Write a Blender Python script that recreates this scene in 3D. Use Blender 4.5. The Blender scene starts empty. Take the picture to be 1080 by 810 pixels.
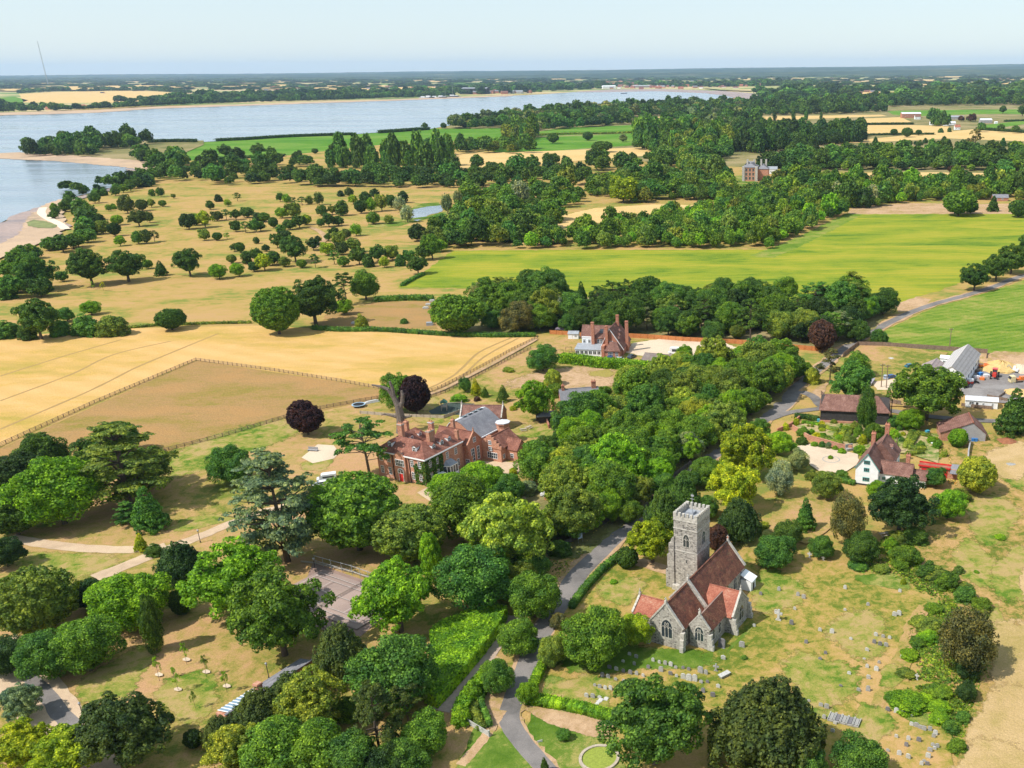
import bpy, math, random
import numpy as np
from mathutils import Vector, Matrix
from mathutils.geometry import tessellate_polygon
random.seed(7); RNG = np.random.default_rng(7)
R = math.radians
SC = bpy.context.scene
COL = SC.collection

# ------------------------------------------------------------------ camera
H = 106.0; FPX = 1005.0; U0 = 735.0; V0 = 495.0; PITCH = 0.39763; ROLL = -0.006376
_F = Vector((0, math.cos(PITCH), -math.sin(PITCH)))
_U = Vector((0, math.sin(PITCH), math.cos(PITCH)))
_X = Vector((1, 0, 0))
CR = _X*math.cos(ROLL) + _U*math.sin(ROLL)
CU = -_X*math.sin(ROLL) + _U*math.cos(ROLL)
cd = bpy.data.cameras.new('camera'); cam = bpy.data.objects.new('camera', cd); COL.objects.link(cam)
cd.sensor_width = 36; cd.lens = FPX/1080*36
cd.shift_x = (540-U0)/1080; cd.shift_y = (V0-405)/1080
cd.clip_start = 1; cd.clip_end = 90000
cam.matrix_world = Matrix(((CR.x, CU.x, -_F.x, 0), (CR.y, CU.y, -_F.y, 0), (CR.z, CU.z, -_F.z, H), (0, 0, 0, 1)))
SC.camera = cam

def G(u, v, z=0.0):
    """ground (or height z) point surveyed off the photograph"""
    d = _F + CR*((u-U0)/FPX) - CU*((v-V0)/FPX)
    k = (H-z)/-d.z
    return Vector((d.x*k, d.y*k, z))
def depth(p):
    return (p - Vector((0, 0, H))).dot(_F)

# ------------------------------------------------------------------ tagging
def tag(o, label=None, cat=None, group=None, kind=None):
    if label: o['label'] = label
    if cat: o['category'] = cat
    if group: o['group'] = group
    if kind: o['kind'] = kind
    return o
def empty(name, loc, rz=0, label=None, cat=None, group=None):
    o = bpy.data.objects.new(name, None); COL.objects.link(o)
    o.location = loc; o.rotation_euler = (0, 0, rz); o.empty_display_size = .5
    return tag(o, label, cat, group)
def link(name, me, parent=None, loc=None, rz=None):
    o = bpy.data.objects.new(name, me); COL.objects.link(o)
    if parent: o.parent = parent
    if loc is not None: o.location = loc
    if rz is not None: o.rotation_euler = (0, 0, rz)
    return o

# ------------------------------------------------------------------ materials
MATS = {}
def newmat(name):
    m = bpy.data.materials.new(name); m.use_nodes = True
    nt = m.node_tree; b = nt.nodes['Principled BSDF']; b.inputs['Specular IOR Level'].default_value = .25
    MATS[name] = m
    return m, nt, b
def N(nt, t, **kw):
    n = nt.nodes.new(t)
    for k, v in kw.items():
        if hasattr(n, k): setattr(n, k, v)
        else: n.inputs[k].default_value = v
    return n
def ramp(nt, fac, stops):
    r = nt.nodes.new('ShaderNodeValToRGB'); e = r.color_ramp.elements
    while len(e) < len(stops): e.new(.5)
    for i, (p, c) in enumerate(stops):
        e[i].position = p; e[i].color = (*c, 1)
    nt.links.new(fac, r.inputs[0]); return r.outputs[0]
def noise(nt, vec, scale, detail=4, rough=.6, dist=0):
    n = N(nt, 'ShaderNodeTexNoise'); n.inputs['Scale'].default_value = scale
    n.inputs['Detail'].default_value = detail; n.inputs['Roughness'].default_value = rough
    n.inputs['Distortion'].default_value = dist
    nt.links.new(vec, n.inputs['Vector']); return n.outputs['Fac']
def mixc(nt, f, a, b, mode='MIX'):
    m = N(nt, 'ShaderNodeMix', data_type='RGBA', blend_type=mode)
    for s, x in ((m.inputs[0], f), (m.inputs[6], a), (m.inputs[7], b)):
        if isinstance(x, (int, float)): s.default_value = x
        elif isinstance(x, tuple): s.default_value = (*x, 1)
        else: nt.links.new(x, s)
    return m.outputs[2]
def gpos(nt, scale=(1, 1, 1), rot=0):
    g = N(nt, 'ShaderNodeNewGeometry'); mp = N(nt, 'ShaderNodeMapping')
    mp.inputs['Scale'].default_value = scale; mp.inputs['Rotation'].default_value = (0, 0, rot)
    nt.links.new(g.outputs['Position'], mp.inputs[0]); return mp.outputs[0]
def opos(nt, scale=(1, 1, 1)):
    g = N(nt, 'ShaderNodeTexCoord'); mp = N(nt, 'ShaderNodeMapping'); mp.inputs['Scale'].default_value = scale
    nt.links.new(g.outputs['Object'], mp.inputs[0]); return mp.outputs[0]

def m_ground(name, cols, big=.03, mid=.35, fine=2.5, stretch=(1, 1, 1), rot=0, stripe=None, rough=1, contrast=.5, bump=.25, lush=0):
    """cols: 3-4 albedo colours from thinnest/driest to lushest; noise at three scales blends them"""
    m, nt, b = newmat(name)
    v = gpos(nt, stretch, rot)
    n1 = noise(nt, v, big, 3, .55, .6); n2 = noise(nt, v, mid, 5, .7, .4); n3 = noise(nt, gpos(nt), fine, 3, .7)
    a = N(nt, 'ShaderNodeMath', operation='MULTIPLY_ADD'); nt.links.new(n2, a.inputs[0]); a.inputs[1].default_value = contrast
    s1 = N(nt, 'ShaderNodeMath', operation='MULTIPLY'); nt.links.new(n1, s1.inputs[0]); s1.inputs[1].default_value = 1.15-contrast*.6
    nt.links.new(s1.outputs[0], a.inputs[2])
    s2 = N(nt, 'ShaderNodeMath', operation='MULTIPLY_ADD'); nt.links.new(n3, s2.inputs[0]); s2.inputs[1].default_value = .22
    nt.links.new(a.outputs[0], s2.inputs[2])
    k = len(cols)
    c = ramp(nt, s2.outputs[0], [(.685+.2*contrast-.11+lush+.30*i/(k-1), cc) for i, cc in enumerate(cols)])
    sp = ramp(nt, noise(nt, gpos(nt), fine*1.7, 2, .8), [(.3, (.72, .72, .72)), (.62, (1.12, 1.12, 1.12))])
    c = mixc(nt, .8, c, sp, 'MULTIPLY')
    if stripe:
        (freq, ang, amt, col) = stripe
        w = N(nt, 'ShaderNodeTexWave', wave_type='BANDS', bands_direction='X'); w.inputs['Scale'].default_value = freq
        w.inputs['Distortion'].default_value = 1.2; w.inputs['Detail'].default_value = 3; w.inputs['Detail Scale'].default_value = .6
        nt.links.new(gpos(nt, (1, 1, 1), ang), w.inputs['Vector'])
        ms = N(nt, 'ShaderNodeMath', operation='MULTIPLY'); nt.links.new(w.outputs['Fac'], ms.inputs[0]); ms.inputs[1].default_value = amt
        c = mixc(nt, ms.outputs[0], c, col)
    nt.links.new(c, b.inputs['Base Color']); b.inputs['Roughness'].default_value = rough; b.inputs['Specular IOR Level'].default_value = .05
    bp = N(nt, 'ShaderNodeBump'); bp.inputs['Strength'].default_value = bump; bp.inputs['Distance'].default_value = .4
    nt.links.new(n3, bp.inputs['Height']); nt.links.new(bp.outputs[0], b.inputs['Normal'])
    return m

def m_plain(name, col, var=.25, scale=1.5, rough=.8, spec=.2, col2=None, metal=0):
    m, nt, b = newmat(name)
    v = opos(nt)
    n = noise(nt, v, scale, 5, .65)
    c2 = col2 or tuple(x*(1-var) for x in col); c1 = tuple(min(1, x*(1+var*.5)) for x in col)
    c = ramp(nt, n, [(.32, c2), (.66, c1)])
    nt.links.new(c, b.inputs['Base Color']); b.inputs['Roughness'].default_value = rough
    b.inputs['Specular IOR Level'].default_value = spec; b.inputs['Metallic'].default_value = metal
    return m
def m_tiles(name, cols, course=.32, moss=None):
    m, nt, b = newmat(name)
    v = opos(nt)
    n1 = noise(nt, v, .5, 4, .7); n2 = noise(nt, v, 3.4, 4, .85)
    a = N(nt, 'ShaderNodeMath', operation='MULTIPLY_ADD'); nt.links.new(n2, a.inputs[0]); a.inputs[1].default_value = .75
    s = N(nt, 'ShaderNodeMath', operation='MULTIPLY'); nt.links.new(n1, s.inputs[0]); s.inputs[1].default_value = .5
    nt.links.new(s.outputs[0], a.inputs[2])
    c = ramp(nt, a.outputs[0], [(.42+.36*i/(len(cols)-1), cc) for i, cc in enumerate(cols)])
    w = N(nt, 'ShaderNodeTexWave', wave_type='BANDS', bands_direction='Z'); w.inputs['Scale'].default_value = 1/course*.5
    w.inputs['Distortion'].default_value = .6; nt.links.new(v, w.inputs['Vector'])
    c = mixc(nt, .35, c, ramp(nt, w.outputs['Fac'], [(.1, (.55, .5, .5)), (.45, (1.05, 1.05, 1.05))]), 'MULTIPLY')
    if moss:
        mm = ramp(nt, noise(nt, v, 1.1, 5, .8), [(.55, (0, 0, 0)), (.7, (1, 1, 1))])
        c = mixc(nt, mm, c, moss)
    nt.links.new(c, b.inputs['Base Color']); b.inputs['Roughness'].default_value = .85
    bp = N(nt, 'ShaderNodeBump'); bp.inputs['Strength'].default_value = .4; bp.inputs['Distance'].default_value = .1
    nt.links.new(n2, bp.inputs['Height']); nt.links.new(bp.outputs[0], b.inputs['Normal'])
    return m
def m_masonry(name, cols, mortar, bw=.45, bh=.18, scale=1.0, big=.35):
    m, nt, b = newmat(name)
    v = opos(nt)
    br = N(nt, 'ShaderNodeTexVoronoi'); br.inputs['Scale'].default_value = 1/bw
    mp = N(nt, 'ShaderNodeMapping'); mp.inputs['Scale'].default_value = (1, 1, bw/bh); nt.links.new(v, mp.inputs[0])
    nt.links.new(mp.outputs[0], br.inputs['Vector'])
    sep = N(nt, 'ShaderNodeSeparateColor'); nt.links.new(br.outputs['Color'], sep.inputs[0])
    n1 = noise(nt, v, big, 5, .7)
    a = N(nt, 'ShaderNodeMath', operation='MULTIPLY_ADD'); nt.links.new(sep.outputs[0], a.inputs[0]); a.inputs[1].default_value = .45
    s = N(nt, 'ShaderNodeMath', operation='MULTIPLY'); nt.links.new(n1, s.inputs[0]); s.inputs[1].default_value = .8
    nt.links.new(s.outputs[0], a.inputs[2])
    c = ramp(nt, a.outputs[0], [(.38+.45*i/(len(cols)-1), cc) for i, cc in enumerate(cols)])
    e = ramp(nt, br.outputs['Distance'], [(.45, (0, 0, 0)), (.7, (1, 1, 1))])
    c = mixc(nt, e, c, mortar)
    nt.links.new(c, b.inputs['Base Color']); b.inputs['Roughness'].default_value = .95
    bp = N(nt, 'ShaderNodeBump'); bp.inputs['Strength'].default_value = .5; bp.inputs['Distance'].default_value = .08
    nt.links.new(sep.outputs[0], bp.inputs['Height']); nt.links.new(bp.outputs[0], b.inputs['Normal'])
    return m
def m_foliage(name, attr=None, trans=.32):
    """leaf material; the crown's own colour comes from the object colour or from a per-tree mesh attribute"""
    m, nt, b = newmat(name)
    g = N(nt, 'ShaderNodeNewGeometry')
    if attr:
        at = N(nt, 'ShaderNodeAttribute', attribute_name=attr); base = at.outputs['Color']
    else:
        oi = N(nt, 'ShaderNodeObjectInfo'); base = oi.outputs['Color']
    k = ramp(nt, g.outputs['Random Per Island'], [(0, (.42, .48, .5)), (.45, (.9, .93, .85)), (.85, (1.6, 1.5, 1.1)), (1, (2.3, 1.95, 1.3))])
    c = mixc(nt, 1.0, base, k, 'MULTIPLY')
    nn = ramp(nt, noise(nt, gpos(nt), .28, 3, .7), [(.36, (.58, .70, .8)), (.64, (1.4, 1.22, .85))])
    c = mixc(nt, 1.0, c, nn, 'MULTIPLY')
    nt.links.new(c, b.inputs['Base Color']); b.inputs['Roughness'].default_value = .6; b.inputs['Specular IOR Level'].default_value = .18
    t = N(nt, 'ShaderNodeBsdfTranslucent'); c2 = mixc(nt, 1.0, c, (1.5, 1.7, .7), 'MULTIPLY'); nt.links.new(c2, t.inputs[0])
    mx = N(nt, 'ShaderNodeMixShader'); mx.inputs[0].default_value = trans
    nt.links.new(b.outputs[0], mx.inputs[1]); nt.links.new(t.outputs[0], mx.inputs[2])
    nt.links.new(mx.outputs[0], nt.nodes['Material Output'].inputs[0])
    return m

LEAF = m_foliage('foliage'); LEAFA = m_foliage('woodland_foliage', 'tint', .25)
BARK = m_plain('bark', (.13, .10, .075), .4, 6, .95, .1)
DEAD = m_plain('dead_wood', (.17, .14, .12), .5, 3, .95, .1)
# ground covers
DRY = m_ground('dry_parkland', [(0.423, 0.266, 0.113), (0.406, 0.266, 0.096), (0.333, 0.249, 0.070), (0.180, 0.213, 0.044)], .02, .12, 1.5, (1, 1.6, 1), lush=-.05, contrast=.7)
DRYB = m_ground('dry_lawn', [(0.440, 0.260, 0.133), (0.397, 0.260, 0.108), (0.299, 0.235, 0.066), (0.141, 0.174, 0.029)], .035, .3, 2.2, lush=-.06, contrast=.7)
GOLD = m_ground('churchyard_grass', [(0.450, 0.284, 0.120), (0.381, 0.259, 0.085), (0.268, 0.227, 0.049), (0.113, 0.154, 0.021)], .05, .45, 3.0, contrast=.8, lush=-.06)
LUSH = m_ground('green_lawn', [(.30, .27, .08), (.13, .19, .03), (.085, .155, .018), (.06, .12, .012)], .06, .5, 3)
WHEAT = m_ground('ripe_wheat', [(0.626, 0.382, 0.157), (0.588, 0.364, 0.140), (0.512, 0.328, 0.099), (0.379, 0.284, 0.066)], .012, .06, 1.4, (1, 2.2, 1), R(20), (.03, R(-62), .42, (.45, .30, .10)), bump=.5)
BROWN = m_ground('seeded_pasture', [(0.362, 0.212, 0.085), (0.326, 0.204, 0.085), (0.284, 0.196, 0.060), (0.224, 0.187, 0.043)], .03, .3, 1.2, (1, 2, 1), R(15), bump=.6)
CROP = m_ground('yellow_green_crop', [(0.331, 0.298, 0.032), (0.248, 0.270, 0.020), (0.166, 0.225, 0.017), (0.064, 0.144, 0.011)], .014, .07, .9, (1, 3, 1), 0, (.045, R(88), .42, (.20, .26, .04)), bump=.6)
CROP2 = m_ground('green_crop', [(0.270, 0.256, 0.063), (0.153, 0.221, 0.027), (0.099, 0.185, 0.016), (0.063, 0.141, 0.011)], .03, .2, .9, (1, 1.8, 1), 0, (.07, R(60), .2, (.30, .33, .08)), bump=.6)
FGREEN = m_ground('far_green_crop', [(.15, .25, .04), (.09, .21, .02), (.06, .17, .015)], .006, .03, .2, (1, 2, 1))
TAN = m_ground('stubble', [(0.618, 0.424, 0.184), (0.577, 0.394, 0.160), (0.515, 0.355, 0.128)], .01, .05, .4, (1, 2, 1), 0, (.02, R(80), .25, (.48, .35, .17)))
SANDY = m_ground('gravel_drive', [(.56, .43, .29), (.52, .38, .26), (.42, .31, .21)], .08, .6, 5)
PINKG = m_ground('pale_gravel', [(.62, .50, .37), (.58, .46, .34), (.52, .41, .30)], .08, .6, 5, contrast=.3)
BARE = m_ground('bare_earth', [(0.486, 0.326, 0.198), (0.396, 0.256, 0.144), (0.306, 0.229, 0.081)], .08, .6, 4, contrast=.8)
ROAD = m_ground('worn_asphalt', [(.23, .208, .196), (.18, .165, .157), (.12, .112, .108)], .08, .5, 5, rough=.9, contrast=.4, bump=.08)
TARM = m_ground('yard_concrete', [(.27, .25, .24), (.22, .20, .19), (.17, .155, .15)], .1, .5, 5, rough=.9, bump=.08)
COURT = m_ground('court_surface', [(.36, .27, .235), (.32, .24, .21), (.29, .22, .20)], .1, .6, 4, rough=.9, contrast=.3, bump=.05)
COURTR = m_ground('court_surround', [(.31, .215, .18), (.28, .195, .165), (.24, .17, .15)], .1, .6, 4, rough=.9, contrast=.3, bump=.05)
SAND = m_ground('beach_sand', [(0.510, 0.367, 0.242), (0.442, 0.317, 0.218), (0.340, 0.258, 0.178)], .02, .1, .6)
MUD = m_ground('tidal_mud', [(0.378, 0.282, 0.243), (0.306, 0.238, 0.216), (0.252, 0.212, 0.207)], .01, .05, .3, (1, 2, 1), rough=.5)
ROUGH = m_ground('rough_meadow', [(0.478, 0.299, 0.130), (0.425, 0.274, 0.108), (0.336, 0.241, 0.072), (0.142, 0.166, 0.029)], .04, .35, 2.0, contrast=1.0, bump=.8, lush=-.07)
PAINT = m_plain('court_line_paint', (.48, .42, .39), .15, 2)
DUCK = m_plain('pond_weed', (.26, .31, .05), .3, 3, .7)
def m_water():
    m, nt, b = newmat('river_water')
    b.inputs['Roughness'].default_value = .12; b.inputs['Specular IOR Level'].default_value = .5
    v = gpos(nt, (1, 4, 1))
    c = ramp(nt, noise(nt, v, .003, 5, .6), [(.35, (.20, .255, .30)), (.65, (.30, .335, .37))])
    nt.links.new(c, b.inputs['Base Color'])
    nt.links.new(ramp(nt, noise(nt, gpos(nt, (1, 5, 1), .2), .0025, 6, .7, 1.5), [(.38, (.06, .06, .06)), (.62, (.34, .34, .34))]), b.inputs['Roughness'])
    bp = N(nt, 'ShaderNodeBump'); bp.inputs['Strength'].default_value = .5; bp.inputs['Distance'].default_value = .3
    nt.links.new(noise(nt, gpos(nt, (1, 2, 1)), .25, 5, .7), bp.inputs['Height']); nt.links.new(bp.outputs[0], b.inputs['Normal'])
    return m
WATER = m_water()
# buildings
RED_TILE = m_tiles('weathered_red_tiles', [(.03, .018, .016), (.10, .045, .035), (.19, .07, .045), (.34, .19, .11)], moss=(.13, .11, .05))
ORANGE_TILE = m_tiles('bright_red_tiles', [(.12, .045, .035), (.26, .085, .055), (.38, .135, .085), (.42, .25, .17)])
BROWN_TILE = m_tiles('brown_clay_tiles', [(.07, .04, .035), (.14, .07, .055), (.22, .11, .085), (.33, .20, .16)])
GLARE_TILE = m_tiles('sun_glare_tiles', [(.30, .20, .16), (.40, .27, .22), (.48, .34, .28)])  # sun glare on the chapel's left slope, put into a paler tile colour
HALL_TILE = m_tiles('hall_clay_tiles', [(.08, .038, .03), (.16, .065, .045), (.25, .10, .07), (.38, .20, .14)])
SLATE = m_tiles('grey_slate', [(.13, .13, .15), (.20, .20, .22), (.27, .27, .29)])
LEAD = m_plain('lead_sheet', (.30, .32, .35), .2, 1.2, .5, .5)
WLEAD = m_plain('pale_lead', (.62, .63, .66), .12, 1.2, .5, .5)
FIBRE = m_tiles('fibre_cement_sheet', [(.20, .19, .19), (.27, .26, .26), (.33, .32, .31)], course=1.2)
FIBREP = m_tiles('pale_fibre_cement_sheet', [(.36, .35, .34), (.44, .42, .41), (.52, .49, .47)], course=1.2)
FLINT = m_masonry('flint_rubble', [(.13, .12, .11), (.26, .235, .21), (.38, .35, .31), (.50, .46, .40)], (.36, .33, .29), .5, .3)
ASHLAR = m_plain('dressed_stone', (.50, .465, .41), .45, 2.2, .9)
BRICK = m_masonry('red_brick', [(.30, .10, .06), (.42, .15, .09), (.50, .20, .12)], (.44, .24, .17), .35, .14)
BRICKO = m_masonry('orange_brick', [(.36, .145, .085), (.46, .20, .125), (.53, .27, .18)], (.50, .28, .19), .35, .14)
WHITE = m_plain('white_paint', (.82, .83, .84), .08, .8, .6)
WHITEB = m_plain('white_render', (.80, .81, .82), .10, .6, .8)
BLACKB = m_tiles('tarred_weatherboard', [(.025, .022, .024), (.05, .045, .045), (.085, .075, .07)], course=.4)
GREYB = m_tiles('grey_weatherboard', [(.25, .24, .24), (.34, .33, .33), (.42, .41, .40)], course=.4)
WOODF = m_plain('weathered_fence_wood', (.24, .17, .125), .35, 2)
ORNG = m_plain('orange_fence_wood', (.52, .20, .07), .25, 2)
PALEW = m_plain('pale_wood', (.45, .38, .30), .25, 2)
IVY = m_foliage('ivy_leaves', 'tint', .15)
STONE = m_plain('grave_stone', (.34, .33, .31), .4, 4, .9)
STONEW = m_plain('pale_grave_stone', (.48, .47, .44), .35, 4, .9)
STONED = m_plain('dark_grave_stone', (.19, .18, .19), .3, 4, .6)
TURQ = m_plain('turquoise_paint', (.10, .42, .40), .1)
REDP = m_plain('red_paint', (.62, .03, .03), .1, 1, .5, .4)
METAL = m_plain('galvanised_metal', (.35, .36, .37), .2, 2, .45, .5)
BLACK = m_plain('black_rubber', (.02, .02, .022), .2, 3, .7)
TERRA = m_plain('terracotta', (.46, .20, .12), .2, 3)
def m_glass():
    m, nt, b = newmat('window_glass'); b.inputs['Base Color'].default_value = (.035, .045, .055, 1)
    b.inputs['Roughness'].default_value = .08; b.inputs['Specular IOR Level'].default_value = .8; return m
GLASS = m_glass()
def m_paint(name, col, rough=.3):
    m, nt, b = newmat(name); b.inputs['Base Color'].default_value = (*col, 1); b.inputs['Roughness'].default_value = rough
    b.inputs['Specular IOR Level'].default_value = .5; b.inputs['Coat Weight'].default_value = .3
    c = ramp(nt, noise(nt, opos(nt), 3, 3, .6), [(.3, tuple(x*.85 for x in col)), (.7, col)]); nt.links.new(c, b.inputs['Base Color'])
    return m
P_WHITE = m_paint('white_car_paint', (.80, .81, .82)); P_BLUE = m_paint('blue_car_paint', (.02, .09, .26))
P_TEAL = m_paint('teal_car_paint', (.02, .16, .22)); P_SILV = m_paint('silver_car_paint', (.42, .46, .52)); P_DARK = m_paint('dark_car_paint', (.04, .06, .10))
P_RED = m_paint('red_machine_paint', (.62, .05, .03)); P_ORG = m_paint('orange_machine_paint', (.75, .20, .03)); P_CREAM = m_paint('cream_paint', (.72, .60, .34))
P_BLU2 = m_paint('bright_blue_plastic', (.03, .22, .60))

# ------------------------------------------------------------------ mesh builder
class MB:
    def __init__(s): s.v = []; s.f = []; s.m = []
    def add(s, vs, fs, m=0):
        o = len(s.v); s.v += [tuple(x) for x in vs]; s.f += [tuple(i+o for i in f) for f in fs]; s.m += [m]*len(fs); return s
    def box(s, x0, x1, y0, y1, z0, z1, m=0):
        return s.add([(x0,y0,z0),(x1,y0,z0),(x1,y1,z0),(x0,y1,z0),(x0,y0,z1),(x1,y0,z1),(x1,y1,z1),(x0,y1,z1)],
                     [(0,3,2,1),(4,5,6,7),(0,1,5,4),(1,2,6,5),(2,3,7,6),(3,0,4,7)], m)
    def prism(s, pts, z0, z1, m=0):
        n = len(pts); z0 = z0 if hasattr(z0, '__len__') else [z0]*n; z1 = z1 if hasattr(z1, '__len__') else [z1]*n
        return s.add([(p[0],p[1],z0[i]) for i, p in enumerate(pts)]+[(p[0],p[1],z1[i]) for i, p in enumerate(pts)],
                     [tuple(range(n))[::-1], tuple(range(n, 2*n))]+[(i,(i+1)%n,n+(i+1)%n,n+i) for i in range(n)], m)
    def slab(s, quad, t=.15, m=0):
        """a sheet through 3-4+ points with thickness t downwards along its normal"""
        q = [Vector(p) for p in quad]; n = (q[1]-q[0]).cross(q[2]-q[0]).normalized()
        if n.z < 0: n = -n
        k = len(q); return s.add([tuple(p) for p in q]+[tuple(p-n*t) for p in q],
                     [tuple(range(k)), tuple(range(k, 2*k))[::-1]]+[(i,(i+1)%k,k+(i+1)%k,k+i) for i in range(k)], m)
    def bar(s, a, b, r0, r1=None, n=6, m=0):
        a = Vector(a); b = Vector(b); r1 = r0 if r1 is None else r1; d = (b-a).normalized()
        u = d.orthogonal().normalized(); w = d.cross(u); vs = []
        for (p, r) in ((a, r0), (b, r1)):
            for i in range(n):
                t = 2*math.pi*i/n; vs.append(tuple(p+u*math.cos(t)*r+w*math.sin(t)*r))
        return s.add(vs, [(i,(i+1)%n,n+(i+1)%n,n+i) for i in range(n)]+[tuple(range(n))[::-1], tuple(range(n,2*n))], m)
    def lathe(s, prof, n=12, c=(0, 0), m=0):
        k = len(prof); vs = [(c[0]+r*math.cos(2*math.pi*i/n), c[1]+r*math.sin(2*math.pi*i/n), z) for r, z in prof for i in range(n)]
        fs = [(a*n+i, a*n+(i+1)%n, (a+1)*n+(i+1)%n, (a+1)*n+i) for a in range(k-1) for i in range(n)]
        return s.add(vs, fs+[tuple(range(n))[::-1], tuple(range((k-1)*n, k*n))], m)
    def mesh(s, name, mats):
        me = bpy.data.meshes.new(name); me.from_pydata(s.v, [], s.f)
        for m in (mats if isinstance(mats, (list, tuple)) else [mats]): me.materials.append(m)
        me.polygons.foreach_set('material_index', s.m); me.update(); return me
    def build(s, name, mats, parent=None, loc=None, rz=None, smooth=False):
        me = s.mesh(name, mats)
        if smooth: me.polygons.foreach_set('use_smooth', [True]*len(me.polygons))
        return link(name, me, parent, loc, rz)

# ------------------------------------------------------------------ ground sheets
_layer = [0]
def jitter_edge(pts, step, amp):
    out = []
    for i in range(len(pts)):
        a = pts[i]; b = pts[(i+1) % len(pts)]; L = (b-a).length; n = max(1, min(60, int(L/step)))
        for k in range(n):
            t = k/n; p = a.lerp(b, t)
            if k: p = p+Vector((random.uniform(-amp, amp), random.uniform(-amp, amp), 0))
            out.append(p)
    return out
def sheet(name, px, mat, z=None, jit=0, world=False, step=None):
    pts = [Vector((p[0], p[1], 0)) for p in px] if world else [G(*p) for p in px]
    far = max(p.length for p in pts)
    if z is None:
        _layer[0] += 1; z = _layer[0]*.002 + (0 if far < 700 else .02 if far < 2500 else .12)
    if jit: pts = jitter_edge(pts, step or max(2.0, jit*2.5), jit)
    pts = [Vector((p.x, p.y, 0)) for p in pts]
    tri = tessellate_polygon([pts])
    me = bpy.data.meshes.new(name); me.from_pydata([(p.x, p.y, z) for p in pts], [], [tuple(t) for t in tri])
    for f in me.polygons:
        pass
    me.materials.append(mat); me.update()
    import bmesh
    bm = bmesh.new(); bm.from_mesh(me); bmesh.ops.recalc_face_normals(bm, faces=bm.faces)
    if bm.faces and sum(f.normal.z for f in bm.faces) < 0: bmesh.ops.reverse_faces(bm, faces=bm.faces)
    bm.to_mesh(me); bm.free()
    o = link(name, me); o['kind'] = 'structure'; return o
def softmat(mat):
    """the same ground cover with a ragged, thinning edge"""
    k = mat.name+'_ragged'
    if k in MATS: return MATS[k]
    m = mat.copy(); m.name = k; MATS[k] = m; nt = m.node_tree; b = nt.nodes['Principled BSDF']; o = nt.nodes['Material Output']
    at = N(nt, 'ShaderNodeAttribute', attribute_name='edge'); n = noise(nt, gpos(nt), .55, 5, .75)
    a = N(nt, 'ShaderNodeMath', operation='MULTIPLY_ADD'); nt.links.new(n, a.inputs[0]); a.inputs[1].default_value = 1.0; nt.links.new(at.outputs['Fac'], a.inputs[2])
    f = ramp(nt, a.outputs[0], [(.84, (0, 0, 0)), (.97, (1, 1, 1))]); t = N(nt, 'ShaderNodeBsdfTransparent'); x = N(nt, 'ShaderNodeMixShader')
    nt.links.new(f, x.inputs[0]); nt.links.new(t.outputs[0], x.inputs[1]); nt.links.new(b.outputs[0], x.inputs[2]); nt.links.new(x.outputs[0], o.inputs[0]); return m
def soft(name, px, mat, grow=1.25, inner=.4):
    """ground patch that fades raggedly at its edge; edge value 0 outside, 1 inside"""
    P = np.array([[G(*p).x, G(*p).y] for p in px]); cc = (P.max(0)+P.min(0))/2; ev, ax = np.linalg.eigh(np.cov((P-cc).T)); ext = np.abs((P-cc) @ ax).max(0); c = Vector((cc[0], cc[1], 0)); n = 28
    pts = []
    for i in range(n):
        t = 6.2832*i/n; k = 1+.12*math.sin(t*3+cc[0])+.07*math.sin(t*5+cc[1]); q = ax @ np.array([ext[0]*math.cos(t)*k, ext[1]*math.sin(t)*k]); pts.append(c+Vector((q[0], q[1], 0)))
    _layer[0] += 1; z = _layer[0]*.002+.006; _layer[0] += 1.5; vs = [(c.x, c.y, z)]
    for k in (inner, grow): vs += [(c.x+(p.x-c.x)*k, c.y+(p.y-c.y)*k, z) for p in pts]
    me = bpy.data.meshes.new(name); me.from_pydata(vs, [], [(0, 1+i, 1+(i+1) % n) for i in range(n)]+[(1+i, 1+n+i, 1+n+(i+1) % n, 1+(i+1) % n) for i in range(n)])
    at = me.attributes.new('edge', 'FLOAT', 'POINT'); at.data.foreach_set('value', [1.0]*(n+1)+[0.0]*n); me.materials.append(softmat(mat)); me.update()
    import bmesh
    bm = bmesh.new(); bm.from_mesh(me); bmesh.ops.recalc_face_normals(bm, faces=bm.faces)
    if sum(f.normal.z for f in bm.faces) < 0: bmesh.ops.reverse_faces(bm, faces=bm.faces)
    bm.to_mesh(me); bm.free(); o = link(name, me); o['kind'] = 'structure'; return o
def spline(pts, sub=6):
    out = []
    P = [pts[0]]+list(pts)+[pts[-1]]
    for i in range(1, len(P)-2):
        for k in range(sub):
            t = k/sub; a, b, c, d = P[i-1], P[i], P[i+1], P[i+2]
            out.append(.5*((2*b)+(-a+c)*t+(2*a-5*b+4*c-d)*t*t+(-a+3*b-3*c+d)*t**3))
    out.append(P[-2]); return out
def strip(name, px, w, mat, z=None, sub=6, jit=0):
    """road / path ribbon; w a width in metres or a list per point"""
    pts = spline([G(*p) for p in px], sub); n = len(pts)
    ws = [w]*n if not hasattr(w, '__len__') else [np.interp(i/(n-1)*(len(w)-1), range(len(w)), w) for i in range(n)]
    if z is None: _layer[0] += 1; z = _layer[0]*.002+.004
    vs = []
    for i, p in enumerate(pts):
        d = (pts[min(i+1, n-1)]-pts[max(i-1, 0)]).normalized(); q = Vector((-d.y, d.x, 0))
        for s in (-1, 1):
            a = ws[i]/2+random.uniform(-jit, jit); e = p+q*s*a; vs.append((e.x, e.y, z+.0003*i))
    me = bpy.data.meshes.new(name); me.from_pydata(vs, [], [(2*i, 2*i+2, 2*i+3, 2*i+1)[::-1] for i in range(n-1)])
    me.materials.append(mat); me.update()
    o = link(name, me); o['kind'] = 'structure'; return o
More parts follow.
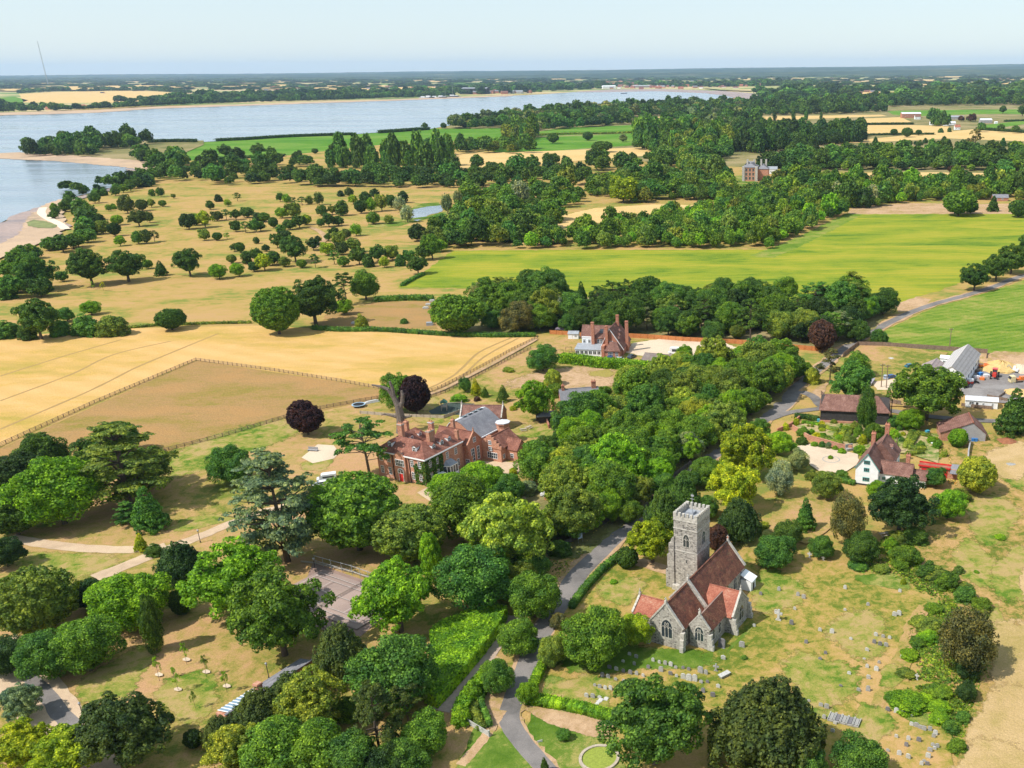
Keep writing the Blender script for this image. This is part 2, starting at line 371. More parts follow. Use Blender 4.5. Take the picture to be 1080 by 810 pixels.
# ------------------------------------------------------------------ foliage
def unit(a): return a/np.maximum(np.linalg.norm(a, axis=-1, keepdims=True), 1e-9)
def cards(P, Nn, size, rng, tilt=.75):
    n = len(P); nn = unit(Nn + tilt*rng.normal(size=(n, 3))*.6)
    t1 = unit(np.cross(nn, rng.normal(size=(n, 3)))); t2 = np.cross(nn, t1)
    a = (size*rng.uniform(.7, 1.25, n))[:, None]; b = (size*rng.uniform(.45, .85, n))[:, None]
    q = np.stack([P-t1*a*.9-t2*b*.5, P+t1*a*.2-t2*b, P+t1*a+t2*b*.3, P-t1*a*.3+t2*b], 1)   # a kite-shaped leaf spray
    return q.reshape(-1, 3)
def mesh_quads(name, V, mats, extra=None, tint=None):
    """V: 4 verts per quad; extra: (verts, quads, material index) lists for welded bits such as trunks"""
    nq = len(V)//4; verts = [V]; loops = [np.arange(nq*4)]; midx = [np.zeros(nq, int)]; off = len(V)
    for ev, eq, mi in (extra or []):
        ev = np.asarray(ev, float); eq = np.asarray(eq, int)
        verts.append(ev); loops.append((eq+off).ravel()); midx.append(np.full(len(eq), mi)); off += len(ev)
    verts = np.concatenate(verts); loops = np.concatenate(loops); midx = np.concatenate(midx); nf = len(midx)
    me = bpy.data.meshes.new(name)
    me.vertices.add(len(verts)); me.vertices.foreach_set('co', verts.astype(np.float32).ravel())
    me.loops.add(nf*4); me.loops.foreach_set('vertex_index', loops.astype(np.int32))
    me.polygons.add(nf); me.polygons.foreach_set('loop_start', np.arange(0, nf*4, 4, dtype=np.int32))
    me.polygons.foreach_set('material_index', midx.astype(np.int32))
    for m in mats: me.materials.append(m)
    if tint is not None:
        at = me.attributes.new('tint', 'FLOAT_COLOR', 'POINT')
        t = np.ones((len(verts), 4), np.float32); t[:len(tint), :3] = tint; at.data.foreach_set('color', t.ravel())
    me.update(calc_edges=True); return me
def blob(c, r, rng, n=10, k=7, amp=.12):
    """lumpy closed ball of quads"""
    vs = []; 
    for j in range(k+1):
        ph = math.pi*j/k
        for i in range(n):
            th = 2*math.pi*i/n; q = 1+rng.uniform(-amp, amp) if 0 < j < k else 1
            vs.append((c[0]+r[0]*q*math.sin(ph)*math.cos(th), c[1]+r[1]*q*math.sin(ph)*math.sin(th), c[2]+r[2]*q*math.cos(ph)))
    return vs, [(j*n+i, (j+1)*n+i, (j+1)*n+(i+1) % n, j*n+(i+1) % n) for j in range(k) for i in range(n)]
def dirs(n, rng, zmin=-1):
    d = []
    while len(d) < n:
        v = rng.normal(size=3); v /= np.linalg.norm(v)
        if v[2] >= zmin: d.append(v)
    return np.array(d)
def lobe_leaves(C, Rr, per, size, rng, squash=1.0, outc=(0, 0, .5), tilt=.75, up=.25):
    """leaf sprays over a set of boughs: centres C, radii Rr"""
    out = []; outc = np.array(outc)
    for c, r in zip(C, Rr):
        k = max(4, int(per*r*r)); d = unit(rng.normal(size=(k, 3)))
        o = unit((c-outc)[None]); d = unit(d+o*.55+np.array([0, 0, up]))
        rad = r*rng.uniform(.72, 1.06, k)[:, None]
        P = c+d*rad*np.array([1, 1, squash]); out.append(cards(P, d, np.full(k, size), rng, tilt))
    return np.concatenate(out)
def trunk_bits(kind, rng, h0=.45, r=.028, n=7, limbs=5, spread=.25, top=.7):
    mb = MB(); mb.bar((0, 0, -.02), (0, 0, h0*.55), r*1.25, r, n); mb.bar((0, 0, h0*.5), (rng.uniform(-.02, .02), rng.uniform(-.02, .02), top), r, r*.35, n)
    for i in range(limbs):
        a = 2*math.pi*(i+rng.uniform(-.3, .3))/max(1, limbs); z = h0*rng.uniform(.5, 1)
        mb.bar((0, 0, z), (spread*math.cos(a), spread*math.sin(a), z+rng.uniform(.12, .3)), r*.5, r*.15, 5)
    return mb
def make_kind(kind, seed, q=1.0):
    """unit crown (diameter 1, height 1) -> quads, cores, trunk MB;   q scales the leaf count"""
    rng = np.random.default_rng(seed); cores = []; tr = None
    if kind == 'broad':
        n = 95; d = dirs(n, rng, -.62); rr = rng.uniform(.075, .155, n); a = rng.uniform(.80, 1.04, n)
        for k in range(5):   # dents and bulges that break the outline
            b = dirs(1, rng, -.1)[0]; w = np.exp(-((d-b)**2).sum(1)/.18); a *= 1+w*rng.choice([-.42, -.28, .18])
        C = d*np.array([.41, .41, .42])*a[:, None]+np.array([0, 0, .51]); C[:, 2] = np.where(C[:, 2] < .3, C[:, 2]*.6+.1, C[:, 2])
        V = lobe_leaves(C, rr, 13500*q, .0172/q**.5, rng, outc=(0, 0, .45)); cores.append(blob((0, 0, .50), (.31, .31, .33), rng, 12, 8, .16)); tr = trunk_bits(kind, rng, .3, .026)
    elif kind == 'oak':
        n = 46; d = dirs(n, rng, -.5); rr = rng.uniform(.11, .18, n); a = rng.uniform(.72, 1.02, n)
        for k in range(4):
            b = dirs(1, rng, -.1)[0]; w = np.exp(-((d-b)**2).sum(1)/.2); a *= 1+w*rng.choice([-.35, -.2, .2])
        C = d*np.array([.41, .41, .41])*a[:, None]+np.array([0, 0, .52])
        C2 = []; R2 = []
        for c, r in zip(C, rr):
            for s in dirs(5, rng, -.5): C2.append(c+s*r*.75); R2.append(r*rng.uniform(.35, .6))
        V = lobe_leaves(np.array(C2), R2, 16000*q, .018/q**.5, rng, up=.35); cores.append(blob((0, 0, .50), (.25, .25, .25), rng, 12, 8, .12)); tr = trunk_bits(kind, rng, .42, .03, limbs=7)
    elif kind == 'dome':
        n = 330; d = dirs(n, rng, -.5); rr = rng.uniform(.03, .062, n); a = rng.uniform(.93, 1.03, n)
        for k in range(6):
            b = dirs(1, rng, 0)[0]; w = np.exp(-((d-b)**2).sum(1)/.12); a *= 1+w*rng.choice([-.16, .08])
        C = d*np.array([.45, .45, .42])*a[:, None]+np.array([0, 0, .53])
        V = lobe_leaves(C, rr, 17000*q, .0165/q**.5, rng); cores.append(blob((0, 0, .5), (.40, .40, .37), rng, 14, 9, .08)); tr = trunk_bits(kind, rng, .3, .028)
    elif kind == 'yew':
        n = 210; C = []; rr = []
        for i in range(n):
            a = rng.uniform(0, 6.283); f = math.sqrt(rng.uniform(0, 1)); x, y = .43*f*math.cos(a), .43*f*math.sin(a)
            zt = (.97-.62*f**2.4)*rng.uniform(.82, 1.04); C.append((x, y, zt-.04)); rr.append(rng.uniform(.03, .05))
            C.append((x*1.05, y*1.05, zt-.13)); rr.append(.05)
        for i in range(90):
            a = rng.uniform(0, 6.283); z = rng.uniform(.06, .5); C.append((.45*math.cos(a), .45*math.sin(a), z)); rr.append(.055)
        V = lobe_leaves(np.array(C), rr, 14000*q, .016/q**.5, rng, squash=1.9, up=.7, tilt=.5); cores.append(blob((0, 0, .42), (.38, .38, .38), rng, 12, 8, .1)); tr = trunk_bits(kind, rng, .2, .03, limbs=0, top=.4)
    elif kind == 'cone':
        C = []; rr = []
        for i in range(210):
            z = rng.uniform(.04, .97); f = (1-z)**.8*.46+.02; a = rng.uniform(0, 6.283); f *= rng.uniform(.7, 1.08)
            C.append((f*math.cos(a), f*math.sin(a), z)); rr.append(.035+.05*(1-z))
        V = lobe_leaves(np.array(C), rr, 10000*q, .02/q**.5, rng, squash=.6, outc=(0, 0, .3)); cores.append(blob((0, 0, .36), (.30, .30, .36), rng, 10, 6, .1)); tr = trunk_bits(kind, rng, .2, .022, limbs=0, top=.85)
    elif kind == 'pine':
        C = []; rr = []; tr = MB(); tr.bar((0, 0, -.02), (.02, 0, .5), .026, .018, 7); tr.bar((.02, 0, .48), (0, .02, .93), .018, .006, 6)
        for i in range(30):
            z = rng.uniform(.36, .95); a = i*2.4+rng.uniform(-.4, .4); f = (.42 if z < .75 else .42*(1-(z-.75)/.3))*rng.uniform(.55, 1.05)
            e = (f*math.cos(a), f*math.sin(a), z+.02); tr.bar((0, 0, z-.05), e, .009, .003, 4)
            for k in range(5):
                C.append((e[0]*rng.uniform(.6, 1.08)+rng.uniform(-.06, .06), e[1]*rng.uniform(.6, 1.08)+rng.uniform(-.06, .06), e[2]+rng.uniform(-.01, .04))); rr.append(rng.uniform(.055, .095))
        V = lobe_leaves(np.array(C), rr, 8500*q, .018/q**.5, rng, squash=.42, up=.8)
    elif kind == 'cedar':
        C = []; rr = []; tr = MB(); tr.bar((0, 0, -.01), (0, 0, .45), .034, .022, 8); tr.bar((0, 0, .43), (-.03, .02, .93), .022, .006, 6)
        plates = [(.95, .16, 6)]+[(.80, .26, 7), (.66, .40, 6), (.50, .46, 8), (.37, .46, 8), (.24, .40, 7)]
        for z, f, nb in plates:
            for i in range(nb):
                a = 6.283*(i+rng.uniform(-.35, .35))/nb; L = f*rng.uniform(.55, 1.08); e = (L*math.cos(a), L*math.sin(a), z+rng.uniform(-.03, .03))
                tr.bar((0, 0, z-.10), (e[0]*.5, e[1]*.5, z-.05), .012, .008, 5); tr.bar((e[0]*.5, e[1]*.5, z-.05), e, .008, .003, 4)
                for k in range(13):
                    t = rng.uniform(.35, 1.08); C.append((e[0]*t+rng.uniform(-.07, .07), e[1]*t+rng.uniform(-.07, .07), e[2]+rng.uniform(-.01, .035)-(1-t)*.03)); rr.append(rng.uniform(.05, .085))
        V = lobe_leaves(np.array(C), rr, 8200*q, .0145/q**.5, rng, squash=.33, up=1.1, tilt=.5)
    elif kind == 'willow':
        n = 130; d = dirs(n, rng, -.75); rr = rng.uniform(.06, .11, n); C = d*np.array([.40, .40, .42])*rng.uniform(.7, 1.04, n)[:, None]+np.array([0, 0, .54])
        V = lobe_leaves(C, rr, 9500*q, .017/q**.5, rng, squash=1.5, up=-.1); cores.append(blob((0, 0, .5), (.27, .27, .30), rng, 10, 7, .2)); tr = trunk_bits(kind, rng, .4, .022)
    elif kind == 'poplar':
        n = 120; C = []; rr = []
        for i in range(n):
            z = rng.uniform(.1, .97); f = .40*math.sin(math.pi*min(1, (z*.93)+.05))**.6*rng.uniform(.7, 1.05); a = rng.uniform(0, 6.283)
            C.append((f*math.cos(a), f*math.sin(a), z)); rr.append(rng.uniform(.07, .12))
        V = lobe_leaves(np.array(C), rr, 7000*q, .022/q**.5, rng, squash=1.1, up=.5, outc=(0, 0, .4)); cores.append(blob((0, 0, .52), (.27, .27, .40), rng, 10, 8, .1)); tr = trunk_bits(kind, rng, .3, .03, limbs=0)
    elif kind == 'shrub':
        n = 70; d = dirs(n, rng, -.05); rr = rng.uniform(.09, .16, n)
        C = d*np.array([.38, .38, .78])*rng.uniform(.78, 1.05, n)[:, None]+np.array([0, 0, .06])
        V = lobe_leaves(C, rr, 7500*q, .026/q**.5, rng, outc=(0, 0, .1)); cores.append(blob((0, 0, .25), (.33, .33, .55), rng, 12, 8, .15)); tr = trunk_bits(kind, rng, .2, .02, limbs=3, top=.4)
    elif kind == 'ball':
        n = 160; d = dirs(n, rng, -.4); rr = rng.uniform(.03, .06, n); C = d*np.array([.45, .45, .47])*rng.uniform(.96, 1.02, n)[:, None]+np.array([0, 0, .5])
        V = lobe_leaves(C, rr, 14000*q, .024/q**.5, rng); cores.append(blob((0, 0, .48), (.42, .42, .46), rng, 14, 9, .03)); tr = trunk_bits(kind, rng, .2, .03, limbs=0, top=.4)
    elif kind == 'sparse':
        tr = MB(); tr.bar((0, 0, -.02), (.02, 0, .9), .02, .005, 6); C = []; rr = []
        for i in range(16):
            z = rng.uniform(.4, .95); a = rng.uniform(0, 6.283); f = .38*(1.3-z)*rng.uniform(.5, 1.1); e = (f*math.cos(a), f*math.sin(a), z+.05); tr.bar((0, 0, z-.05), e, .008, .003, 4)
            C.append(e); rr.append(rng.uniform(.08, .13))
        V = lobe_leaves(np.array(C), rr, 3500*q, .03/q**.5, rng)
    for a, b in cores:      # leaves on the inner mass as well, so no bare surface shows through the gaps
        if q < .15: break
        a = np.array(a); qd = a[np.array(b)]; cen = a.mean(0); k = int(4800*q/len(qd))+2
        w1, w2 = rng.random((len(qd), k, 1)), rng.random((len(qd), k, 1)); P = ((qd[:, None, 0]*(1-w1)+qd[:, None, 1]*w1)*(1-w2)+(qd[:, None, 3]*(1-w1)+qd[:, None, 2]*w1)*w2).reshape(-1, 3)
        dn = unit(P-cen); V = np.concatenate([V, cards(P+dn*rng.uniform(0, .045, (len(P), 1)), dn, np.full(len(P), .024/q**.35), rng, .95)])
    return V, cores, tr

KNAME = dict(b=('broad', 'broadleaf_tree'), o=('oak', 'oak_tree'), d=('dome', 'evergreen_tree'), y=('yew', 'yew_tree'), c=('cone', 'conifer_tree'),
             p=('pine', 'pine_tree'), l=('cedar', 'cedar_tree'), w=('willow', 'willow_tree'), t=('poplar', 'poplar_tree'), s=('shrub', 'shrub'),
             B=('ball', 'clipped_bush'), n=('sparse', 'sapling'), k=('dome', 'copper_beech_tree'), r=('willow', 'birch_tree'))
ASP = dict(b=.88, o=.86, d=.80, y=.95, c=1.7, p=1.15, l=1.0, w=1.1, t=2.3, s=.62, B=.95, n=1.5, k=.95, r=1.45)
COLR = dict(m=(.080, .120, .036), g=(0.118, 0.219, 0.030), G=(0.169, 0.320, 0.023), d=(0.068, 0.138, 0.030), k=(0.039, 0.083, 0.027), y=(0.353, 0.388, 0.023), Y=(0.460, 0.440, 0.020), o=(0.169, 0.232, 0.046),
            O=(0.257, 0.326, 0.051), s=(0.205, 0.251, 0.137), S=(0.308, 0.342, 0.251), p=(0.043, 0.021, 0.034), P=(0.097, 0.051, 0.051), b=(0.194, 0.171, 0.080), e=(0.087, 0.195, 0.041), c=(0.148, 0.217, 0.131), r=(0.342, 0.137, 0.080), D=(0.285, 0.228, 0.171))
COLR['Y'] = (.36, .40, .022); COLR['y'] = (.25, .33, .022); COLR['b'] = (.16, .15, .06); COLR['c'] = (.17, .235, .15)
PROTO = {}
def proto(kind):
    if kind not in PROTO:
        L = []
        for s in range(5 if kind in ('broad', 'oak') else 3 if kind == 'dome' else 2):
            V, cores, tr = make_kind(kind, 100+s*17+len(kind)*3)
            cm = mesh_quads('crown', V, [LEAF], [(a, b, 0) for a, b in cores])
            tm = tr.mesh('trunk', BARK); L.append((cm, tm))
        PROTO[kind] = L
    return PROTO[kind]
FARP = {}
def farproto(kind):
    """crown and trunk in one mesh, for trees too distant to show parts"""
    if kind not in FARP:
        L = []
        for s in range(3):
            V, cores, tr = make_kind(kind, 500+s*31, .16)
            ex = [(a, b, 0) for a, b in cores]
            tv = [x for x in tr.v]; tf = [f for f in tr.f if len(f) == 4]; ex.append((tv, tf, 1))
            L.append(mesh_quads('tree', V, [LEAF, BARK], ex))
        FARP[kind] = L
    return FARP[kind]
def col(code, j=.15):
    c = COLR[code]; a = random.uniform(1-j, 1+j); h = random.uniform(-j, j)*.6
    return (c[0]*a*(1+h), c[1]*a, c[2]*a*(1-h), 1)
def solve(cx, cy, w, asp):
    P = G(cx, cy, 5)
    for _ in range(8):
        W = w*depth(P)/FPX; h = W*asp; P = G(cx, cy, h*.54)
    return Vector((P.x, P.y, 0)), W, h
NT = [0]
def tree_at(base, W, h, k, colour, label, group=None, parts=True):
    kind, name = KNAME[k]; rz = random.uniform(0, 6.28)
    cat = {'s': 'bush', 'B': 'bush', 'n': 'sapling'}.get(k, 'tree'); NT[0] += 1
    if parts:
        cm, tm = random.choice(proto(kind))
        e = empty(name, base, rz, label, cat, group); q = random.uniform(.9, 1.1); e.scale = (W*q, W/q, h); e.rotation_euler = (random.uniform(-.05, .05), random.uniform(-.05, .05), rz)
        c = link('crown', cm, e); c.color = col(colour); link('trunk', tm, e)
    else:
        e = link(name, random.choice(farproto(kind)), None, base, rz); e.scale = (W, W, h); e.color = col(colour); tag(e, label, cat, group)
    return e
def T(line):
    a, lab = line.split('|'); a = a.split(); k, c = a[0], a[1]; cx, cy, w = map(float, a[2:5]); asp = float(a[5]) if len(a) > 5 else ASP[k]*(1.06 if '@R' in lab else 1)
    lab = lab.strip(); grp = None; w *= {'@R': 1.22, '@S': 1.3, '@B': 1.25, '@H': .85}.get(lab, 1.04); base, W, h = solve(cx, cy, w, asp)
    if lab[0] == '@': lab, grp = SHARED[lab]
    elif '#' in lab: lab, grp = [x.strip() for x in lab.split('#')]
    return tree_at(base, W, h, k, c, lab, grp, parts=(w > 14 and cy > 240) or cy > 380)

# merged masses of far trees
MASST = {}
def mass_tpl(kind, q):
    if (kind, q) not in MASST:
        L = []
        for s in range(4):
            V, cores, tr = make_kind(kind, 900+s*13, q); ex = [V.reshape(-1, 4, 3)]
            for a, b in cores:
                a = np.array(a); ex.append(a[np.array(b)])
            L.append(np.concatenate(ex).astype(np.float32))
        MASST[(kind, q)] = L
    return MASST[(kind, q)]
def mass(name, items, label, cat='trees', q=.05):
    """items: (x, y, W, h, kind, colour rgb)"""
    VV = []; TT = []
    for (x, y, W, h, kind, c) in items:
        t = random.choice(mass_tpl(kind, q)); a = random.uniform(0, 6.28); ca, sa = math.cos(a), math.sin(a)
        v = t.reshape(-1, 3)*np.array([W, W, h], np.float32); v = np.stack([v[:, 0]*ca-v[:, 1]*sa+x, v[:, 0]*sa+v[:, 1]*ca+y, v[:, 2]], 1)
        VV.append(v); TT.append(np.tile(np.array(c, np.float32), (len(v), 1)))
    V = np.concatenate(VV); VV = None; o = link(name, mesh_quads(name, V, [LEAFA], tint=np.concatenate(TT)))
    tag(o, label, cat, None, 'stuff'); print('mass', name, len(items), len(V)//4); return o
def inpoly(x, y, P):
    r = False; j = len(P)-1
    for i in range(len(P)):
        if (P[i][1] > y) != (P[j][1] > y) and x < (P[j][0]-P[i][0])*(y-P[i][1])/(P[j][1]-P[i][1])+P[i][0]: r = not r
        j = i
    return r
CLEAR = [[(766,200),(772,180),(800,180),(826,184),(822,194),(800,206),(775,206)], [(746,184),(765,184),(764,173),(748,173)], [(1035,224),(1070,224),(1070,210),(1040,210)]]   # plots kept open round far houses
def scatter(px, sp, W, kinds, cols, asp=.95, jit=.45, holes=()):
    """trees on a jittered hex grid inside a ground polygon"""
    P = [G(*p) for p in px]; P = [(p.x, p.y) for p in P]; HP = [[(G(*p).x, G(*p).y) for p in h] for h in holes]
    x0, x1 = min(p[0] for p in P), max(p[0] for p in P); y0, y1 = min(p[1] for p in P), max(p[1] for p in P); out = []
    CL = [[(G(*p).x, G(*p).y) for p in h] for h in CLEAR]; HP = HP+CL
    y = y0; row = 0
    while y < y1:
        x = x0+(row % 2)*sp/2
        while x < x1:
            a, b = x+random.uniform(-jit, jit)*sp, y+random.uniform(-jit, jit)*sp
            if inpoly(a, b, P) and not any(inpoly(a, b, h) for h in HP):
                w = W*random.choice((.6, .8, .9, 1.0, 1.1, 1.45))*random.uniform(.9, 1.1); c = col(random.choice(cols), .30)[:3]
                out.append((a, b, w, w*asp*random.uniform(.7, 1.3), random.choice(kinds), c))
            x += sp
        y += sp*.87; row += 1
    return out
def line_trees(px, sp, W, kinds, cols, asp=.95, jit=.3):
    P = [G(*p) for p in px]; out = []
    for a, b in zip(P, P[1:]):
        L = (b-a).length; n = max(1, int(L/sp))
        for i in range(n):
            p = a.lerp(b, (i+random.uniform(0, .9))/n); w = W*random.uniform(.6, 1.4)
            out.append((p.x+random.uniform(-jit, jit)*sp, p.y+random.uniform(-jit, jit)*sp, w, w*asp*random.uniform(.8, 1.2), random.choice(kinds), col(random.choice(cols), .2)[:3]))
    return out

# clipped hedges: a solid core with leaf sprays over it
def hedge(name, px, w, h, colour, label, group=None, world=False, leaf=.16, dens=14, closed=False, rough=.12):
    pts = [Vector((p[0], p[1], 0)) for p in px] if world else [G(*p) for p in px]
    if not closed: pts = spline(pts, 4) if len(pts) > 2 else pts
    rng = np.random.default_rng(int(abs(pts[0].x*13+pts[0].y*7)) % 9999); mb = MB(); P = []; Nn = []
    c0 = pts[0]
    def face(a, b, z0, z1, n):
        L = (b-a).length; k = int(L*(z1-z0)*dens)
        for _ in range(k):
            p = a.lerp(b, rng.uniform(-.02, 1.02)); P.append((p.x, p.y, rng.uniform(z0, z1))); Nn.append(n)
    if closed:
        q = [(p.x-c0.x, p.y-c0.y) for p in pts]; mb.prism([(a*.995, b*.995) for a, b in q], 0, h-.12)
        for i in range(len(pts)):
            a = pts[i]; b = pts[(i+1) % len(pts)]; d = (b-a).normalized(); face(a, b, .05, h, (d.y, -d.x, .1))
        x0, x1 = min(p.x for p in pts), max(p.x for p in pts); y0, y1 = min(p.y for p in pts), max(p.y for p in pts)
        for _ in range(int((x1-x0)*(y1-y0)*dens*1.6)):
            x, y = rng.uniform(x0, x1), rng.uniform(y0, y1)
            if inpoly(x, y, [(p.x, p.y) for p in pts]): P.append((x, y, h+.15*math.sin(x*.9)*math.cos(y*.7))); Nn.append((0, 0, 1))
    else:
        nrm = []
        for i, p in enumerate(pts):
            d = (pts[min(i+1, len(pts)-1)]-pts[max(0, i-1)]).normalized(); nrm.append(Vector((-d.y, d.x, 0)))
        for i in range(len(pts)-1):
            a, b = pts[i]-c0, pts[i+1]-c0; na, nb = nrm[i]*w/2*.85, nrm[i+1]*w/2*.85
            mb.prism([tuple((a-na)[:2]), tuple((b-nb)[:2]), tuple((b+nb)[:2]), tuple((a+na)[:2])], 0, h*.93)
            A, B = pts[i], pts[i+1]
            for s in (-1, 1):
                face(A+nrm[i]*s*w/2, B+nrm[i+1]*s*w/2, .05, h*.97, tuple(nrm[i]*s))
            L = (B-A).length
            for _ in range(int(L*w*dens*1.5)+1):
                t = rng.uniform(0, 1); p = A.lerp(B, t)+nrm[i]*rng.uniform(-.5, .5)*w; P.append((p.x, p.y, h*rng.uniform(.93, 1.04))); Nn.append((0, 0, 1))
        for e in (pts[0], pts[-1]):
            for _ in range(int(w*h*dens)): P.append((e.x+rng.uniform(-.5, .5)*w, e.y+rng.uniform(-.5, .5)*w, rng.uniform(.05, h))); Nn.append((0, 0, .5))
    P = np.array(P)-np.array([c0.x, c0.y, 0]); P += rng.normal(size=P.shape)*rough*.5
    V = cards(P, np.array(Nn, float), np.full(len(P), leaf), rng, .9)
    ex = [([v for v in mb.v], [f for f in mb.f if len(f) == 4], 0)]
    if closed:   # top of the core as a fan of quads
        q = [(p.x-c0.x, p.y-c0.y) for p in pts]; n = len(q); cx = sum(a for a, b in q)/n; cy = sum(b for a, b in q)/n; vs = [(cx, cy, h-.1)]
        for i in range(n): vs.append((*q[i], h-.1)); vs.append(((q[i][0]+q[(i+1) % n][0])/2, (q[i][1]+q[(i+1) % n][1])/2, h-.1))
        ex.append((vs, [(0, 2*n if i == 0 else 2*i, 2*i+1, 2*i+2) for i in range(n)], 0))
    o = link(name, mesh_quads(name, V, [LEAF], ex), None, c0); o.color = col(colour, .03)
    return tag(o, label, 'hedge', group)
# ================================================================== SETTING
# base land and far country
def big_ground():
    mb = MB(); me = bpy.data.meshes.new('land')
    me.from_pydata([(-26000, -400, 0), (26000, -400, 0), (26000, 34000, 0), (-26000, 34000, 0)], [], [(0, 1, 2, 3)])
    me.materials.append(DRY); link('ground', me)['kind'] = 'structure'
big_ground()
FARLAND = m_ground('far_farmland', [(.52, .39, .22), (.42, .36, .16), (.16, .24, .07), (.09, .15, .05)], .0009, .004, .02, (1, 2.5, 1))
sheet('far_farmland', [(-300,121),(0,121),(130,112),(270,110),(540,100),(640,96),(760,102),(812,104),(1080,104),(1500,104),(1500,76),(1080,76.6),(540,78.5),(0,81),(-300,82)], FARLAND, .3)
sheet('near_woodland_floor', [(445,140),(560,160),(700,172),(860,180),(1090,186),(1300,190),(1300,108),(1080,108),(810,106),(740,105),(640,112),(570,115),(500,127)], m_ground('woodland_floor', [(.30,.24,.12),(.20,.18,.07),(.10,.12,.04)], .01, .05, .5), .008)
# river
sheet('river', [(-500,123),(-200,122.5),(0,121),(60,119.5),(107,118),(160,114),(270,110.5),(420,105.5),(485,103),(540,101),(572,99.5),(610,97),(640,95.5),(700,95),(760,98),(775,103),(740,108),(640,113),(570,114),(500,128),(455,136),(370,142),(310,143.5),(270,147),(215,150),(160,151),(100,158),(20,162),(-200,160),(-500,158)], WATER, .5)
sheet('river_bay', [(-500,163),(0,167),(60,170),(95,172),(140,176),(160,181),(132,188),(125,196),(95,204),(72,210),(50,217),(20,226),(0,236),(-100,256),(-500,330)], WATER, .5)
sheet('sand_spit', [(-300,160),(0,162),(20,161),(60,163),(110,167),(150,170),(178,176),(165,183),(140,178),(95,173.5),(60,170.5),(0,167.6),(-300,167)], SAND, .7, 2.5)
sheet('mudflat', [(600,97.5),(640,94.5),(700,94),(760,96),(800,99),(815,104),(780,105),(768,101.5),(745,98.5),(690,96.3),(640,97.2)], MUD, .7, 12)
sheet('mudflat', [(132,178),(165,181),(160,188),(135,188),(125,196),(95,205),(72,211),(50,217),(20,226),(0,237),(-100,256),(-300,295),(-300,330),(-60,300),(0,273),(30,262),(60,250),(75,238),(60,232),(48,222),(75,215),(120,200),(150,190)], MUD, .7, 3)
sheet('beach', [(48,216),(74,208),(80,214),(66,226),(70,240),(60,252),(30,263),(0,274),(-60,300),(-70,290),(-5,262),(20,248),(28,232)], SAND, .9, 2)
strip('shore_path', [(46,220),(44,226),(52,232),(62,237),(70,243)], 6, m_plain('pale_sand', (.72,.60,.46), .1), 1.0)
sheet('marsh_grass', [(28,236),(36,233),(50,235),(61,239),(56,242),(40,242),(30,240)], m_plain('salt_grass', (.20,.22,.08), .4, .2), 1.1, 1.5)
sheet('far_shore_mud', [(-300,123.5),(0,122),(60,120.5),(107,119),(160,115),(270,111.3),(420,106.2),(485,103.6),(540,101.6),(540,100.4),(485,102.2),(420,104.8),(270,109.6),(160,113),(107,115.8),(60,117.5),(0,119),(-300,121)], SAND, .9, 10)
sheet('peninsula_ground', [(18,163),(60,156),(100,151.5),(150,149),(215,148.5),(215,153),(170,172),(150,171),(110,168),(60,165)], MATS['woodland_floor'], .65)
# fields far to near
def field(name, px, mat, jit=0, z=None): return sheet(name, px, mat, z, jit)
field('far_field', [(20,99),(60,97),(150,95.5),(198,99),(190,103),(160,106),(120,108.5),(60,109),(25,108)], TAN, z=.6)
field('far_field', [(0,103),(15,102),(30,106),(20,109),(0,110)], FGREEN, z=.6)
field('spit_field', [(105,163),(130,157),(155,153),(155,167),(140,166)], TAN)
field('green_field', [(157,153),(207,150),(270,146.5),(370,141.5),(455,135.5),(535,135.5),(560,141),(535,146),(500,148),(400,153),(300,164),(270,165),(210,169),(158,171)], FGREEN)
field('green_field', [(562,140),(590,135),(640,133),(687,131),(715,127),(715,135),(670,139.5),(590,143),(562,143)], FGREEN)
field('green_field', [(535,147),(562,145),(667,140.5),(672,153),(600,158),(560,161),(520,161)], FGREEN)
field('stubble_field', [(470,161),(540,160.5),(610,158),(702,154.5),(725,155),(712,162),(600,170),(540,177),(470,178)], TAN)
field('stubble_field', [(590,112),(596,113),(592,117),(585,119)], TAN, z=.5)
field('stubble_field', [(660,127),(710,122),(715,125),(680,129)], TAN, z=.5)
field('green_field', [(935,117),(1000,116),(1080,115.3),(1300,115),(1300,120.5),(1080,120.8),(1060,120),(1010,121),(960,123),(942,121)], FGREEN)
field('green_field', [(1030,133),(1080,127),(1300,124),(1300,135),(1080,131),(1040,137)], FGREEN)
field('stubble_field', [(805,123),(860,122),(930,121),(935,122.5),(870,125),(805,127)], TAN)
field('stubble_field', [(912,125),(950,123.5),(962,129),(940,130.5),(912,131)], TAN)
field('stubble_field', [(911,132),(960,132),(1000,133),(1005,138),(985,141),(912,142)], TAN)
field('stubble_field', [(855,154),(900,148),(980,140.5),(1030,136),(1080,139),(1300,145),(1300,152),(1080,149),(1000,146),(960,148),(880,152)], TAN)
field('stubble_field', [(880,183),(960,181.5),(1080,183),(1080,187),(960,188),(880,186.5)], TAN)
field('manor_lawn', [(772,186),(795,184),(797,192),(790,197),(776,196)], LUSH)
field('stubble_field', [(542,247.5),(582,230),(627,219.5),(690,215.5),(750,216.5),(750,222),(700,226),(640,241),(590,252),(542,258)], TAN, 1)
field('field_margin', [(895,224),(900,217),(960,214.5),(1030,215),(1085,215),(1200,217),(1200,227),(1085,227),(895,227)], BARE, 1)
field('crop_field', [(420,303),(440,292),(478,264.5),(640,263.5),(812,263.5),(850,247),(893,226),(1085,225.5),(1400,226),(1400,250),(1090,278),(1015,298),(950,319),(900,328),(700,322),(540,308),(500,304)], CROP, 1.2)
field('crop_field_headland', [(420,303),(440,292),(478,264.5),(520,264),(500,275),(470,295),(450,303)], CROP2, 1)
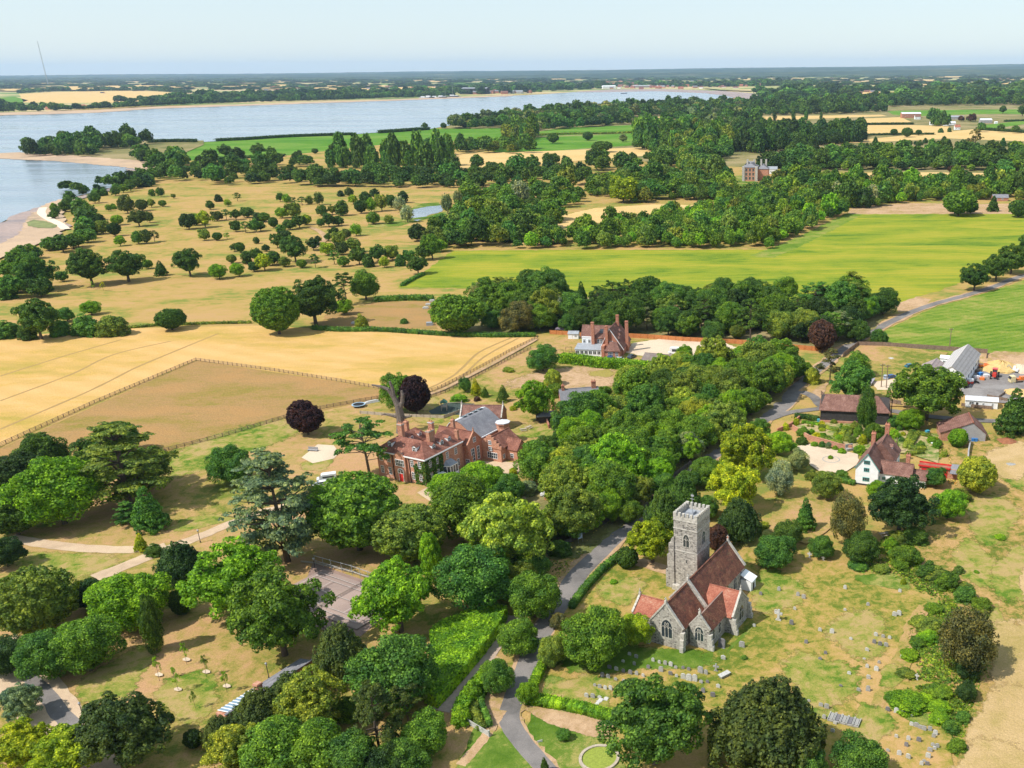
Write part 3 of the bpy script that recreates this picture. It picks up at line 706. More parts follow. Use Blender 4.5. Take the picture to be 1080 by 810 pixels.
field('crop_field_headland', [(812,262),(850,246),(893,225),(910,226),(880,242),(840,262),(815,272),(790,270)], CROP2, 1)
strip('field_track', [(454,299),(468,290),(483,278),(494,269)], 1.3, BARE, jit=.3); strip('field_track', [(458,299),(472,290),(486,278),(497,269)], 1.3, BARE, jit=.3)
strip('field_track', [(831,268),(842,258),(865,245),(890,233)], 1.6, BARE, jit=.4)
field('rough_bank', [(942,318),(960,311),(982,316),(972,325),(948,330)], BARE)
field('beet_field', [(918,357),(940,345),(985,325),(1050,306),(1090,292),(1400,262),(1500,430),(1090,386),(1040,380),(960,369),(918,363)], CROP2, .5)
strip('tractor_line', [(948,357),(962,350),(982,340)], 1.0, BARE, jit=.3); strip('tractor_line', [(953,357),(967,350),(986,341)], 1.0, BARE, jit=.3)
strip('tractor_line', [(1008,330),(1030,322),(1055,313)], 1.2, BARE, jit=.4)
field('paddock', [(330,350),(345,330),(400,318),(455,318),(462,347),(400,346)], BROWN, .8)
field('wheat_field', [(-300,370),(0,355),(140,346.5),(267,343.5),(360,347.5),(470,352),(567,355),(565,360),(520,383),(455,413),(437,418),(400,410),(360,403),(207,380),(100,425),(0,471),(-150,545),(-500,700),(-600,420)], WHEAT)
for a in ([(0,397),(60,378),(129,358)], [(0,423),(75,395),(120,374),(180,360)], [(0,453),(95,412),(150,385),(230,352)], [(448,412),(480,395),(505,372),(540,356)], [(453,414),(486,398),(510,377),(546,357)]):
    strip('tramline', a, 1.1, m_plain('crushed_straw', (.34,.22,.08), .2), jit=.15)
field('pasture', [(207,380.5),(360,403.5),(402,411),(404,419),(345,432),(300,441),(170,477),(100,505),(-50,560),(-200,640),(-200,580),(0,473)], BROWN, .3)
# park and gardens round the hall
PARK = field('park_lawn', [(-300,600),(-50,562),(100,507),(170,478),(300,442),(345,433),(404,420),(440,419),(500,399),(565,361),(600,352),(700,360),(830,365),(840,420),(800,450),(700,515),(650,565),(600,640),(560,720),(520,830),(-300,900)], DRYB, .5)
for px in ([(2,596),(40,580),(100,588),(130,600),(90,610),(30,606)], [(170,480),(300,446),(330,440),(300,458),(240,475),(200,500),(172,510)], [(170,556),(200,560),(260,545),(255,540)],
           [(70,735),(110,700),(150,680),(165,690),(150,720),(110,745),(90,750)], [(395,560),(415,550),(430,556)], [(318,490),(345,482),(350,492),(325,498)], [(440,433),(470,434),(465,446),(440,442)],
           [(535,450),(575,447),(590,455),(570,462),(538,460)], [(430,420),(462,421),(460,432),(430,430)], [(170,716),(215,705),(235,745),(200,765),(165,755)]):
    soft('lawn_patch', px, m_ground('patchy_green', [(.37,.27,.11),(.27,.25,.06),(.17,.21,.035),(.09,.165,.018)], .06, .35, 3, contrast=.9) if 'patchy_green' not in MATS else MATS['patchy_green'])
strip('gravel_path', [(10,567),(40,573),(80,578),(120,580),(160,579),(175,576)], 3.6, SANDY, jit=.2)
strip('gravel_path', [(100,610),(130,598),(167,583),(211,566),(250,550),(275,541),(310,532)], [4.5,4.2,4,3.6,3.4,3.4,3.4], SANDY, jit=.2)
strip('gravel_track', [(-10,680),(20,710),(45,742),(75,785),(100,830)], 9, SANDY, jit=.2)
strip('gravel_track', [(8,690),(30,712),(56,742),(78,772)], 3.0, ROAD, jit=.3)
field('tennis_court', [(330,594),(398,617),(430,630),(380,672),(350,668),(312,655),(318,625)], COURTR)
field('hall_forecourt', [(440,520),(455,512),(470,503),(492,492),(505,487),(530,487),(560,490),(545,500),(520,508),(480,520),(455,530)], SANDY)
field('hall_forecourt', [(538,521),(556,514),(576,512),(594,525),(580,530),(555,527)], SANDY)
field('terrace', [(318,483),(335,469),(352,470),(358,478),(352,484),(330,489)], PINKG)
field('garden_lawn', [(468,438),(500,418),(540,398),(570,385),(650,389),(664,393),(640,404),(600,412),(585,425),(560,440),(545,420),(505,416)], DRYB, .5)
soft('dry_pale_lawn', [(545,400),(575,388),(655,391),(652,398),(610,405),(590,414),(560,412)], BARE)
soft('green_ring', [(620,394),(632,390.5),(645,391),(650,394),(640,398),(625,398)], m_plain('worn_green', (.30,.24,.06), .2))
field('house_gravel', [(660,372),(668,362),(700,357),(760,360),(790,372),(786,392),(760,392),(730,378),(690,378)], PINKG, .5)
field('playground_surface', [(452,434),(470,425),(500,426),(506,434),(490,438),(455,437)], m_plain('dark_play_surface', (.05,.07,.06), .3))
field('kitchen_path', [(583,497),(606,488),(618,478),(625,482),(612,500),(595,508)], SANDY, .3)
# roads
strip('road_shoulder', [(835,403),(825,425),(800,445),(772,467),(738,490),(694,524),(655,562),(628,588),(607,610),(590,642),(569,670),(556,704),(545,730),(537,758),(550,782),(568,803),(600,840)], [10,10,8,7.4,7,7,7,7.4,7.2,6.8,6,5.6,5,4.6,4.4,4.2,4.2], BARE, jit=.5)
strip('road_shoulder', [(1140,280),(1080,291),(1050,302),(1018,312),(985,321),(958,331),(935,342),(910,356),(892,367),(874,381),(850,400),(836,412)], 6.5, BARE, jit=.7)
strip('village_road', [(835,403),(825,425),(800,445),(772,467),(738,490),(694,524),(655,562),(628,588),(607,610),(590,642),(569,670),(556,704),(545,730),(537,758),(550,782),(568,803),(600,840)], [9,8.5,5.6,4.8,4.6,4.6,4.6,4.8,5.2,5.0,4.4,4.0,3.7,3.4,3.2,3.2], ROAD, jit=.05)
strip('farm_lane', [(1140,280),(1080,291),(1050,302),(1018,312),(985,321),(958,331),(935,342),(910,356),(892,367),(874,381),(850,400),(836,412)], 4.2, ROAD, jit=.15)
strip('barn_lane', [(828,418),(845,414),(858,419),(864,426),(872,430),(900,431),(935,433),(960,437),(985,440),(1020,443),(1060,445),(1120,448)], 3.6, ROAD, jit=.1)
strip('barn_lane', [(810,443),(830,436),(850,433),(868,431)], 3.2, ROAD, jit=.1)
field('lane_verge', [(852,418),(862,408),(874,404),(866,420),(868,428),(860,424)], BARE, .3)
field('lane_verge', [(836,446),(846,437),(864,435),(864,443),(845,444)], DRYB, .3)
strip('hall_drive', [(540,650),(525,671),(512,690),(497,712),(480,730),(462,750)], 4.6, m_plain('brown_gravel', (.40,.31,.25), .2, 1), jit=.15)
strip('drain_channel', [(531,766),(541,765),(551,763)], .3, PINKG)
field('road_verge', [(520,690),(535,700),(535,740),(527,765),(505,745),(512,715)], BARE, .4)
field('garden_lawn', [(560,752),(585,748),(620,760),(650,775),(660,830),(590,830),(566,795),(555,775)], LUSH, .6)
soft('bare_patch', [(560,746),(600,748),(645,762),(655,772),(645,778),(610,764),(570,758)], BARE, 1.1, .7)
field('garden_lawn', [(485,800),(498,772),(505,760),(520,770),(540,790),(560,830),(470,830)], LUSH, .5)
field('verge_lawn', [(517,776),(530,768),(541,786),(564,806),(575,830),(540,820)], LUSH, .2)
strip('dirt_path', [(486,808),(500,792),(512,778),(522,762),(530,750)], 1.8, BARE, jit=.15)
field('belt_floor', [(490,352),(500,318),(540,306),(700,322),(800,326),(900,328),(942,320),(925,345),(900,362),(868,369),(780,361),(690,355),(600,350)], MATS['woodland_floor'], .8)
field('wood_floor', [(575,590),(545,620),(530,560),(560,520),(600,480),(640,440),(680,405),(760,385),(838,395),(825,422),(772,462),(730,490),(650,560),(610,590)], MATS['woodland_floor'], .8)
# churchyard, meadow and village plots
field('churchyard', [(600,640),(628,610),(654,592),(690,585),(730,600),(775,572),(800,560),(870,590),(905,598),(950,612),(985,640),(962,680),(958,720),(1000,760),(1010,830),(780,830),(740,780),(700,765),(640,758),(575,740),(560,732),(568,700)], GOLD, .4)
for px in ([(572,690),(640,690),(700,680),(760,690),(740,705),(690,702),(640,712),(600,705)], [(800,560),(830,555),(790,575),(778,580)], [(905,608),(930,605),(960,612),(965,622),(930,620),(903,614)], [(765,690),(790,668),(795,660),(780,675)], [(575,712),(600,720),(585,740),(572,735)],
           [(845,735),(870,742),(880,760),(850,750)], [(955,745),(990,755),(985,770),(950,758)]):
    soft('greener_turf', px, LUSH)
strip('mown_path', [(905,800),(915,775),(925,745),(940,715),(952,690),(962,660),(975,640)], 2.6, DRYB, jit=.4)
field('churchyard_path', [(660,588),(680,590),(700,596),(735,612),(730,617),(700,606),(670,597)], BARE, .4)
field('meadow', [(1000,470),(1060,455),(1140,470),(1300,830),(1010,830),(1020,760),(1040,700),(1010,640),(970,600),(960,570),(1000,540),(1010,510)], ROUGH, .6)
for q in ([(790,600),(850,612),(830,650),(785,640)], [(880,640),(940,655),(915,700),(870,680)], [(830,690),(900,705),(880,745),(830,725)], [(905,740),(945,750),(930,790),(895,775)], [(600,712),(650,718),(640,750),(585,735)], [(640,612),(680,612),(665,635),(630,636)], [(930,700),(955,705),(945,730),(925,725)]):
    soft('greener_turf', q, MATS['patchy_green'], 1.3, .3)
for q in ([(1020,530),(1060,520),(1075,560),(1030,575)], [(1000,570),(1050,585),(1060,630),(1015,610)], [(1040,640),(1065,650),(1050,700),(1030,690)], [(1060,480),(1085,485),(1080,520),(1055,510)], [(1045,590),(1085,580),(1085,630),(1060,640)]):
    soft('greener_turf', q, MATS['patchy_green'], 1.3, .35)
STRAW = m_ground('strawy_meadow', [(.50,.35,.18),(.44,.31,.14),(.34,.26,.09)], .05, .3, 2, bump=.6)
for q in ([(1055,665),(1100,655),(1110,740),(1050,745)], [(1035,735),(1090,730),(1095,800),(1030,805)], [(1080,590),(1120,590),(1120,660),(1075,655)], [(1020,790),(1080,790),(1090,840),(1020,840)], [(1040,480),(1080,470),(1085,500),(1045,505)]): soft('straw_patch', q, STRAW, 1.3, .5)
field('farm_yard_grass', [(905,362),(1000,372),(985,395),(960,430),(920,428),(900,415),(890,395)], DRYB, .3)
field('dirt_yard', [(920,404),(960,398),(950,412),(925,412)], PINKG, .4)
field('machinery_yard', [(1012,415),(1030,385),(1045,385),(1100,395),(1100,422),(1060,426),(1035,424)], TARM, .3)
field('rubble_bank', [(1036,378),(1050,371),(1100,373),(1140,378),(1140,392),(1080,388),(1045,384)], BARE, .8)
field('village_garden', [(840,450),(865,444),(940,448),(990,460),(990,490),(960,480),(900,473),(850,463)], m_ground('garden_soil_and_grass', [(.46,.33,.19),(.26,.26,.09),(.11,.18,.035)], .1, .5, 3, contrast=.9), .2)
field('white_house_drive', [(838,472),(855,469),(880,475),(905,480),(905,490),(890,500),(868,500),(855,492),(842,480)], PINKG, .3)
field('lawn_strip', [(820,515),(870,520),(900,525),(890,550),(850,575),(810,560)], DRYB, .4)
strip('pond_bank', [(408,236),(430,232),(455,229)], 8, LUSH)
sheet('park_pond', [(430,228),(435,221.5),(450,218),(466,216.5),(467,223),(452,227),(441,233),(434,232)], WATER, .12, 1)
sheet('pond_margin', [(430,221),(445,214.5),(463,213.5),(465,217),(450,218.5),(437,221.5)], LUSH, .1, 1)
sheet('pond_margin', [(438,232.5),(452,227.5),(465,224),(485,221),(470,227),(450,231),(420,239),(388,240),(388,236)], LUSH, .1, 1)
strip('park_path', [(328,240),(338,245),(343,253),(330,262)], 4, BARE)
# hills on the horizon
def ridge(y, x0, x1, h0, h1, seed, name='hills'):
    r = random.Random(seed); n = 260; vs = []
    for i in range(n+1):
        t = i/n; x = x0+(x1-x0)*t; z = h0+(h1-h0)*max(0, t-.35)/.65+7*math.sin(t*9+seed)+5*math.sin(t*31+seed)+r.uniform(-3, 3)
        vs += [(x, y-2600, 1.0), (x, y, max(2, z)), (x, y+2500, 1.0)]
    mb = MB(); mb.add(vs, [(3*i+k, 3*i+3+k, 3*i+4+k, 3*i+1+k) for i in range(n) for k in (0, 1)])
    o = mb.build(name, MATS['far_woods_floor']); o['kind'] = 'structure'
m_ground('far_woods_floor', [(.30,.24,.12),(.06,.09,.04),(.02,.045,.025),(.015,.035,.02)], .0012, .004, .02, (1, 4, 1), contrast=.7, lush=-.10)
ridge(15500, -16000, 8000, 26, 80, 1); ridge(20500, -21000, 9500, 45, 140, 2); ridge(26000, -25000, 12000, 60, 190, 5)
# ================================================================== BUILDINGS
A0 = R(-26.6)      # the church and the hall share this bearing
FACE = {'f': (0, -1), 'b': (0, 1), 'l': (-1, 0), 'r': (1, 0)}
def frame_pts(face, x, y, z, u, w, d):
    """local point: u along the wall, w up, d outwards"""
    n = FACE[face]; a = (-n[1], n[0])
    return (x+a[0]*u+n[0]*d, y+a[1]*u+n[1]*d, z+w)
def wbox(mb, face, x, y, z, u0, u1, w0, w1, d0, d1, m=0):
    P = [frame_pts(face, x, y, z, u, w, d) for d in (d0, d1) for u, w in ((u0, w0), (u1, w0), (u1, w1), (u0, w1))]
    mb.add(P, [(0,1,2,3),(7,6,5,4),(0,4,5,1),(1,5,6,2),(2,6,7,3),(3,7,4,0)], m)
def window(par, face, x, y, z, w=1.1, h=1.5, fm=None, name='window', bars=1, rows=1, t=.09):
    """sash window centred at (x, y), sill height z, proud of its wall"""
    mb = MB(); wbox(mb, face, x, y, z, -w/2+t, w/2-t, t, h-t, -.05, .035, 1)
    for u0, u1, a, b in ((-w/2, w/2, 0, t), (-w/2, w/2, h-t, h), (-w/2, -w/2+t, t, h-t), (w/2-t, w/2, t, h-t)): wbox(mb, face, x, y, z, u0, u1, a, b, -.05, .09)
    for i in range(bars): c = -w/2+w*(i+1)/(bars+1); wbox(mb, face, x, y, z, c-.035, c+.035, t, h-t, -.04, .07)
    for i in range(rows): c = h*(i+1)/(rows+1); wbox(mb, face, x, y, z, -w/2+t, w/2-t, c-.03, c+.03, -.04, .065)
    return mb.build(name, [fm or WHITE, GLASS], par)
def door(par, face, x, y, w=1.0, h=2.1, mat=None, frame=None, z=0):
    mb = MB(); wbox(mb, face, x, y, z, -w/2, w/2, 0, h, -.04, .06); o = mb.build('door', mat or REDP, par)
    mb = MB()
    for u0, u1, a, b in ((-w/2-.12, -w/2, 0, h+.12), (w/2, w/2+.12, 0, h+.12), (-w/2, w/2, h, h+.12)): wbox(mb, face, x, y, z, u0, u1, a, b, -.04, .1)
    mb.build('door_frame', frame or WHITE, o); return o
def gable_walls(x0, x1, y0, y1, ez, rz, axis='y', apex=None, z0=0):
    """closed wall volume with gables on the ends of `axis`"""
    mb = MB()
    if axis == 'y':
        c = (x0+x1)/2 if apex is None else apex; pr = [(x0, z0), (x1, z0), (x1, ez), (c, rz), (x0, ez)]
        vs = [(a, y0, b) for a, b in pr]+[(a, y1, b) for a, b in pr]
    else:
        c = (y0+y1)/2 if apex is None else apex; pr = [(y0, z0), (y1, z0), (y1, ez), (c, rz), (y0, ez)]
        vs = [(x0, a, b) for a, b in pr]+[(x1, a, b) for a, b in pr]
    return mb.add(vs, [(0,1,2,3,4),(9,8,7,6,5)]+[(i,(i+1)%5,5+(i+1)%5,5+i) for i in range(5)])
def gable_roof(x0, x1, y0, y1, ez, rz, axis='y', o=.35, g=.25, t=.18, apex=None, sides='both'):
    mb = MB(); up = .10
    if axis == 'y':
        c = (x0+x1)/2 if apex is None else apex; s1 = (rz-ez)/(c-x0); s2 = (rz-ez)/(x1-c)
        if sides in ('both', 'a'): mb.slab([(x0-o, y0-g, ez-o*s1+up), (c, y0-g, rz+up), (c, y1+g, rz+up), (x0-o, y1+g, ez-o*s1+up)], t)
        if sides in ('both', 'b'): mb.slab([(c, y0-g, rz+up), (x1+o, y0-g, ez-o*s2+up), (x1+o, y1+g, ez-o*s2+up), (c, y1+g, rz+up)], t)
        if sides == 'both': mb.box(c-.14, c+.14, y0-g-.01, y1+g+.01, rz+up-.06, rz+up+.09)
    else:
        c = (y0+y1)/2 if apex is None else apex; s1 = (rz-ez)/(c-y0); s2 = (rz-ez)/(y1-c)
        if sides in ('both', 'a'): mb.slab([(x0-g, y0-o, ez-o*s1+up), (x1+g, y0-o, ez-o*s1+up), (x1+g, c, rz+up), (x0-g, c, rz+up)], t)
        if sides in ('both', 'b'): mb.slab([(x0-g, c, rz+up), (x1+g, c, rz+up), (x1+g, y1+o, ez-o*s2+up), (x0-g, y1+o, ez-o*s2+up)], t)
        if sides == 'both': mb.box(x0-g-.01, x1+g+.01, c-.14, c+.14, rz+up-.06, rz+up+.09)
    return mb
def hip_roof(x0, x1, y0, y1, ez, rz, o=.4, hipa=None, hipb=None, axis='x'):
    X0, X1, Y0, Y1 = x0-o, x1+o, y0-o, y1+o; mb = MB()
    if axis == 'x':
        h = (Y1-Y0)/2; a = X0+(h if hipa is None else hipa); b = X1-(h if hipb is None else hipb); c = (Y0+Y1)/2
        vs = [(X0,Y0,ez),(X1,Y0,ez),(X1,Y1,ez),(X0,Y1,ez),(a,c,rz),(b,c,rz),(X0,Y0,ez-.18),(X1,Y0,ez-.18),(X1,Y1,ez-.18),(X0,Y1,ez-.18)]
        fs = [(0,1,5,4),(1,2,5),(2,3,4,5),(3,0,4)]
    else:
        h = (X1-X0)/2; a = Y0+(h if hipa is None else hipa); b = Y1-(h if hipb is None else hipb); c = (X0+X1)/2
        vs = [(X0,Y0,ez),(X1,Y0,ez),(X1,Y1,ez),(X0,Y1,ez),(c,a,rz),(c,b,rz),(X0,Y0,ez-.18),(X1,Y0,ez-.18),(X1,Y1,ez-.18),(X0,Y1,ez-.18)]
        fs = [(0,1,4),(1,2,5,4),(2,3,5),(3,0,4,5)]
    return mb.add(vs, fs+[(0,6,7,1),(1,7,8,2),(2,8,9,3),(3,9,6,0),(9,8,7,6)])
def chimney(par, x, y, z0, z1, w=.9, d=.9, pots=2, mat=None, cap=None):
    mb = MB(); mb.box(x-w/2, x+w/2, y-d/2, y+d/2, z0, z1); o = mb.build('chimney', mat or BRICK, par)
    c = MB(); c.box(x-w/2-.1, x+w/2+.1, y-d/2-.1, y+d/2+.1, z1-.35, z1-.1); c.build('chimney_cap', cap or mat or BRICK, o)
    for i in range(pots):
        q = MB(); px = x+(i-(pots-1)/2)*w*.55/max(1, pots-1) if pots > 1 else x; q.lathe([(.13, z1), (.10, z1+.55), (.13, z1+.6)], 8, (px, y)); q.build('chimney_pot', TERRA, o)
    return o
def dormer(par, face, x, y, z, w=1.3, h=1.2, d=1.8, rm=None, wm=None):
    """small gabled dormer whose front stands at (x, y), sill z"""
    n = FACE[face]; mb = MB(); P = lambda u, w_, dd: frame_pts(face, x, y, z, u, w_, dd)
    pr = [(-w/2, 0), (w/2, 0), (w/2, h), (0, h+w*.38), (-w/2, h)]
    mb.add([P(a, b, 0) for a, b in pr]+[P(a, b, -d) for a, b in pr], [(0,1,2,3,4),(9,8,7,6,5)]+[(i,(i+1)%5,5+(i+1)%5,5+i) for i in range(5)])
    o = mb.build('dormer', wm or WHITE, par)
    r = MB(); e = .15
    r.slab([P(-w/2-e, h-e*.7+.08, .2), P(0, h+w*.38+.08, .2), P(0, h+w*.38+.08, -d), P(-w/2-e, h-e*.7+.08, -d)], .1)
    r.slab([P(0, h+w*.38+.08, .2), P(w/2+e, h-e*.7+.08, .2), P(w/2+e, h-e*.7+.08, -d), P(0, h+w*.38+.08, -d)], .1); r.build('dormer_roof', rm or HALL_TILE, o)
    window(o, face, x, y, z+.1, w-.3, h-.15); return o
def arch_window(par, face, x, y, z, w, h, lights=3, name='traceried_window', frame=None):
    """pointed church window: stone surround, dark glass, mullions that fork in the head"""
    mb = MB(); K = 9; sp = h*.58
    def outline(w_, h_, off=0):
        pts = [(-w_/2, off), (w_/2, off)]
        for i in range(K+1): t = i/K; pts.append((w_/2*(math.cos(t*math.pi/2))**1.15, off*0+sp+(h_-sp)*math.sin(t*math.pi/2)**.95))
        for i in range(K-1, -1, -1): t = i/K; pts.append((-w_/2*(math.cos(t*math.pi/2))**1.15, sp+(h_-sp)*math.sin(t*math.pi/2)**.95))
        return pts
    for ow, oh, d, m, off in ((w+.5, h+.3, .06, 0, -.22), (w, h, .09, 1, 0)):
        o = outline(ow, oh, off); n = len(o); P = [frame_pts(face, x, y, z, a, b, dd) for dd in (-.2, d) for a, b in o]
        mb.add(P, [tuple(range(n))[::-1], tuple(range(n, 2*n))]+[(i,(i+1)%n,n+(i+1)%n,n+i) for i in range(n)], m)
    for i in range(1, lights):
        u = -w/2+w*i/lights; wbox(mb, face, x, y, z, u-.06, u+.06, 0, sp+(h-sp)*.62, .08, .16)
    for i in range(lights):
        u = -w/2+w*(i+.5)/lights; q = w/lights/2
        for s in (-1, 1): mb.bar(frame_pts(face, x, y, z, u+s*q, sp*.88, .13), frame_pts(face, x, y, z, u, sp*1.12, .13), .05, n=4)
    if lights > 2:
        for s in (-1, 1): mb.bar(frame_pts(face, x, y, z, s*w*.16, sp*1.05, .13), frame_pts(face, x, y, z, -s*w*.13, h*.88, .13), .05, n=4)
    return mb.build(name, [frame or ASHLAR, GLASS], par)
def coping(mb, x0, xa, x1, y, ez, rz, t=.28, over=.35, th=.32):
    for a, b in ((x0, xa), (x1, xa)):
        d = Vector((xa-a, 0, rz-ez)).normalized(); s = Vector((a, y, ez))-d*over*.6; e = Vector((xa, y, rz))+d*.05
        n = Vector((-d.z, 0, d.x)); n = n if n.z > 0 else -n
        vs = []
        for p in (s, e):
            for dy in (-t, t):
                for k in (0, th): q = p+n*k; vs.append((q.x, q.y+dy, q.z))
        mb.add(vs, [(0,1,3,2),(4,6,7,5),(0,2,6,4),(1,5,7,3),(0,4,5,1),(2,3,7,6)])
    mb.box(xa-.22, xa+.22, y-t, y+t, rz+.1, rz+.75)
    mb.box(xa-.07, xa+.07, y-.07, y+.07, rz+.7, rz+1.5); mb.box(xa-.3, xa+.3, y-.06, y+.06, rz+1.05, rz+1.2)

# ---------------- church
ch = empty('church', (-6.3, 161.2, 0), A0, 'medieval flint church with battlemented square tower and steep red tiled roofs in the churchyard', 'church')
gable_walls(-3.6, 3.6, 0, 9.6, 5.1, 9.7).build('chancel_wall', FLINT, ch)
gable_walls(-4.0, 4.0, 9.4, 29.2, 5.2, 10.1).build('nave_wall', FLINT, ch)
gable_walls(4.0, 8.3, 2.4, 14, 4.7, 7.5, apex=6.15).build('chapel_wall', FLINT, ch)
gable_walls(4.0, 10.2, 9.8, 17.3, 4.2, 8.0, 'x').build('transept_wall', FLINT, ch)
gable_walls(-10.6, -3.0, 4.8, 11.2, 2.7, 5.0, 'x').build('vestry_wall', FLINT, ch)
gable_roof(-3.6, 3.6, .35, 9.2, 5.1, 9.7, g=0).build('chancel_roof', RED_TILE, ch)
gable_roof(-4.0, 4.0, 9.9, 28.8, 5.2, 10.1, g=0).build('nave_roof', RED_TILE, ch)
gable_roof(4.0, 8.3, 2.8, 13.3, 4.7, 7.5, g=0, apex=6.15, sides='b').build('chapel_roof', RED_TILE, ch)
tag(gable_roof(4.0, 8.3, 2.8, 13.3, 4.7, 7.5, g=0, apex=6.15, sides='a').build('chapel_roof', GLARE_TILE, ch), 'inner slope of the chapel roof coloured pale pinkish for sun glare')
tag(gable_roof(3.0, 9.8, 9.8, 17.3, 4.2, 8.0, 'x', g=0).build('transept_roof', ORANGE_TILE, ch), 'bright orange-red transept roof')
tag(gable_roof(-10.2, -3.4, 4.8, 11.2, 2.7, 5.0, 'x', g=0).build('vestry_roof', ORANGE_TILE, ch), 'bright red vestry roof')
mb = MB(); coping(mb, -3.6, 0, 3.6, .15, 5.1, 9.8); mb.build('gable_coping', ASHLAR, ch)
mb = MB(); coping(mb, -4.0, 0, 4.0, 9.6, 5.3, 10.2); mb.build('gable_coping', ASHLAR, ch)
mb = MB(); coping(mb, -4.0, 0, 4.0, 29.0, 5.3, 10.2); mb.build('gable_coping', ASHLAR, ch)
mb = MB(); coping(mb, 4.0, 6.15, 8.3, 2.6, 4.8, 7.6, .22, .3, .25); mb.build('gable_coping', ASHLAR, ch)
def swap(mb, cx):     # turn a y-facing coping into an x-facing one
    mb.v = [(cx+(y), x, z) for x, y, z in mb.v]; return mb
mb = MB(); coping(mb, 9.8, 13.55, 17.3, 0, 4.3, 8.1, .22, .3, .25); swap(mb, 10.05).build('gable_coping', ASHLAR, ch)
mb = MB(); coping(mb, 4.8, 8.0, 11.2, 0, 2.8, 5.1, .22, .3, .25); swap(mb, -10.4).build('gable_coping', ASHLAR, ch)
arch_window(ch, 'f', 0.2, 0, 2.4, 2.3, 3.9, 3); arch_window(ch, 'f', 6.15, 2.4, 1.9, 1.8, 3.0, 3)
arch_window(ch, 'r', 10.2, 13.55, 1.8, 1.9, 3.2, 2)
for yy in (4.3, 7.2): arch_window(ch, 'r', 8.3, yy, 1.7, 1.0, 2.2, 2, 'lancet_window')
for yy in (20.2, 24.2, 27.2): arch_window(ch, 'r', 4.0, yy, 1.7, 1.3, 2.9, 2, 'lancet_window')
arch_window(ch, 'r', 3.6, 1.3, 2.0, .9, 2.2, 2, 'lancet_window')
for (x, y) in ((3.75, .2), (-3.75, .2)):
    mb = MB()
    for h, e in ((1.4, 1.0), (2.9, .75), (4.3, .5)): mb.box(x-.38-(.02*e), x+.38+(.02*e), y-e-.1, y+.2, 0, h)
    mb.build('buttress', ASHLAR, ch)
for (x, y) in ((8.25, 2.6), (10.15, 9.9), (10.15, 17.2)):
    mb = MB()
    for h, e in ((1.3, .85), (2.6, .6), (3.7, .4)): mb.box(x-.3, x+.2+e, y-.33-.02*e, y+.33+.02*e, 0, h)
    mb.build('buttress', ASHLAR, ch)
mb = MB(); mb.lathe([(.09, 9.9), (.09, 10.2), (.24, 10.6), (.16, 11.3), (0.02, 11.7)], 8, (0, 29.0)); mb.build('finial', TERRA, ch)
# white lean-to and dark porch at the far end of the nave
mb = MB(); mb.box(4.05, 6.6, 27.0, 29.6, 0, 2.6); mb.slab([(4.05, 26.8, 3.9), (6.9, 26.8, 2.7), (6.9, 29.8, 2.7), (4.05, 29.8, 3.9)], .15); tag(mb.build('porch', WHITEB, ch), 'white rendered lean-to porch')
door(ch, 'r', 6.62, 28.2, 1.0, 2.0, BLACKB)
# tower
TX0, TX1, TY0, TY1 = -9.3, -3.7, 21.3, 27.5
mb = MB(); mb.prism([(TX0-.15,TY0-.15),(TX1+.15,TY0-.15),(TX1+.15,TY1+.15),(TX0-.15,TY1+.15)], 0, .9); mb.box(TX0,TX1,TY0,TY1,.9,17.0); tw = mb.build('tower', FLINT, ch)
for z in (9.6, 14.9, 16.9):
    q = MB(); q.box(TX0-.1,TX1+.1,TY0-.1,TY1+.1,z,z+.22); q.build('string_course', ASHLAR, tw)
mb = MB(); t = .42
mb.box(TX0-.06,TX1+.06,TY0-.06,TY0+t,17.1,17.9); mb.box(TX0-.06,TX1+.06,TY1-t,TY1+.06,17.1,17.9); mb.box(TX0-.06,TX0+t,TY0+t,TY1-t,17.1,17.9); mb.box(TX1-t,TX1+.06,TY0+t,TY1-t,17.1,17.9)
def merlons(a, b, fixed, ax):
    n = 6; s = (b-a)/n
    for i in range(n):
        p = a+i*s; w = s*.58
        if i in (0,): pass
        lo, hi = p+(0 if i == 0 else s*.21), p+(s*.79 if i < n-1 else s)
        if ax == 'x': mb.box(lo, hi, fixed[0], fixed[1], 17.9, 18.75)
        else: mb.box(fixed[0], fixed[1], lo, hi, 17.9, 18.75)
merlons(TX0-.06, TX1+.06, (TY0-.06, TY0+t), 'x'); merlons(TX0-.06, TX1+.06, (TY1-t, TY1+.06), 'x'); merlons(TY0+t+.3, TY1-t-.3, (TX0-.06, TX0+t), 'y'); merlons(TY0+t+.3, TY1-t-.3, (TX1-t, TX1+.06), 'y')
mb.build('battlements', ASHLAR, tw)
mb = MB(); mb.box(TX0+t,TX1-t,TY0+t,TY1-t,17.02,17.3); mb.box(TX0+1.4,TX0+3.2,TY0+3.0,TY0+4.6,17.3,17.8); mb.build('tower_roof', LEAD, tw)
mb = MB(); mb.bar((TX0+2.9,TY0+3.2,17.3),(TX0+2.9,TY0+3.2,22.3),.09,.04,6); mb.bar((TX0+2.4,TY0+3.2,21.0),(TX0+3.4,TY0+3.2,21.0),.05,n=5); mb.box(TX0+2.6,TX0+3.3,TY0+3.16,TY0+3.24,21.6,22.0); mb.build('weather_vane', METAL, tw)
arch_window(tw, 'f', -6.3, TY0, 11.0, 1.35, 2.9, 2, 'belfry_window'); arch_window(tw, 'r', TX1, 24.4, 11.0, 1.35, 2.9, 2, 'belfry_window')
window(tw, 'f', -6.3, TY0, 6.9, .5, 1.0, ASHLAR, bars=0, rows=0); window(tw, 'f', -6.1, TY0, 15.5, .4, .5, ASHLAR, bars=0, rows=0)
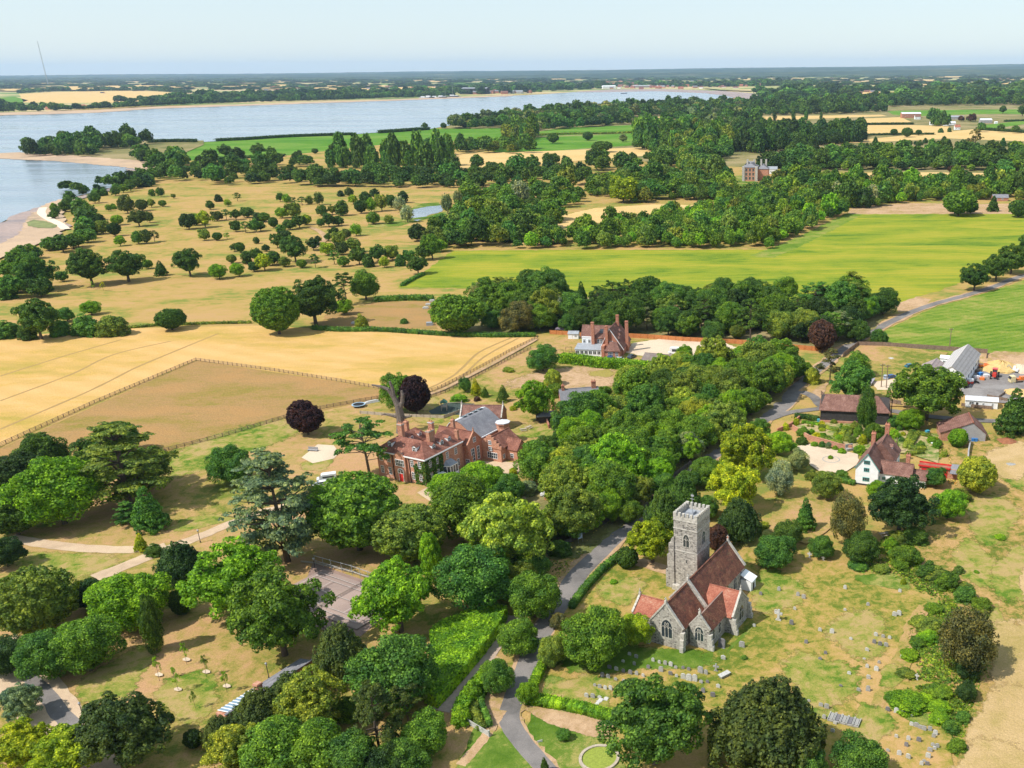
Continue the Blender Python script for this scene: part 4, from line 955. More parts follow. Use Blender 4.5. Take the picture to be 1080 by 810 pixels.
for (x, y, dx, dy) in ((TX0, TY0+.3, -1, -.1), (TX0, TY1-.4, -1, 0)):
    mb = MB()
    for h, e in ((5.2, 2.0), (9.0, 1.6), (11.8, 1.2), (13.0, .6)):
        mb.prism([(x+.1, y-.55-.01*e), (x-e, y-.55-.01*e), (x-e, y+.55+.01*e), (x+.1, y+.55+.01*e)], 0, [h, h-.7, h-.7, h])
    mb.build('buttress', FLINT, tw)
mb = MB(); mb.box(TX0-.2,TX0+1.5,TY0-.9,TY0+.1,0,1.3); mb.box(TX0+1.5,TX1-2.3,TY0-.9,TY0-.75,0,1.0); mb.build('plinth_block', ASHLAR, tw)

# ---------------- the brick hall
hl = empty('country_house', (-74.6, 241.6, 0), A0, 'large red brick hall with hipped tiled roofs and an ivy covered corner', 'house')
W, D = 17.4, 8.8     # front range runs to local -x
mb = MB(); mb.box(-W, 0, 0, D, 0, 8); mb.box(-8.8, 0, D-.01, 15.6, 0, 7.9); mb.box(-W, -10.8, D-.01, 15, 0, 7.85); mb.build('wall', BRICKO, hl)
hip_roof(-W, 0, 0, D, 8, 11.3).build('roof', HALL_TILE, hl)
hip_roof(-8.8, 0, 3.5, 15.6, 7.95, 11.1, axis='y', hipb=.6).build('roof', HALL_TILE, hl)
hip_roof(-W, -10.8, 3.5, 15, 7.9, 10.9, axis='y', hipb=2.5).build('roof', HALL_TILE, hl)
mb = MB(); mb.box(-W-.5, .5, -.5, -.38, 7.6, 7.98); mb.box(.38, .5, -.38, 15.9, 7.6, 7.98); mb.box(-W-.5, -W-.38, -.38, D, 7.6, 7.98); mb.build('cornice', WHITE, hl)
mb = MB(); mb.box(-10.6, -6.6, -.55, .1, 0, 7.5); mb.build('entrance_bay', BRICKO, hl)
mb = MB(); mb.add([(-10.7,-.6,7.5),(-6.5,-.6,7.5),(-8.6,-.6,8.9),(-10.7,.9,7.5),(-6.5,.9,7.5),(-8.6,2.2,8.9)], [(0,1,2),(0,2,5,3),(1,4,5,2),(3,5,4),(0,3,4,1)]); mb.build('pediment', BRICKO, hl)
for x in (-15.9, -13.0, -4.6, -1.9):
    window(hl, 'f', x, 0, 4.9, 1.15, 2.0, rows=2); window(hl, 'f', x, 0, 1.2, 1.15, 2.2, rows=2)
mb = MB()
window(hl, 'f', -8.6, -.55, 4.6, 3.2, 2.0, bars=4, rows=1)
for x in (-11.6, -5.6): 
    mb = MB(); mb.bar((x, -.12, 0), (x, -.12, 7.8), .12, n=6); mb.build('drainpipe', m_plain('dark_pipe', (.05,.04,.045), .1) if 'dark_pipe' not in MATS else MATS['dark_pipe'], hl)
door(hl, 'f', -8.6, -.56, 1.5, 2.6, REDP)
arch_window(hl, 'f', -8.6, -.57, 2.62, 1.7, 1.1, 2, 'fanlight', WHITE)
for y in (2.0, 4.8, 9.2, 12.8):
    window(hl, 'r', 0, y, 4.9, 1.1, 2.0, rows=2)
for y in (2.0, 4.8, 13.4): window(hl, 'r', 0, y, 1.1, 1.1, 2.2, rows=2)
mb = MB(); mb.prism([(0,7.0),(1.9,7.8),(1.9,11.0),(0,11.8)], 0, 1.0); mb.prism([(0,6.9),(2.05,7.75),(2.05,11.05),(0,11.9)], 3.2, 3.4); b = mb.build('bay_window', WHITE, hl)
mb = MB(); mb.prism([(0,7.0),(1.85,7.85),(1.85,10.95),(0,11.8)], 1.0, 3.2); mb.build('pane', GLASS, b)
mb = MB(); 
for p in ((1.88,7.82),(1.88,8.9),(1.88,9.9),(1.88,10.98),(.1,7.05),(.1,11.75),(1.0,7.42),(1.0,11.38)): mb.box(p[0]-.08,p[0]+.08,p[1]-.08,p[1]+.08,1.0,3.2)
mb.build('window_frame', WHITE, b)
mb = MB(); mb.add([(0,6.9,3.4),(2.05,7.75,3.4),(2.05,11.05,3.4),(0,11.9,3.4),(0,8.3,4.6),(0,10.5,4.6)], [(0,1,4),(1,2,5,4),(2,3,5),(0,4,5,3),(0,3,2,1)]); mb.build('bay_roof', LEAD, b)
dormer(hl, 'f', -13.2, 1.3, 8.9, 1.5, 1.5, 2.2); dormer(hl, 'f', -4.4, 1.3, 8.9, 1.5, 1.5, 2.2)
for y in (5.6, 9.0, 12.2): dormer(hl, 'r', -1.3, y, 8.8, 1.4, 1.3, 2.2)
dormer(hl, 'r', -11.8, 8.6, 8.7, 1.3, 1.2, 2); dormer(hl, 'r', -11.8, 12, 8.7, 1.3, 1.2, 2)
chimney(hl, -13.9, 6.9, 9, 14.0, 1.6, 1.1, 2, BRICKO, ASHLAR); chimney(hl, -3.6, 7.2, 9, 13.6, 1.2, 2.0, 2, BRICKO, ASHLAR); chimney(hl, -9.9, 14.8, 7, 12.6, 1.4, 1.0, 2, BRICKO, WLEAD)
rng = np.random.default_rng(3); P = []; Nn = []
for _ in range(2600):
    if rng.random() < .72: y = rng.uniform(-.1, 7.2); z = rng.uniform(0, 7.7); P.append((rng.uniform(.05, .28), y, z)); Nn.append((1, 0, .2))
    else: x = rng.uniform(-3.9, .1); z = rng.uniform(0, 7.4-.4*abs(x)); P.append((x, -rng.uniform(.05, .28), z)); Nn.append((0, -1, .2))
P = np.array(P); Nn = np.array(Nn)
def clear(p):   # leave the windows showing
    for y in (2.0, 4.8):
        if p[0] > 0 and abs(p[1]-y) < .6 and (1.0 < p[2] < 3.4 or 4.8 < p[2] < 7.0): return False
    for x in (-1.9,):
        if p[1] < 0 and abs(p[0]-x) < .6 and (1.0 < p[2] < 3.4 or 4.8 < p[2] < 7.0): return False
    return True
k = np.array([clear(p) for p in P]); P, Nn = P[k], Nn[k]; V = cards(P, Nn, np.full(len(P), .26), rng, .7)
tag(link('ivy', mesh_quads('ivy', V, [IVY], tint=np.tile(np.array((.05,.11,.018), np.float32), (len(V), 1))), hl), 'dark green climbing ivy on the near corner')
# rear gabled wing
gable_walls(-11, 1.6, 16.4, 22.4, 6.6, 9.6, 'x').build('rear_wing_wall', BRICK, hl)
gable_roof(-11, 1.3, 16.4, 22.4, 6.6, 9.6, 'x', g=0).build('rear_wing_roof', HALL_TILE, hl)
mb = MB(); coping(mb, 16.4, 19.4, 22.4, 0, 6.7, 9.7, .2, .3, .3); swap(mb, 1.5).build('gable_coping', BRICKO, hl)
mb = MB(); mb.box(-9, -.2, 15.5, 16.45, 0, 7.4); mb.build('link_wall', BRICK, hl)
window(hl, 'r', 1.6, 19.4, 6.6, 1.2, 1.5); window(hl, 'r', 1.6, 18.2, 1.0, 1.6, 4.0, rows=3); window(hl, 'r', 1.6, 20.6, 1.0, 1.2, 4.0, rows=3)
chimney(hl, -7.4, 21.2, 6, 11.6, 1.0, .9, 2, BRICKO); chimney(hl, -16.2, 11.5, 8, 12.8, 1.2, 1.0, 2, BRICKO); chimney(hl, -1.0, 15.2, 6, 11.4, 1.0, .8, 1, BRICKO)
# ---------------- barrel roofed hall
ah = empty('assembly_hall', (-69.2, 268.2, 0), A0, 'brick hall under a big curved grey metal roof behind the red brick hall', 'hall')
mb = MB(); L = 13.5; prof = []
for i in range(11):
    t = i/10; prof.append((-9.5+12.5*t, 4.6+4.2*math.sin(min(1, t*1.02)*math.pi*.86+.25)**.8))
prof = [(-8.5, 4.2), (-7.6, 6.0), (-6.2, 7.7), (-4.6, 8.7), (-3.2, 9.0), (-2.0, 8.6), (-.6, 7.7), (1.0, 6.5), (2.8, 5.3), (4.3, 4.5)]
n = len(prof); vs = [(a, 0, b) for a, b in prof]+[(a, L, b) for a, b in prof]+[(prof[0][0], 0, 0), (prof[-1][0], 0, 0), (prof[0][0], L, 0), (prof[-1][0], L, 0)]
mb.add(vs, [tuple([2*n]+[2*n+1]+list(range(n-1, -1, -1))), tuple([2*n+2]+list(range(n, 2*n))+[2*n+3]), (2*n, 2*n+2, 2*n+3, 2*n+1), (2*n+1, 2*n+3, 2*n-1, n-1), (0, n, 2*n+2, 2*n)]+[(i, i+1, n+i+1, n+i) for i in range(n-1)])
mb.build('wall', BRICKO, ah)
mb = MB()
for i in range(4, n-1): a, b = prof[i], prof[i+1]; mb.slab([(a[0], -.25, a[1]+.22), (b[0], -.25, b[1]+.22), (b[0], L+.25, b[1]+.22), (a[0], L+.25, a[1]+.22)], .18)
mb.build('roof', SLATE, ah)
mb = MB()
for i in range(0, 4): a, b = prof[i], prof[i+1]; mb.slab([(a[0], -.25, a[1]+.25), (b[0], -.25, b[1]+.25), (b[0], L+.25, b[1]+.25), (a[0], L+.25, a[1]+.25)], .18)
mb.box(4.1, 4.75, -.3, L+.3, 4.25, 4.6); mb.build('curved_roof', WLEAD, ah)
for y in (3.0, 5.5, 8.0, 10.5):
    mb = MB(); mb.slab([(-4.35, y, 9.2), (-2.9, y, 9.46), (-2.9, y+1.5, 9.46), (-4.35, y+1.5, 9.2)], .2); mb.build('rooflight', GLASS, ah)
mb = MB(); mb.lathe([(2.0, 0), (2.0, 6.0), (2.25, 6.05), (2.25, 6.5)], 8, (5.6, 10.6)); tr = mb.build('turret', BRICKO, ah)
mb = MB(); mb.lathe([(2.3, 6.51), (2.3, 6.7), (.1, 6.95)], 8, (5.6, 10.6)); mb.build('turret_roof', WLEAD, tr)
chimney(ah, 7.6, 7.2, 0, 5.6, .9, .9, 1, BRICKO)
door(ah, 'r', 4.3, 4.4, 1.6, 2.2, P_BLU2)
# ---------------- brown roofed barn behind
bb = empty('brick_outbuilding', (-75.2, 285.5, 0), R(-2), 'long brick outbuilding with plain brown tiled roof and raised gable ends', 'outbuilding')
gable_walls(0, 13.4, 0, 7, 4.4, 7.4, 'x').build('wall', BRICK, bb); gable_roof(.3, 13.1, 0, 7, 4.4, 7.4, 'x', g=0).build('roof', BROWN_TILE, bb)
for cx in (.1, 13.3): mb = MB(); coping(mb, 0, 3.5, 7, 0, 4.5, 7.5, .2, .3, .3); swap(mb, cx).build('gable_coping', ASHLAR, bb)
door(bb, 'r', 13.4, 2, 1, 2.1, BLACKB)
# ---------------- gatehouse with shaped gable
gh = empty('brick_lodge', (-60.3, 259.8, 0), A0, 'small orange brick house with stepped gable at the end of the curved wall', 'house')
gable_walls(-3.5, 3.6, 0, 9, 4.6, 7.4).build('wall', BRICKO, gh); gable_roof(-3.5, 3.6, .3, 9, 4.6, 7.4, g=0).build('roof', HALL_TILE, gh)
mb = MB()
for w_, z0, z1 in ((4.0, 4.2, 5.1), (3.2, 5.1, 5.9), (2.3, 5.9, 6.7), (1.4, 6.7, 7.5), (.6, 7.5, 8.1)): mb.box(-w_+.05, w_+.05, -.22, .2, z0, z1)
mb.build('stepped_gable', BRICKO, gh)
gable_walls(3.5, 7.5, 2.5, 7, 3.8, 6.2, 'x').build('side_wing', BRICKO, gh); gable_roof(3.0, 7.5, 2.5, 7, 3.8, 6.2, 'x').build('side_roof', HALL_TILE, gh)
window(gh, 'f', 0, -.22, 5.2, 1.1, 1.3); window(gh, 'f', 0, -.22, 3.3, 1.2, 1.3); window(gh, 'f', .4, 0, .9, 3.6, 1.9, bars=4); window(gh, 'r', 3.6, 1.2, 1, 1.0, 1.4); window(gh, 'f', 5.6, 2.5, 1.1, 1.2, 1.3)
cw = empty('curved_garden_wall', (-71.2, 263.5, 0), A0, 'curved brick screen wall with an arched carriage opening joining the hall to its lodge', 'wall')
mb = MB(); pts = [(1.0+.2, -1), (3.5, -3.2), (6.5, -4.4), (9.4, -4.6)]
def wallseg(a, b, z0, z1, t=.35):
    d = Vector((b[0]-a[0], b[1]-a[1], 0)).normalized(); q = Vector((-d.y, d.x, 0))*t/2
    mb.prism([(a[0]-q.x, a[1]-q.y), (b[0]-q.x, b[1]-q.y), (b[0]+q.x, b[1]+q.y), (a[0]+q.x, a[1]+q.y)], z0, z1)
wallseg(pts[0], (1.9, -1.8), 0, 3.4); wallseg((1.9,-1.8), (5.0, -3.8), 2.5, 3.38); wallseg((5.0,-3.8), (6.5,-4.4), 0, 3.42); wallseg((6.5,-4.4), pts[3], 0, 3.36)
mb.build('wall', BRICKO, cw); window(cw, 'f', 7.8, -4.72, .6, 1.5, 1.6)
# ---------------- gabled house on the gravel (upper middle)
uh = empty('gabled_house', (-46.9, 372.5, 0), R(-9), 'brick and white gabled house with very tall chimneys beside the gravel yard', 'house')
mb = gable_walls(0, 13, 4, 11, 6.4, 10.4, 'x'); mb.build('main_wall', BRICK, uh)
gable_roof(-.2, 13, 4, 11, 6.4, 10.4, 'x').build('main_roof', BROWN_TILE, uh)
mb = MB(); mb.box(.1, 4.4, 3.7, 4.2, 0, 6.6); tag(mb.build('rendered_wall', WHITEB, uh), 'white rendered wall under the main roof')
gable_walls(8.6, 17.6, 1, 15, 3.4, 10.9, apex=12.4).build('gable_wing_wall', BRICK, uh)
gable_roof(8.6, 17.6, 1, 15, 3.4, 10.9, o=.4, g=.3, apex=12.4).build('gable_wing_roof', BROWN_TILE, uh)
mb = MB()
for a, b in (((8.1, 2.6), (12.4, 11.1)), ((18.1, 2.7), (12.4, 11.1))):
    p0 = Vector((a[0], .6, a[1])); p1 = Vector((b[0], .6, b[1])); n = Vector((0, 0, .4)); mb.add([p0, p1, p1-n, p0-n, p0+Vector((0,.15,0)), p1+Vector((0,.15,0)), p1-n+Vector((0,.15,0)), p0-n+Vector((0,.15,0))], [(0,1,2,3),(7,6,5,4),(0,4,5,1),(3,2,6,7)])
mb.build('bargeboard', WHITE, uh)
mb = MB(); mb.box(11.4, 17.2, -3.2, 1.02, 0, 3.0); mb.build('front_range_wall', BRICK, uh)
hip_roof(11.4, 17.2, -3.2, 1.3, 3.0, 6.2, hipa=2, hipb=2).build('front_range_roof', BROWN_TILE, uh)
mb = MB(); mb.box(-1.4, 9.6, -1.6, 3.7, 0, 2.6); cs = mb.build('sun_room', WHITE, uh); mb = MB(); mb.slab([(-1.7,-1.9,2.8),(9.9,-1.9,2.8),(9.9,3.72,3.9),(-1.7,3.72,3.9)], .15); mb.build('lead_roof', LEAD, cs)
for i in range(6): window(cs, 'f', -.4+i*1.75, -1.6, .8, 1.4, 1.5, rows=0)
mb = MB(); mb.box(9.6, 10.9, -2.6, 1.1, 0, 4.6); mb.build('flank_wall', BRICK, uh)
chimney(uh, 4.9, 3.3, 0, 12.8, 1.2, 1.0, 0, BRICK); chimney(uh, 11.3, .4, 0, 12.2, 1.1, 1.0, 0, BRICK); chimney(uh, 13.1, 12.0, 7, 13.9, 1.1, 1.1, 0, BRICK, ORANGE_TILE); chimney(uh, 17.9, 7.6, 0, 12.6, 1.2, 1.2, 0, BRICK, ORANGE_TILE)
for x in (1.1, 3.2): window(uh, 'f', x, 3.7, 4.2, 1.3, 1.4); window(uh, 'f', x, 3.7, 4.2, 1.0, 1.2)
for x in (6.9, 8.1): window(uh, 'f', x, 4.0, 4.0, 1.0, 1.6)
window(uh, 'f', 12.9, 1, 4.6, 1.5, 1.3); window(uh, 'f', 13.5, -3.2, .9, 2.0, 1.5, bars=2); window(uh, 'f', 16.0, -3.2, .9, 1.2, 1.5)
for y, x, z in ((3.4, 15.6, 5.6), (6.5, 15.2, 6.2), (9.6, 14.6, 7.2)): dormer(uh, 'r', x, y, z, 1.3, 1.0, 1.6, BROWN_TILE)
mb = MB(); mb.slab([(7.2,5.1,7.93),(8.6,5.1,7.93),(8.6,6.3,9.28),(7.2,6.3,9.28)], .1); mb.build('rooflight', GLASS, uh)
def simple(name, cat, label, p, rz, w, d, eave, ridge, wm, rm, axis='x', wins=(), doors=(), o=.3, group=None, chim=None):
    e = empty(name, (p[0], p[1], 0), rz, label, cat, group)
    gable_walls(0, w, 0, d, eave, ridge, axis).build('wall', wm, e); gable_roof(0, w, 0, d, eave, ridge, axis, o, .2).build('roof', rm, e)
    for a in wins: window(e, *a)
    for a in doors: door(e, *a)
    if chim: chimney(e, *chim)
    return e
simple('garden_shed', 'shed', 'small white timber shed with grey roof beside the orange fence', (-54.6, 397), R(-4), 4.4, 3.2, 2.3, 3.1, WHITE, LEAD, wins=(('f', 3.2, 0, 1, 1, .8),), doors=(('f', 1.2, 0, .9, 1.9, WHITE),))
e = simple('stable_block', 'outbuilding', 'long low outbuilding with dark grey-brown roof in the gravel yard behind the hedge', (-21.2, 357.0), R(-19), 18, 8.4, 2.3, 3.9, BRICK, m_tiles('lichened_slate', [(.13,.10,.09),(.20,.16,.145),(.28,.235,.21)]), doors=(('r', 18, 3, 2.2, 2.0, BLACKB),))
# thatched-looking cottage half hidden in the trees, only gable ends and stacks showing
ct = simple('cottage', 'house', 'grey slated cottage with brick chimneys half hidden behind trees below the tan lawn', (-45.4, 303.6), R(14), 13, 6.5, 3.6, 6.6, BRICK, SLATE, wins=(('f', 3, 0, 1, 1.2, 1.2), ('f', 9, 0, 1, 1.2, 1.2)))
chimney(ct, 11.6, 3.2, 5, 8.8, 1.5, .9, 2, BRICK); chimney(ct, 1.2, 3.2, 5, 8.2, .9, .9, 1, BRICK)
mb = MB(); mb.prism([(9, -4), (13, -4), (13, .2), (9, .2)], 0, 3.3); mb.build('side_wall', BRICK, ct); mb = gable_roof(9, 13, -4, .2, 3.3, 5.6); mb.build('side_roof', SLATE, ct)
e = empty('dark_pavilion', (-51.5, 292, 0), R(10), 'low dark timber pavilion in the shade of the trees beside the lawn', 'shed'); mb = MB(); mb.box(0, 5, 0, 4, 0, 2.3); mb.build('wall', BLACKB, e); hip_roof(0, 5, 0, 4, 2.3, 3.6).build('roof', SLATE, e)

# ---------------- black barn
bn = empty('black_barn', (40.0, 290.8, 0), R(-9.5), 'long tarred weatherboard barn with a reddish brown tiled roof and a brick plinth', 'barn')
mb = gable_walls(0, 21.8, 0, 9.0, 4.5, 8.2, 'x'); mb.build('wall', BLACKB, bn)
hip_roof(0, 21.8, 0, 9.0, 4.5, 8.5, hipa=1.9, hipb=4.2, o=.5).build('roof', BROWN_TILE, bn)
mb = MB(); mb.box(-.1, 12, -.35, 0, 0, 1.0); mb.build('plinth', BRICKO, bn); door(bn, 'f', 1.0, 0, 1.4, 2.2, BLACKB, BLACKB); door(bn, 'r', 21.8, 4.5, 2.6, 3, BLACKB, BLACKB)
# ---------------- white weatherboarded house
wh = empty('white_house', (43.6, 241.2, 0), R(-21), 'white walled farmhouse with steep brown tiled gables, turquoise trim and brick chimneys', 'house')
gable_walls(0, 6.2, 0, 9.5, 5.2, 9.4).build('front_wall', WHITEB, wh); gable_roof(0, 6.2, 0, 9.5, 5.2, 9.4, o=.3, g=.25).build('front_roof', BROWN_TILE, wh)
mb = MB()
for a, b in (((-.32, 4.95), (3.1, 9.5)), ((6.52, 4.95), (3.1, 9.5))):
    p0 = Vector((a[0], -.3, a[1])); p1 = Vector((b[0], -.3, b[1])); n = Vector((0, 0, .22)); y = Vector((0, .06, 0)); mb.add([p0, p1, p1-n, p0-n, p0+y, p1+y, p1-n+y, p0-n+y], [(0,1,2,3),(7,6,5,4),(0,4,5,1),(3,2,6,7)])
mb.build('bargeboard', TURQ, wh)
mb = MB(); mb.box(-.05, 6.25, -.05, .2, 0, .5); mb.build('plinth', BLACKB, wh)
for z, w_ in ((1.3, 1.9), (4.1, 1.5), (6.3, 1.7)): window(wh, 'f', 3.0, 0, z, w_, 1.15, TURQ, bars=2, rows=0)
window(wh, 'r', 6.2, 2, 1.2, 1, 1.1, TURQ); window(wh, 'r', 6.2, 2, 3.7, 1, 1, TURQ)
gable_walls(1.0, 9.2, 9.0, 17.5, 5.0, 9.6).build('rear_wall', WHITEB, wh); gable_roof(1.0, 9.2, 9.0, 17.5, 5.0, 9.6, o=.3, g=.25).build('rear_roof', BROWN_TILE, wh)
mb = MB(); mb.add([(1.3,8.72,4.8),(8.9,8.72,4.8),(8.9,8.72,5.3),(5.1,8.72,9.7),(1.3,8.72,5.3),(1.3,8.98,4.8),(8.9,8.98,4.8),(8.9,8.98,5.3),(5.1,8.98,9.7),(1.3,8.98,5.3)], [(0,1,2,3,4),(9,8,7,6,5)]+[(i,(i+1)%5,5+(i+1)%5,5+i) for i in range(5)]); mb.build('tile_hanging', BROWN_TILE, wh)
dormer(wh, 'r', 7.6, 13.2, 6.3, 1.5, 1.1, 2, BROWN_TILE)
for y in (11, 15.5): window(wh, 'r', 9.2, y, 1.2, 1.1, 1.2, TURQ); window(wh, 'r', 9.2, y, 3.5, 1.1, 1.0, TURQ)
chimney(wh, 2.7, 9.4, 6, 12.2, 1.1, 1.1, 2, BRICK); chimney(wh, 5.1, 17.2, 6, 12.4, 1.2, 1.0, 2, BRICK)
gable_walls(6.0, 14.8, 2.6, 7.2, 3.5, 6.0, 'x').build('side_wall', WHITEB, wh); gable_roof(6.2, 14.8, 2.6, 7.2, 3.5, 6.0, 'x').build('side_roof', BROWN_TILE, wh)
for x in (7.4, 9.6, 12.6): window(wh, 'f', x, 2.6, 1.3, .9, .9, TURQ, rows=0)
chimney(wh, 13.2, 5.6, 4, 8.4, 1.1, 1.0, 2, BRICK)
gable_walls(14.7, 18.6, 3.4, 7.4, 2.6, 4.4, 'x').build('annexe_wall', WHITEB, wh); gable_roof(14.9, 18.6, 3.4, 7.4, 2.6, 4.4, 'x').build('annexe_roof', BROWN_TILE, wh); window(wh, 'r', 18.6, 5.4, 1.2, 1, 1)
# ---------------- red shed range
rs = empty('red_shed', (62.6, 247.6, 0), R(-21), 'long low brick shed with bright red roof edge and red doors behind the white farmhouse', 'shed')
mb = MB(); mb.box(0, 12.5, 0, 2.2, 0, 2.8); mb.build('wall', BRICKO, rs); mb = MB(); mb.slab([(-.2,-.2,3.05),(8.6,-.2,3.05),(8.6,2.4,2.82),(-.2,2.4,2.82)], .14); mb.build('roof', ORANGE_TILE, rs)
mb = MB(); mb.box(-.3, 8.7, 2.4, 2.6, 2.7, 3.2); mb.box(-.2, 8.6, -.42, -.22, 2.75, 3.15); mb.build('fascia', REDP, rs)
mb = MB(); mb.slab([(8.62,-1.6,2.2),(12.9,-1.6,2.2),(12.9,2.5,3.5),(8.62,2.5,3.5)], .16); tag(mb.build('roof', SLATE, rs), 'dark slate end of the shed roof')
for x in (1.6, 4.4, 7.0): door(rs, 'f', x, 0, 1.5, 2.1, REDP, REDP)
# ---------------- brown tiled garage barn on the right
gb = empty('tiled_barn', (75.0, 274.0, 0), R(-6), 'brick and grey boarded barn with a long brown tiled roof beside the back lane', 'barn')
gable_walls(0, 13.6, 0, 9.0, 2.7, 6.2, apex=9.4).build('wall', BRICKO, gb); gable_roof(0, 13.6, 0, 9.0, 2.7, 6.2, apex=9.4).build('roof', BROWN_TILE, gb)
mb = MB(); mb.add([(6.2,-.06,0),(13.5,-.06,0),(13.5,-.06,2.6),(9.4,-.06,6.0),(6.2,-.06,4.6),(6.2,.05,0),(13.5,.05,0),(13.5,.05,2.6),(9.4,.05,6.0),(6.2,.05,4.6)], [(0,1,2,3,4),(9,8,7,6,5)]+[(i,(i+1)%5,5+(i+1)%5,5+i) for i in range(5)]); mb.build('boarded_gable', GREYB, gb)
mb = MB(); mb.box(9.25, 9.55, -.3, 9.3, 6.2, 6.42); mb.build('ridge_tiles', ORANGE_TILE, gb)
# ---------------- farm sheds
lb = empty('farm_shed', (86.4, 327.9, 0), R(-25), 'long white walled farm shed with a grey corrugated roof beside the machinery yard', 'barn')
gable_walls(0, 9.6, 0, 32, 5.0, 8.2).build('wall', WHITEB, lb)
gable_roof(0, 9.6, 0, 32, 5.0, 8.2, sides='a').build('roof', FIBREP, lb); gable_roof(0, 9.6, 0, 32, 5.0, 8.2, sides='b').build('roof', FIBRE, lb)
for y in (4, 9, 14, 19, 24, 29): window(lb, 'r', 9.6, y, 2.2, 2.2, 1.2, METAL, bars=1, rows=0)
door(lb, 'r', 9.6, 1.8, 1.8, 3, METAL)
os_ = empty('old_shed', (79.8, 334.5, 0), R(-25), 'low old shed with patched grey and rusty roof leaning beside the white farm shed', 'shed')
gable_walls(0, 9.5, 0, 15, 2.6, 5.2).build('wall', GREYB, os_); gable_roof(0, 9.5, 0, 15, 2.6, 5.2).build('roof', m_tiles('rusty_grey_sheet', [(.18,.16,.16),(.26,.23,.23),(.34,.27,.26),(.42,.28,.25)], 1.2), os_)
simple('white_cabin', 'shed', 'small white flat cabin at the back of the farm shed near the long fence', (93.4, 352.5), R(-20), 5, 4, 3.6, 4.0, WHITE, WHITE, wins=(('f', 1.6, 0, 1.8, 1.1, .9),))
mh = simple('mobile_office', 'cabin', 'long white portable cabin with a grey roof at the machinery yard fence', (90.9, 305.4), R(-14), 10.5, 4.2, 2.6, 3.3, WHITE, WLEAD, wins=(('f', 2.0, 0, 1, 1.6, 1.1), ('f', 5.8, 0, 1, .7, .9), ('f', 8.8, 0, 1, .7, 1.0)), doors=(('f', 3.8, 0, .8, 2.0, BLACKB),))
simple('small_pump_house', 'shed', 'tiny ruined pen with grey boarded walls in the dry farm yard', (58.0, 329.5), R(-22), 5.0, 6.5, 1.5, 1.9, GREYB, m_plain('tarpaulin', (.40,.37,.42), .3, 1), 'y')
# ---------------- long glasshouse range bottom left
gl = empty('walled_glasshouse', (-82.3, 137.0, 0), math.atan2(16.2, 8.6), 'long narrow brick lean-to with a blue glazed roof and slate roof among the yews', 'greenhouse')
mb = MB(); mb.box(0, 18.5, 0, 3.2, 0, 1.9); mb.build('wall', BRICKO, gl)
mb = MB(); mb.slab([(7.2,-.05,2.6),(18.7,-.05,2.6),(18.7,3.4,1.95),(7.2,3.4,1.95)], .1); mb.build('slate_roof', SLATE, gl)
mb = MB(); mb.slab([(.6,-.05,2.6),(7.0,-.05,2.6),(7.0,3.4,1.95),(.6,3.4,1.95)], .06); m, nt, b = newmat('blue_roof_glass'); b.inputs['Base Color'].default_value = (.20, .29, .38, 1); b.inputs['Roughness'].default_value = .2; g_ = mb.build('glass_roof', m, gl)
mb = MB()
for i in range(9): x = .6+6.3*i/8; mb.slab([(x-.09,-.05,2.68),(x+.09,-.05,2.68),(x+.09,3.42,2.03),(x-.09,3.42,2.03)], .06)
mb.build('glazing_bar', WHITE, g_)
mb = MB(); mb.box(-.4, 18.6, -.4, -.05, 0, 2.85); mb.build('back_wall', BRICK, gl); mb = MB(); mb.box(-.5, 18.7, -.48, .0, 2.86, 3.0); mb.build('wall_coping', SLATE, gl)
chimney(gl, 7.4, 1.0, 0, 4.2, 1.1, 1.1, 0, BRICKO); mb = MB(); mb.box(-2.8, -.4, -.6, 1.6, 0, 1.6); mb.build('end_pier', BRICKO, gl)

# ---------------- big manor beyond the woods
mn = empty('manor_house', (G(783, 191).x, G(783, 191).y, 0), R(-8), 'distant tall brick and stone manor house with a grey roof beyond the woods', 'manor')
mb = MB(); mb.box(0, 15, 0, 22, 0, 13.5); mb.box(15, 26, 6, 20, 0, 11.5); mb.build('wall', BRICKO, mn); hip_roof(0, 15, 0, 22, 13.5, 18.5).build('roof', SLATE, mn); hip_roof(14.5, 26, 6, 20, 11.5, 16).build('roof', SLATE, mn)
for x in (0, 13.2):
    mb = MB(); mb.box(x-.4, x+2.2, -.6, 2, 0, 14.4); mb.build('corner_turret', ASHLAR, mn)
for x in (4, 7.5, 11):
    for z in (1.5, 5.5, 9.5): window(mn, 'f', x, 0, z, 2.0, 2.8, ASHLAR)
for x, y in ((4, 11), (11, 11), (18, 13), (23, 13)): chimney(mn, x, y, 14, 20.5, 1.8, 1.6, 0, ASHLAR)
simple('manor_lodge', 'house', 'small white building with grey roof right beside the distant manor house', G(810, 183.5), R(-5), 10, 8, 5, 7.5, WHITEB, LEAD, wins=(('f', 3, 0, 2, 1.2, 1.6), ('f', 7, 0, 2, 1.2, 1.6)))
simple('red_roofed_house', 'house', 'small red roofed house standing among trees left of the distant manor', G(754, 174), R(5), 9, 8, 5, 8.5, BRICK, ORANGE_TILE, 'y', wins=(('f', 3, 0, 2, 1.2, 1.4), ('f', 6.5, 0, 2, 1.2, 1.4)))
simple('lodge', 'house', 'grey roofed bungalow at the far edge of the yellow-green field in the trees', G(1047, 212), R(-6), 13, 7, 2.8, 5.2, BRICK, SLATE, wins=(('f', 3, 0, 1, 1.4, 1.2), ('f', 8, 0, 1, 1.4, 1.2)))
simple('red_garden_shed', 'shed', 'little orange-red timber shed among the trees above the wheat field', G(524, 344), R(5), 3.6, 3, 2.6, 3.6, ORNG, ORANGE_TILE, doors=(('f', 1.8, 0, 1, 1.9, ORNG),))
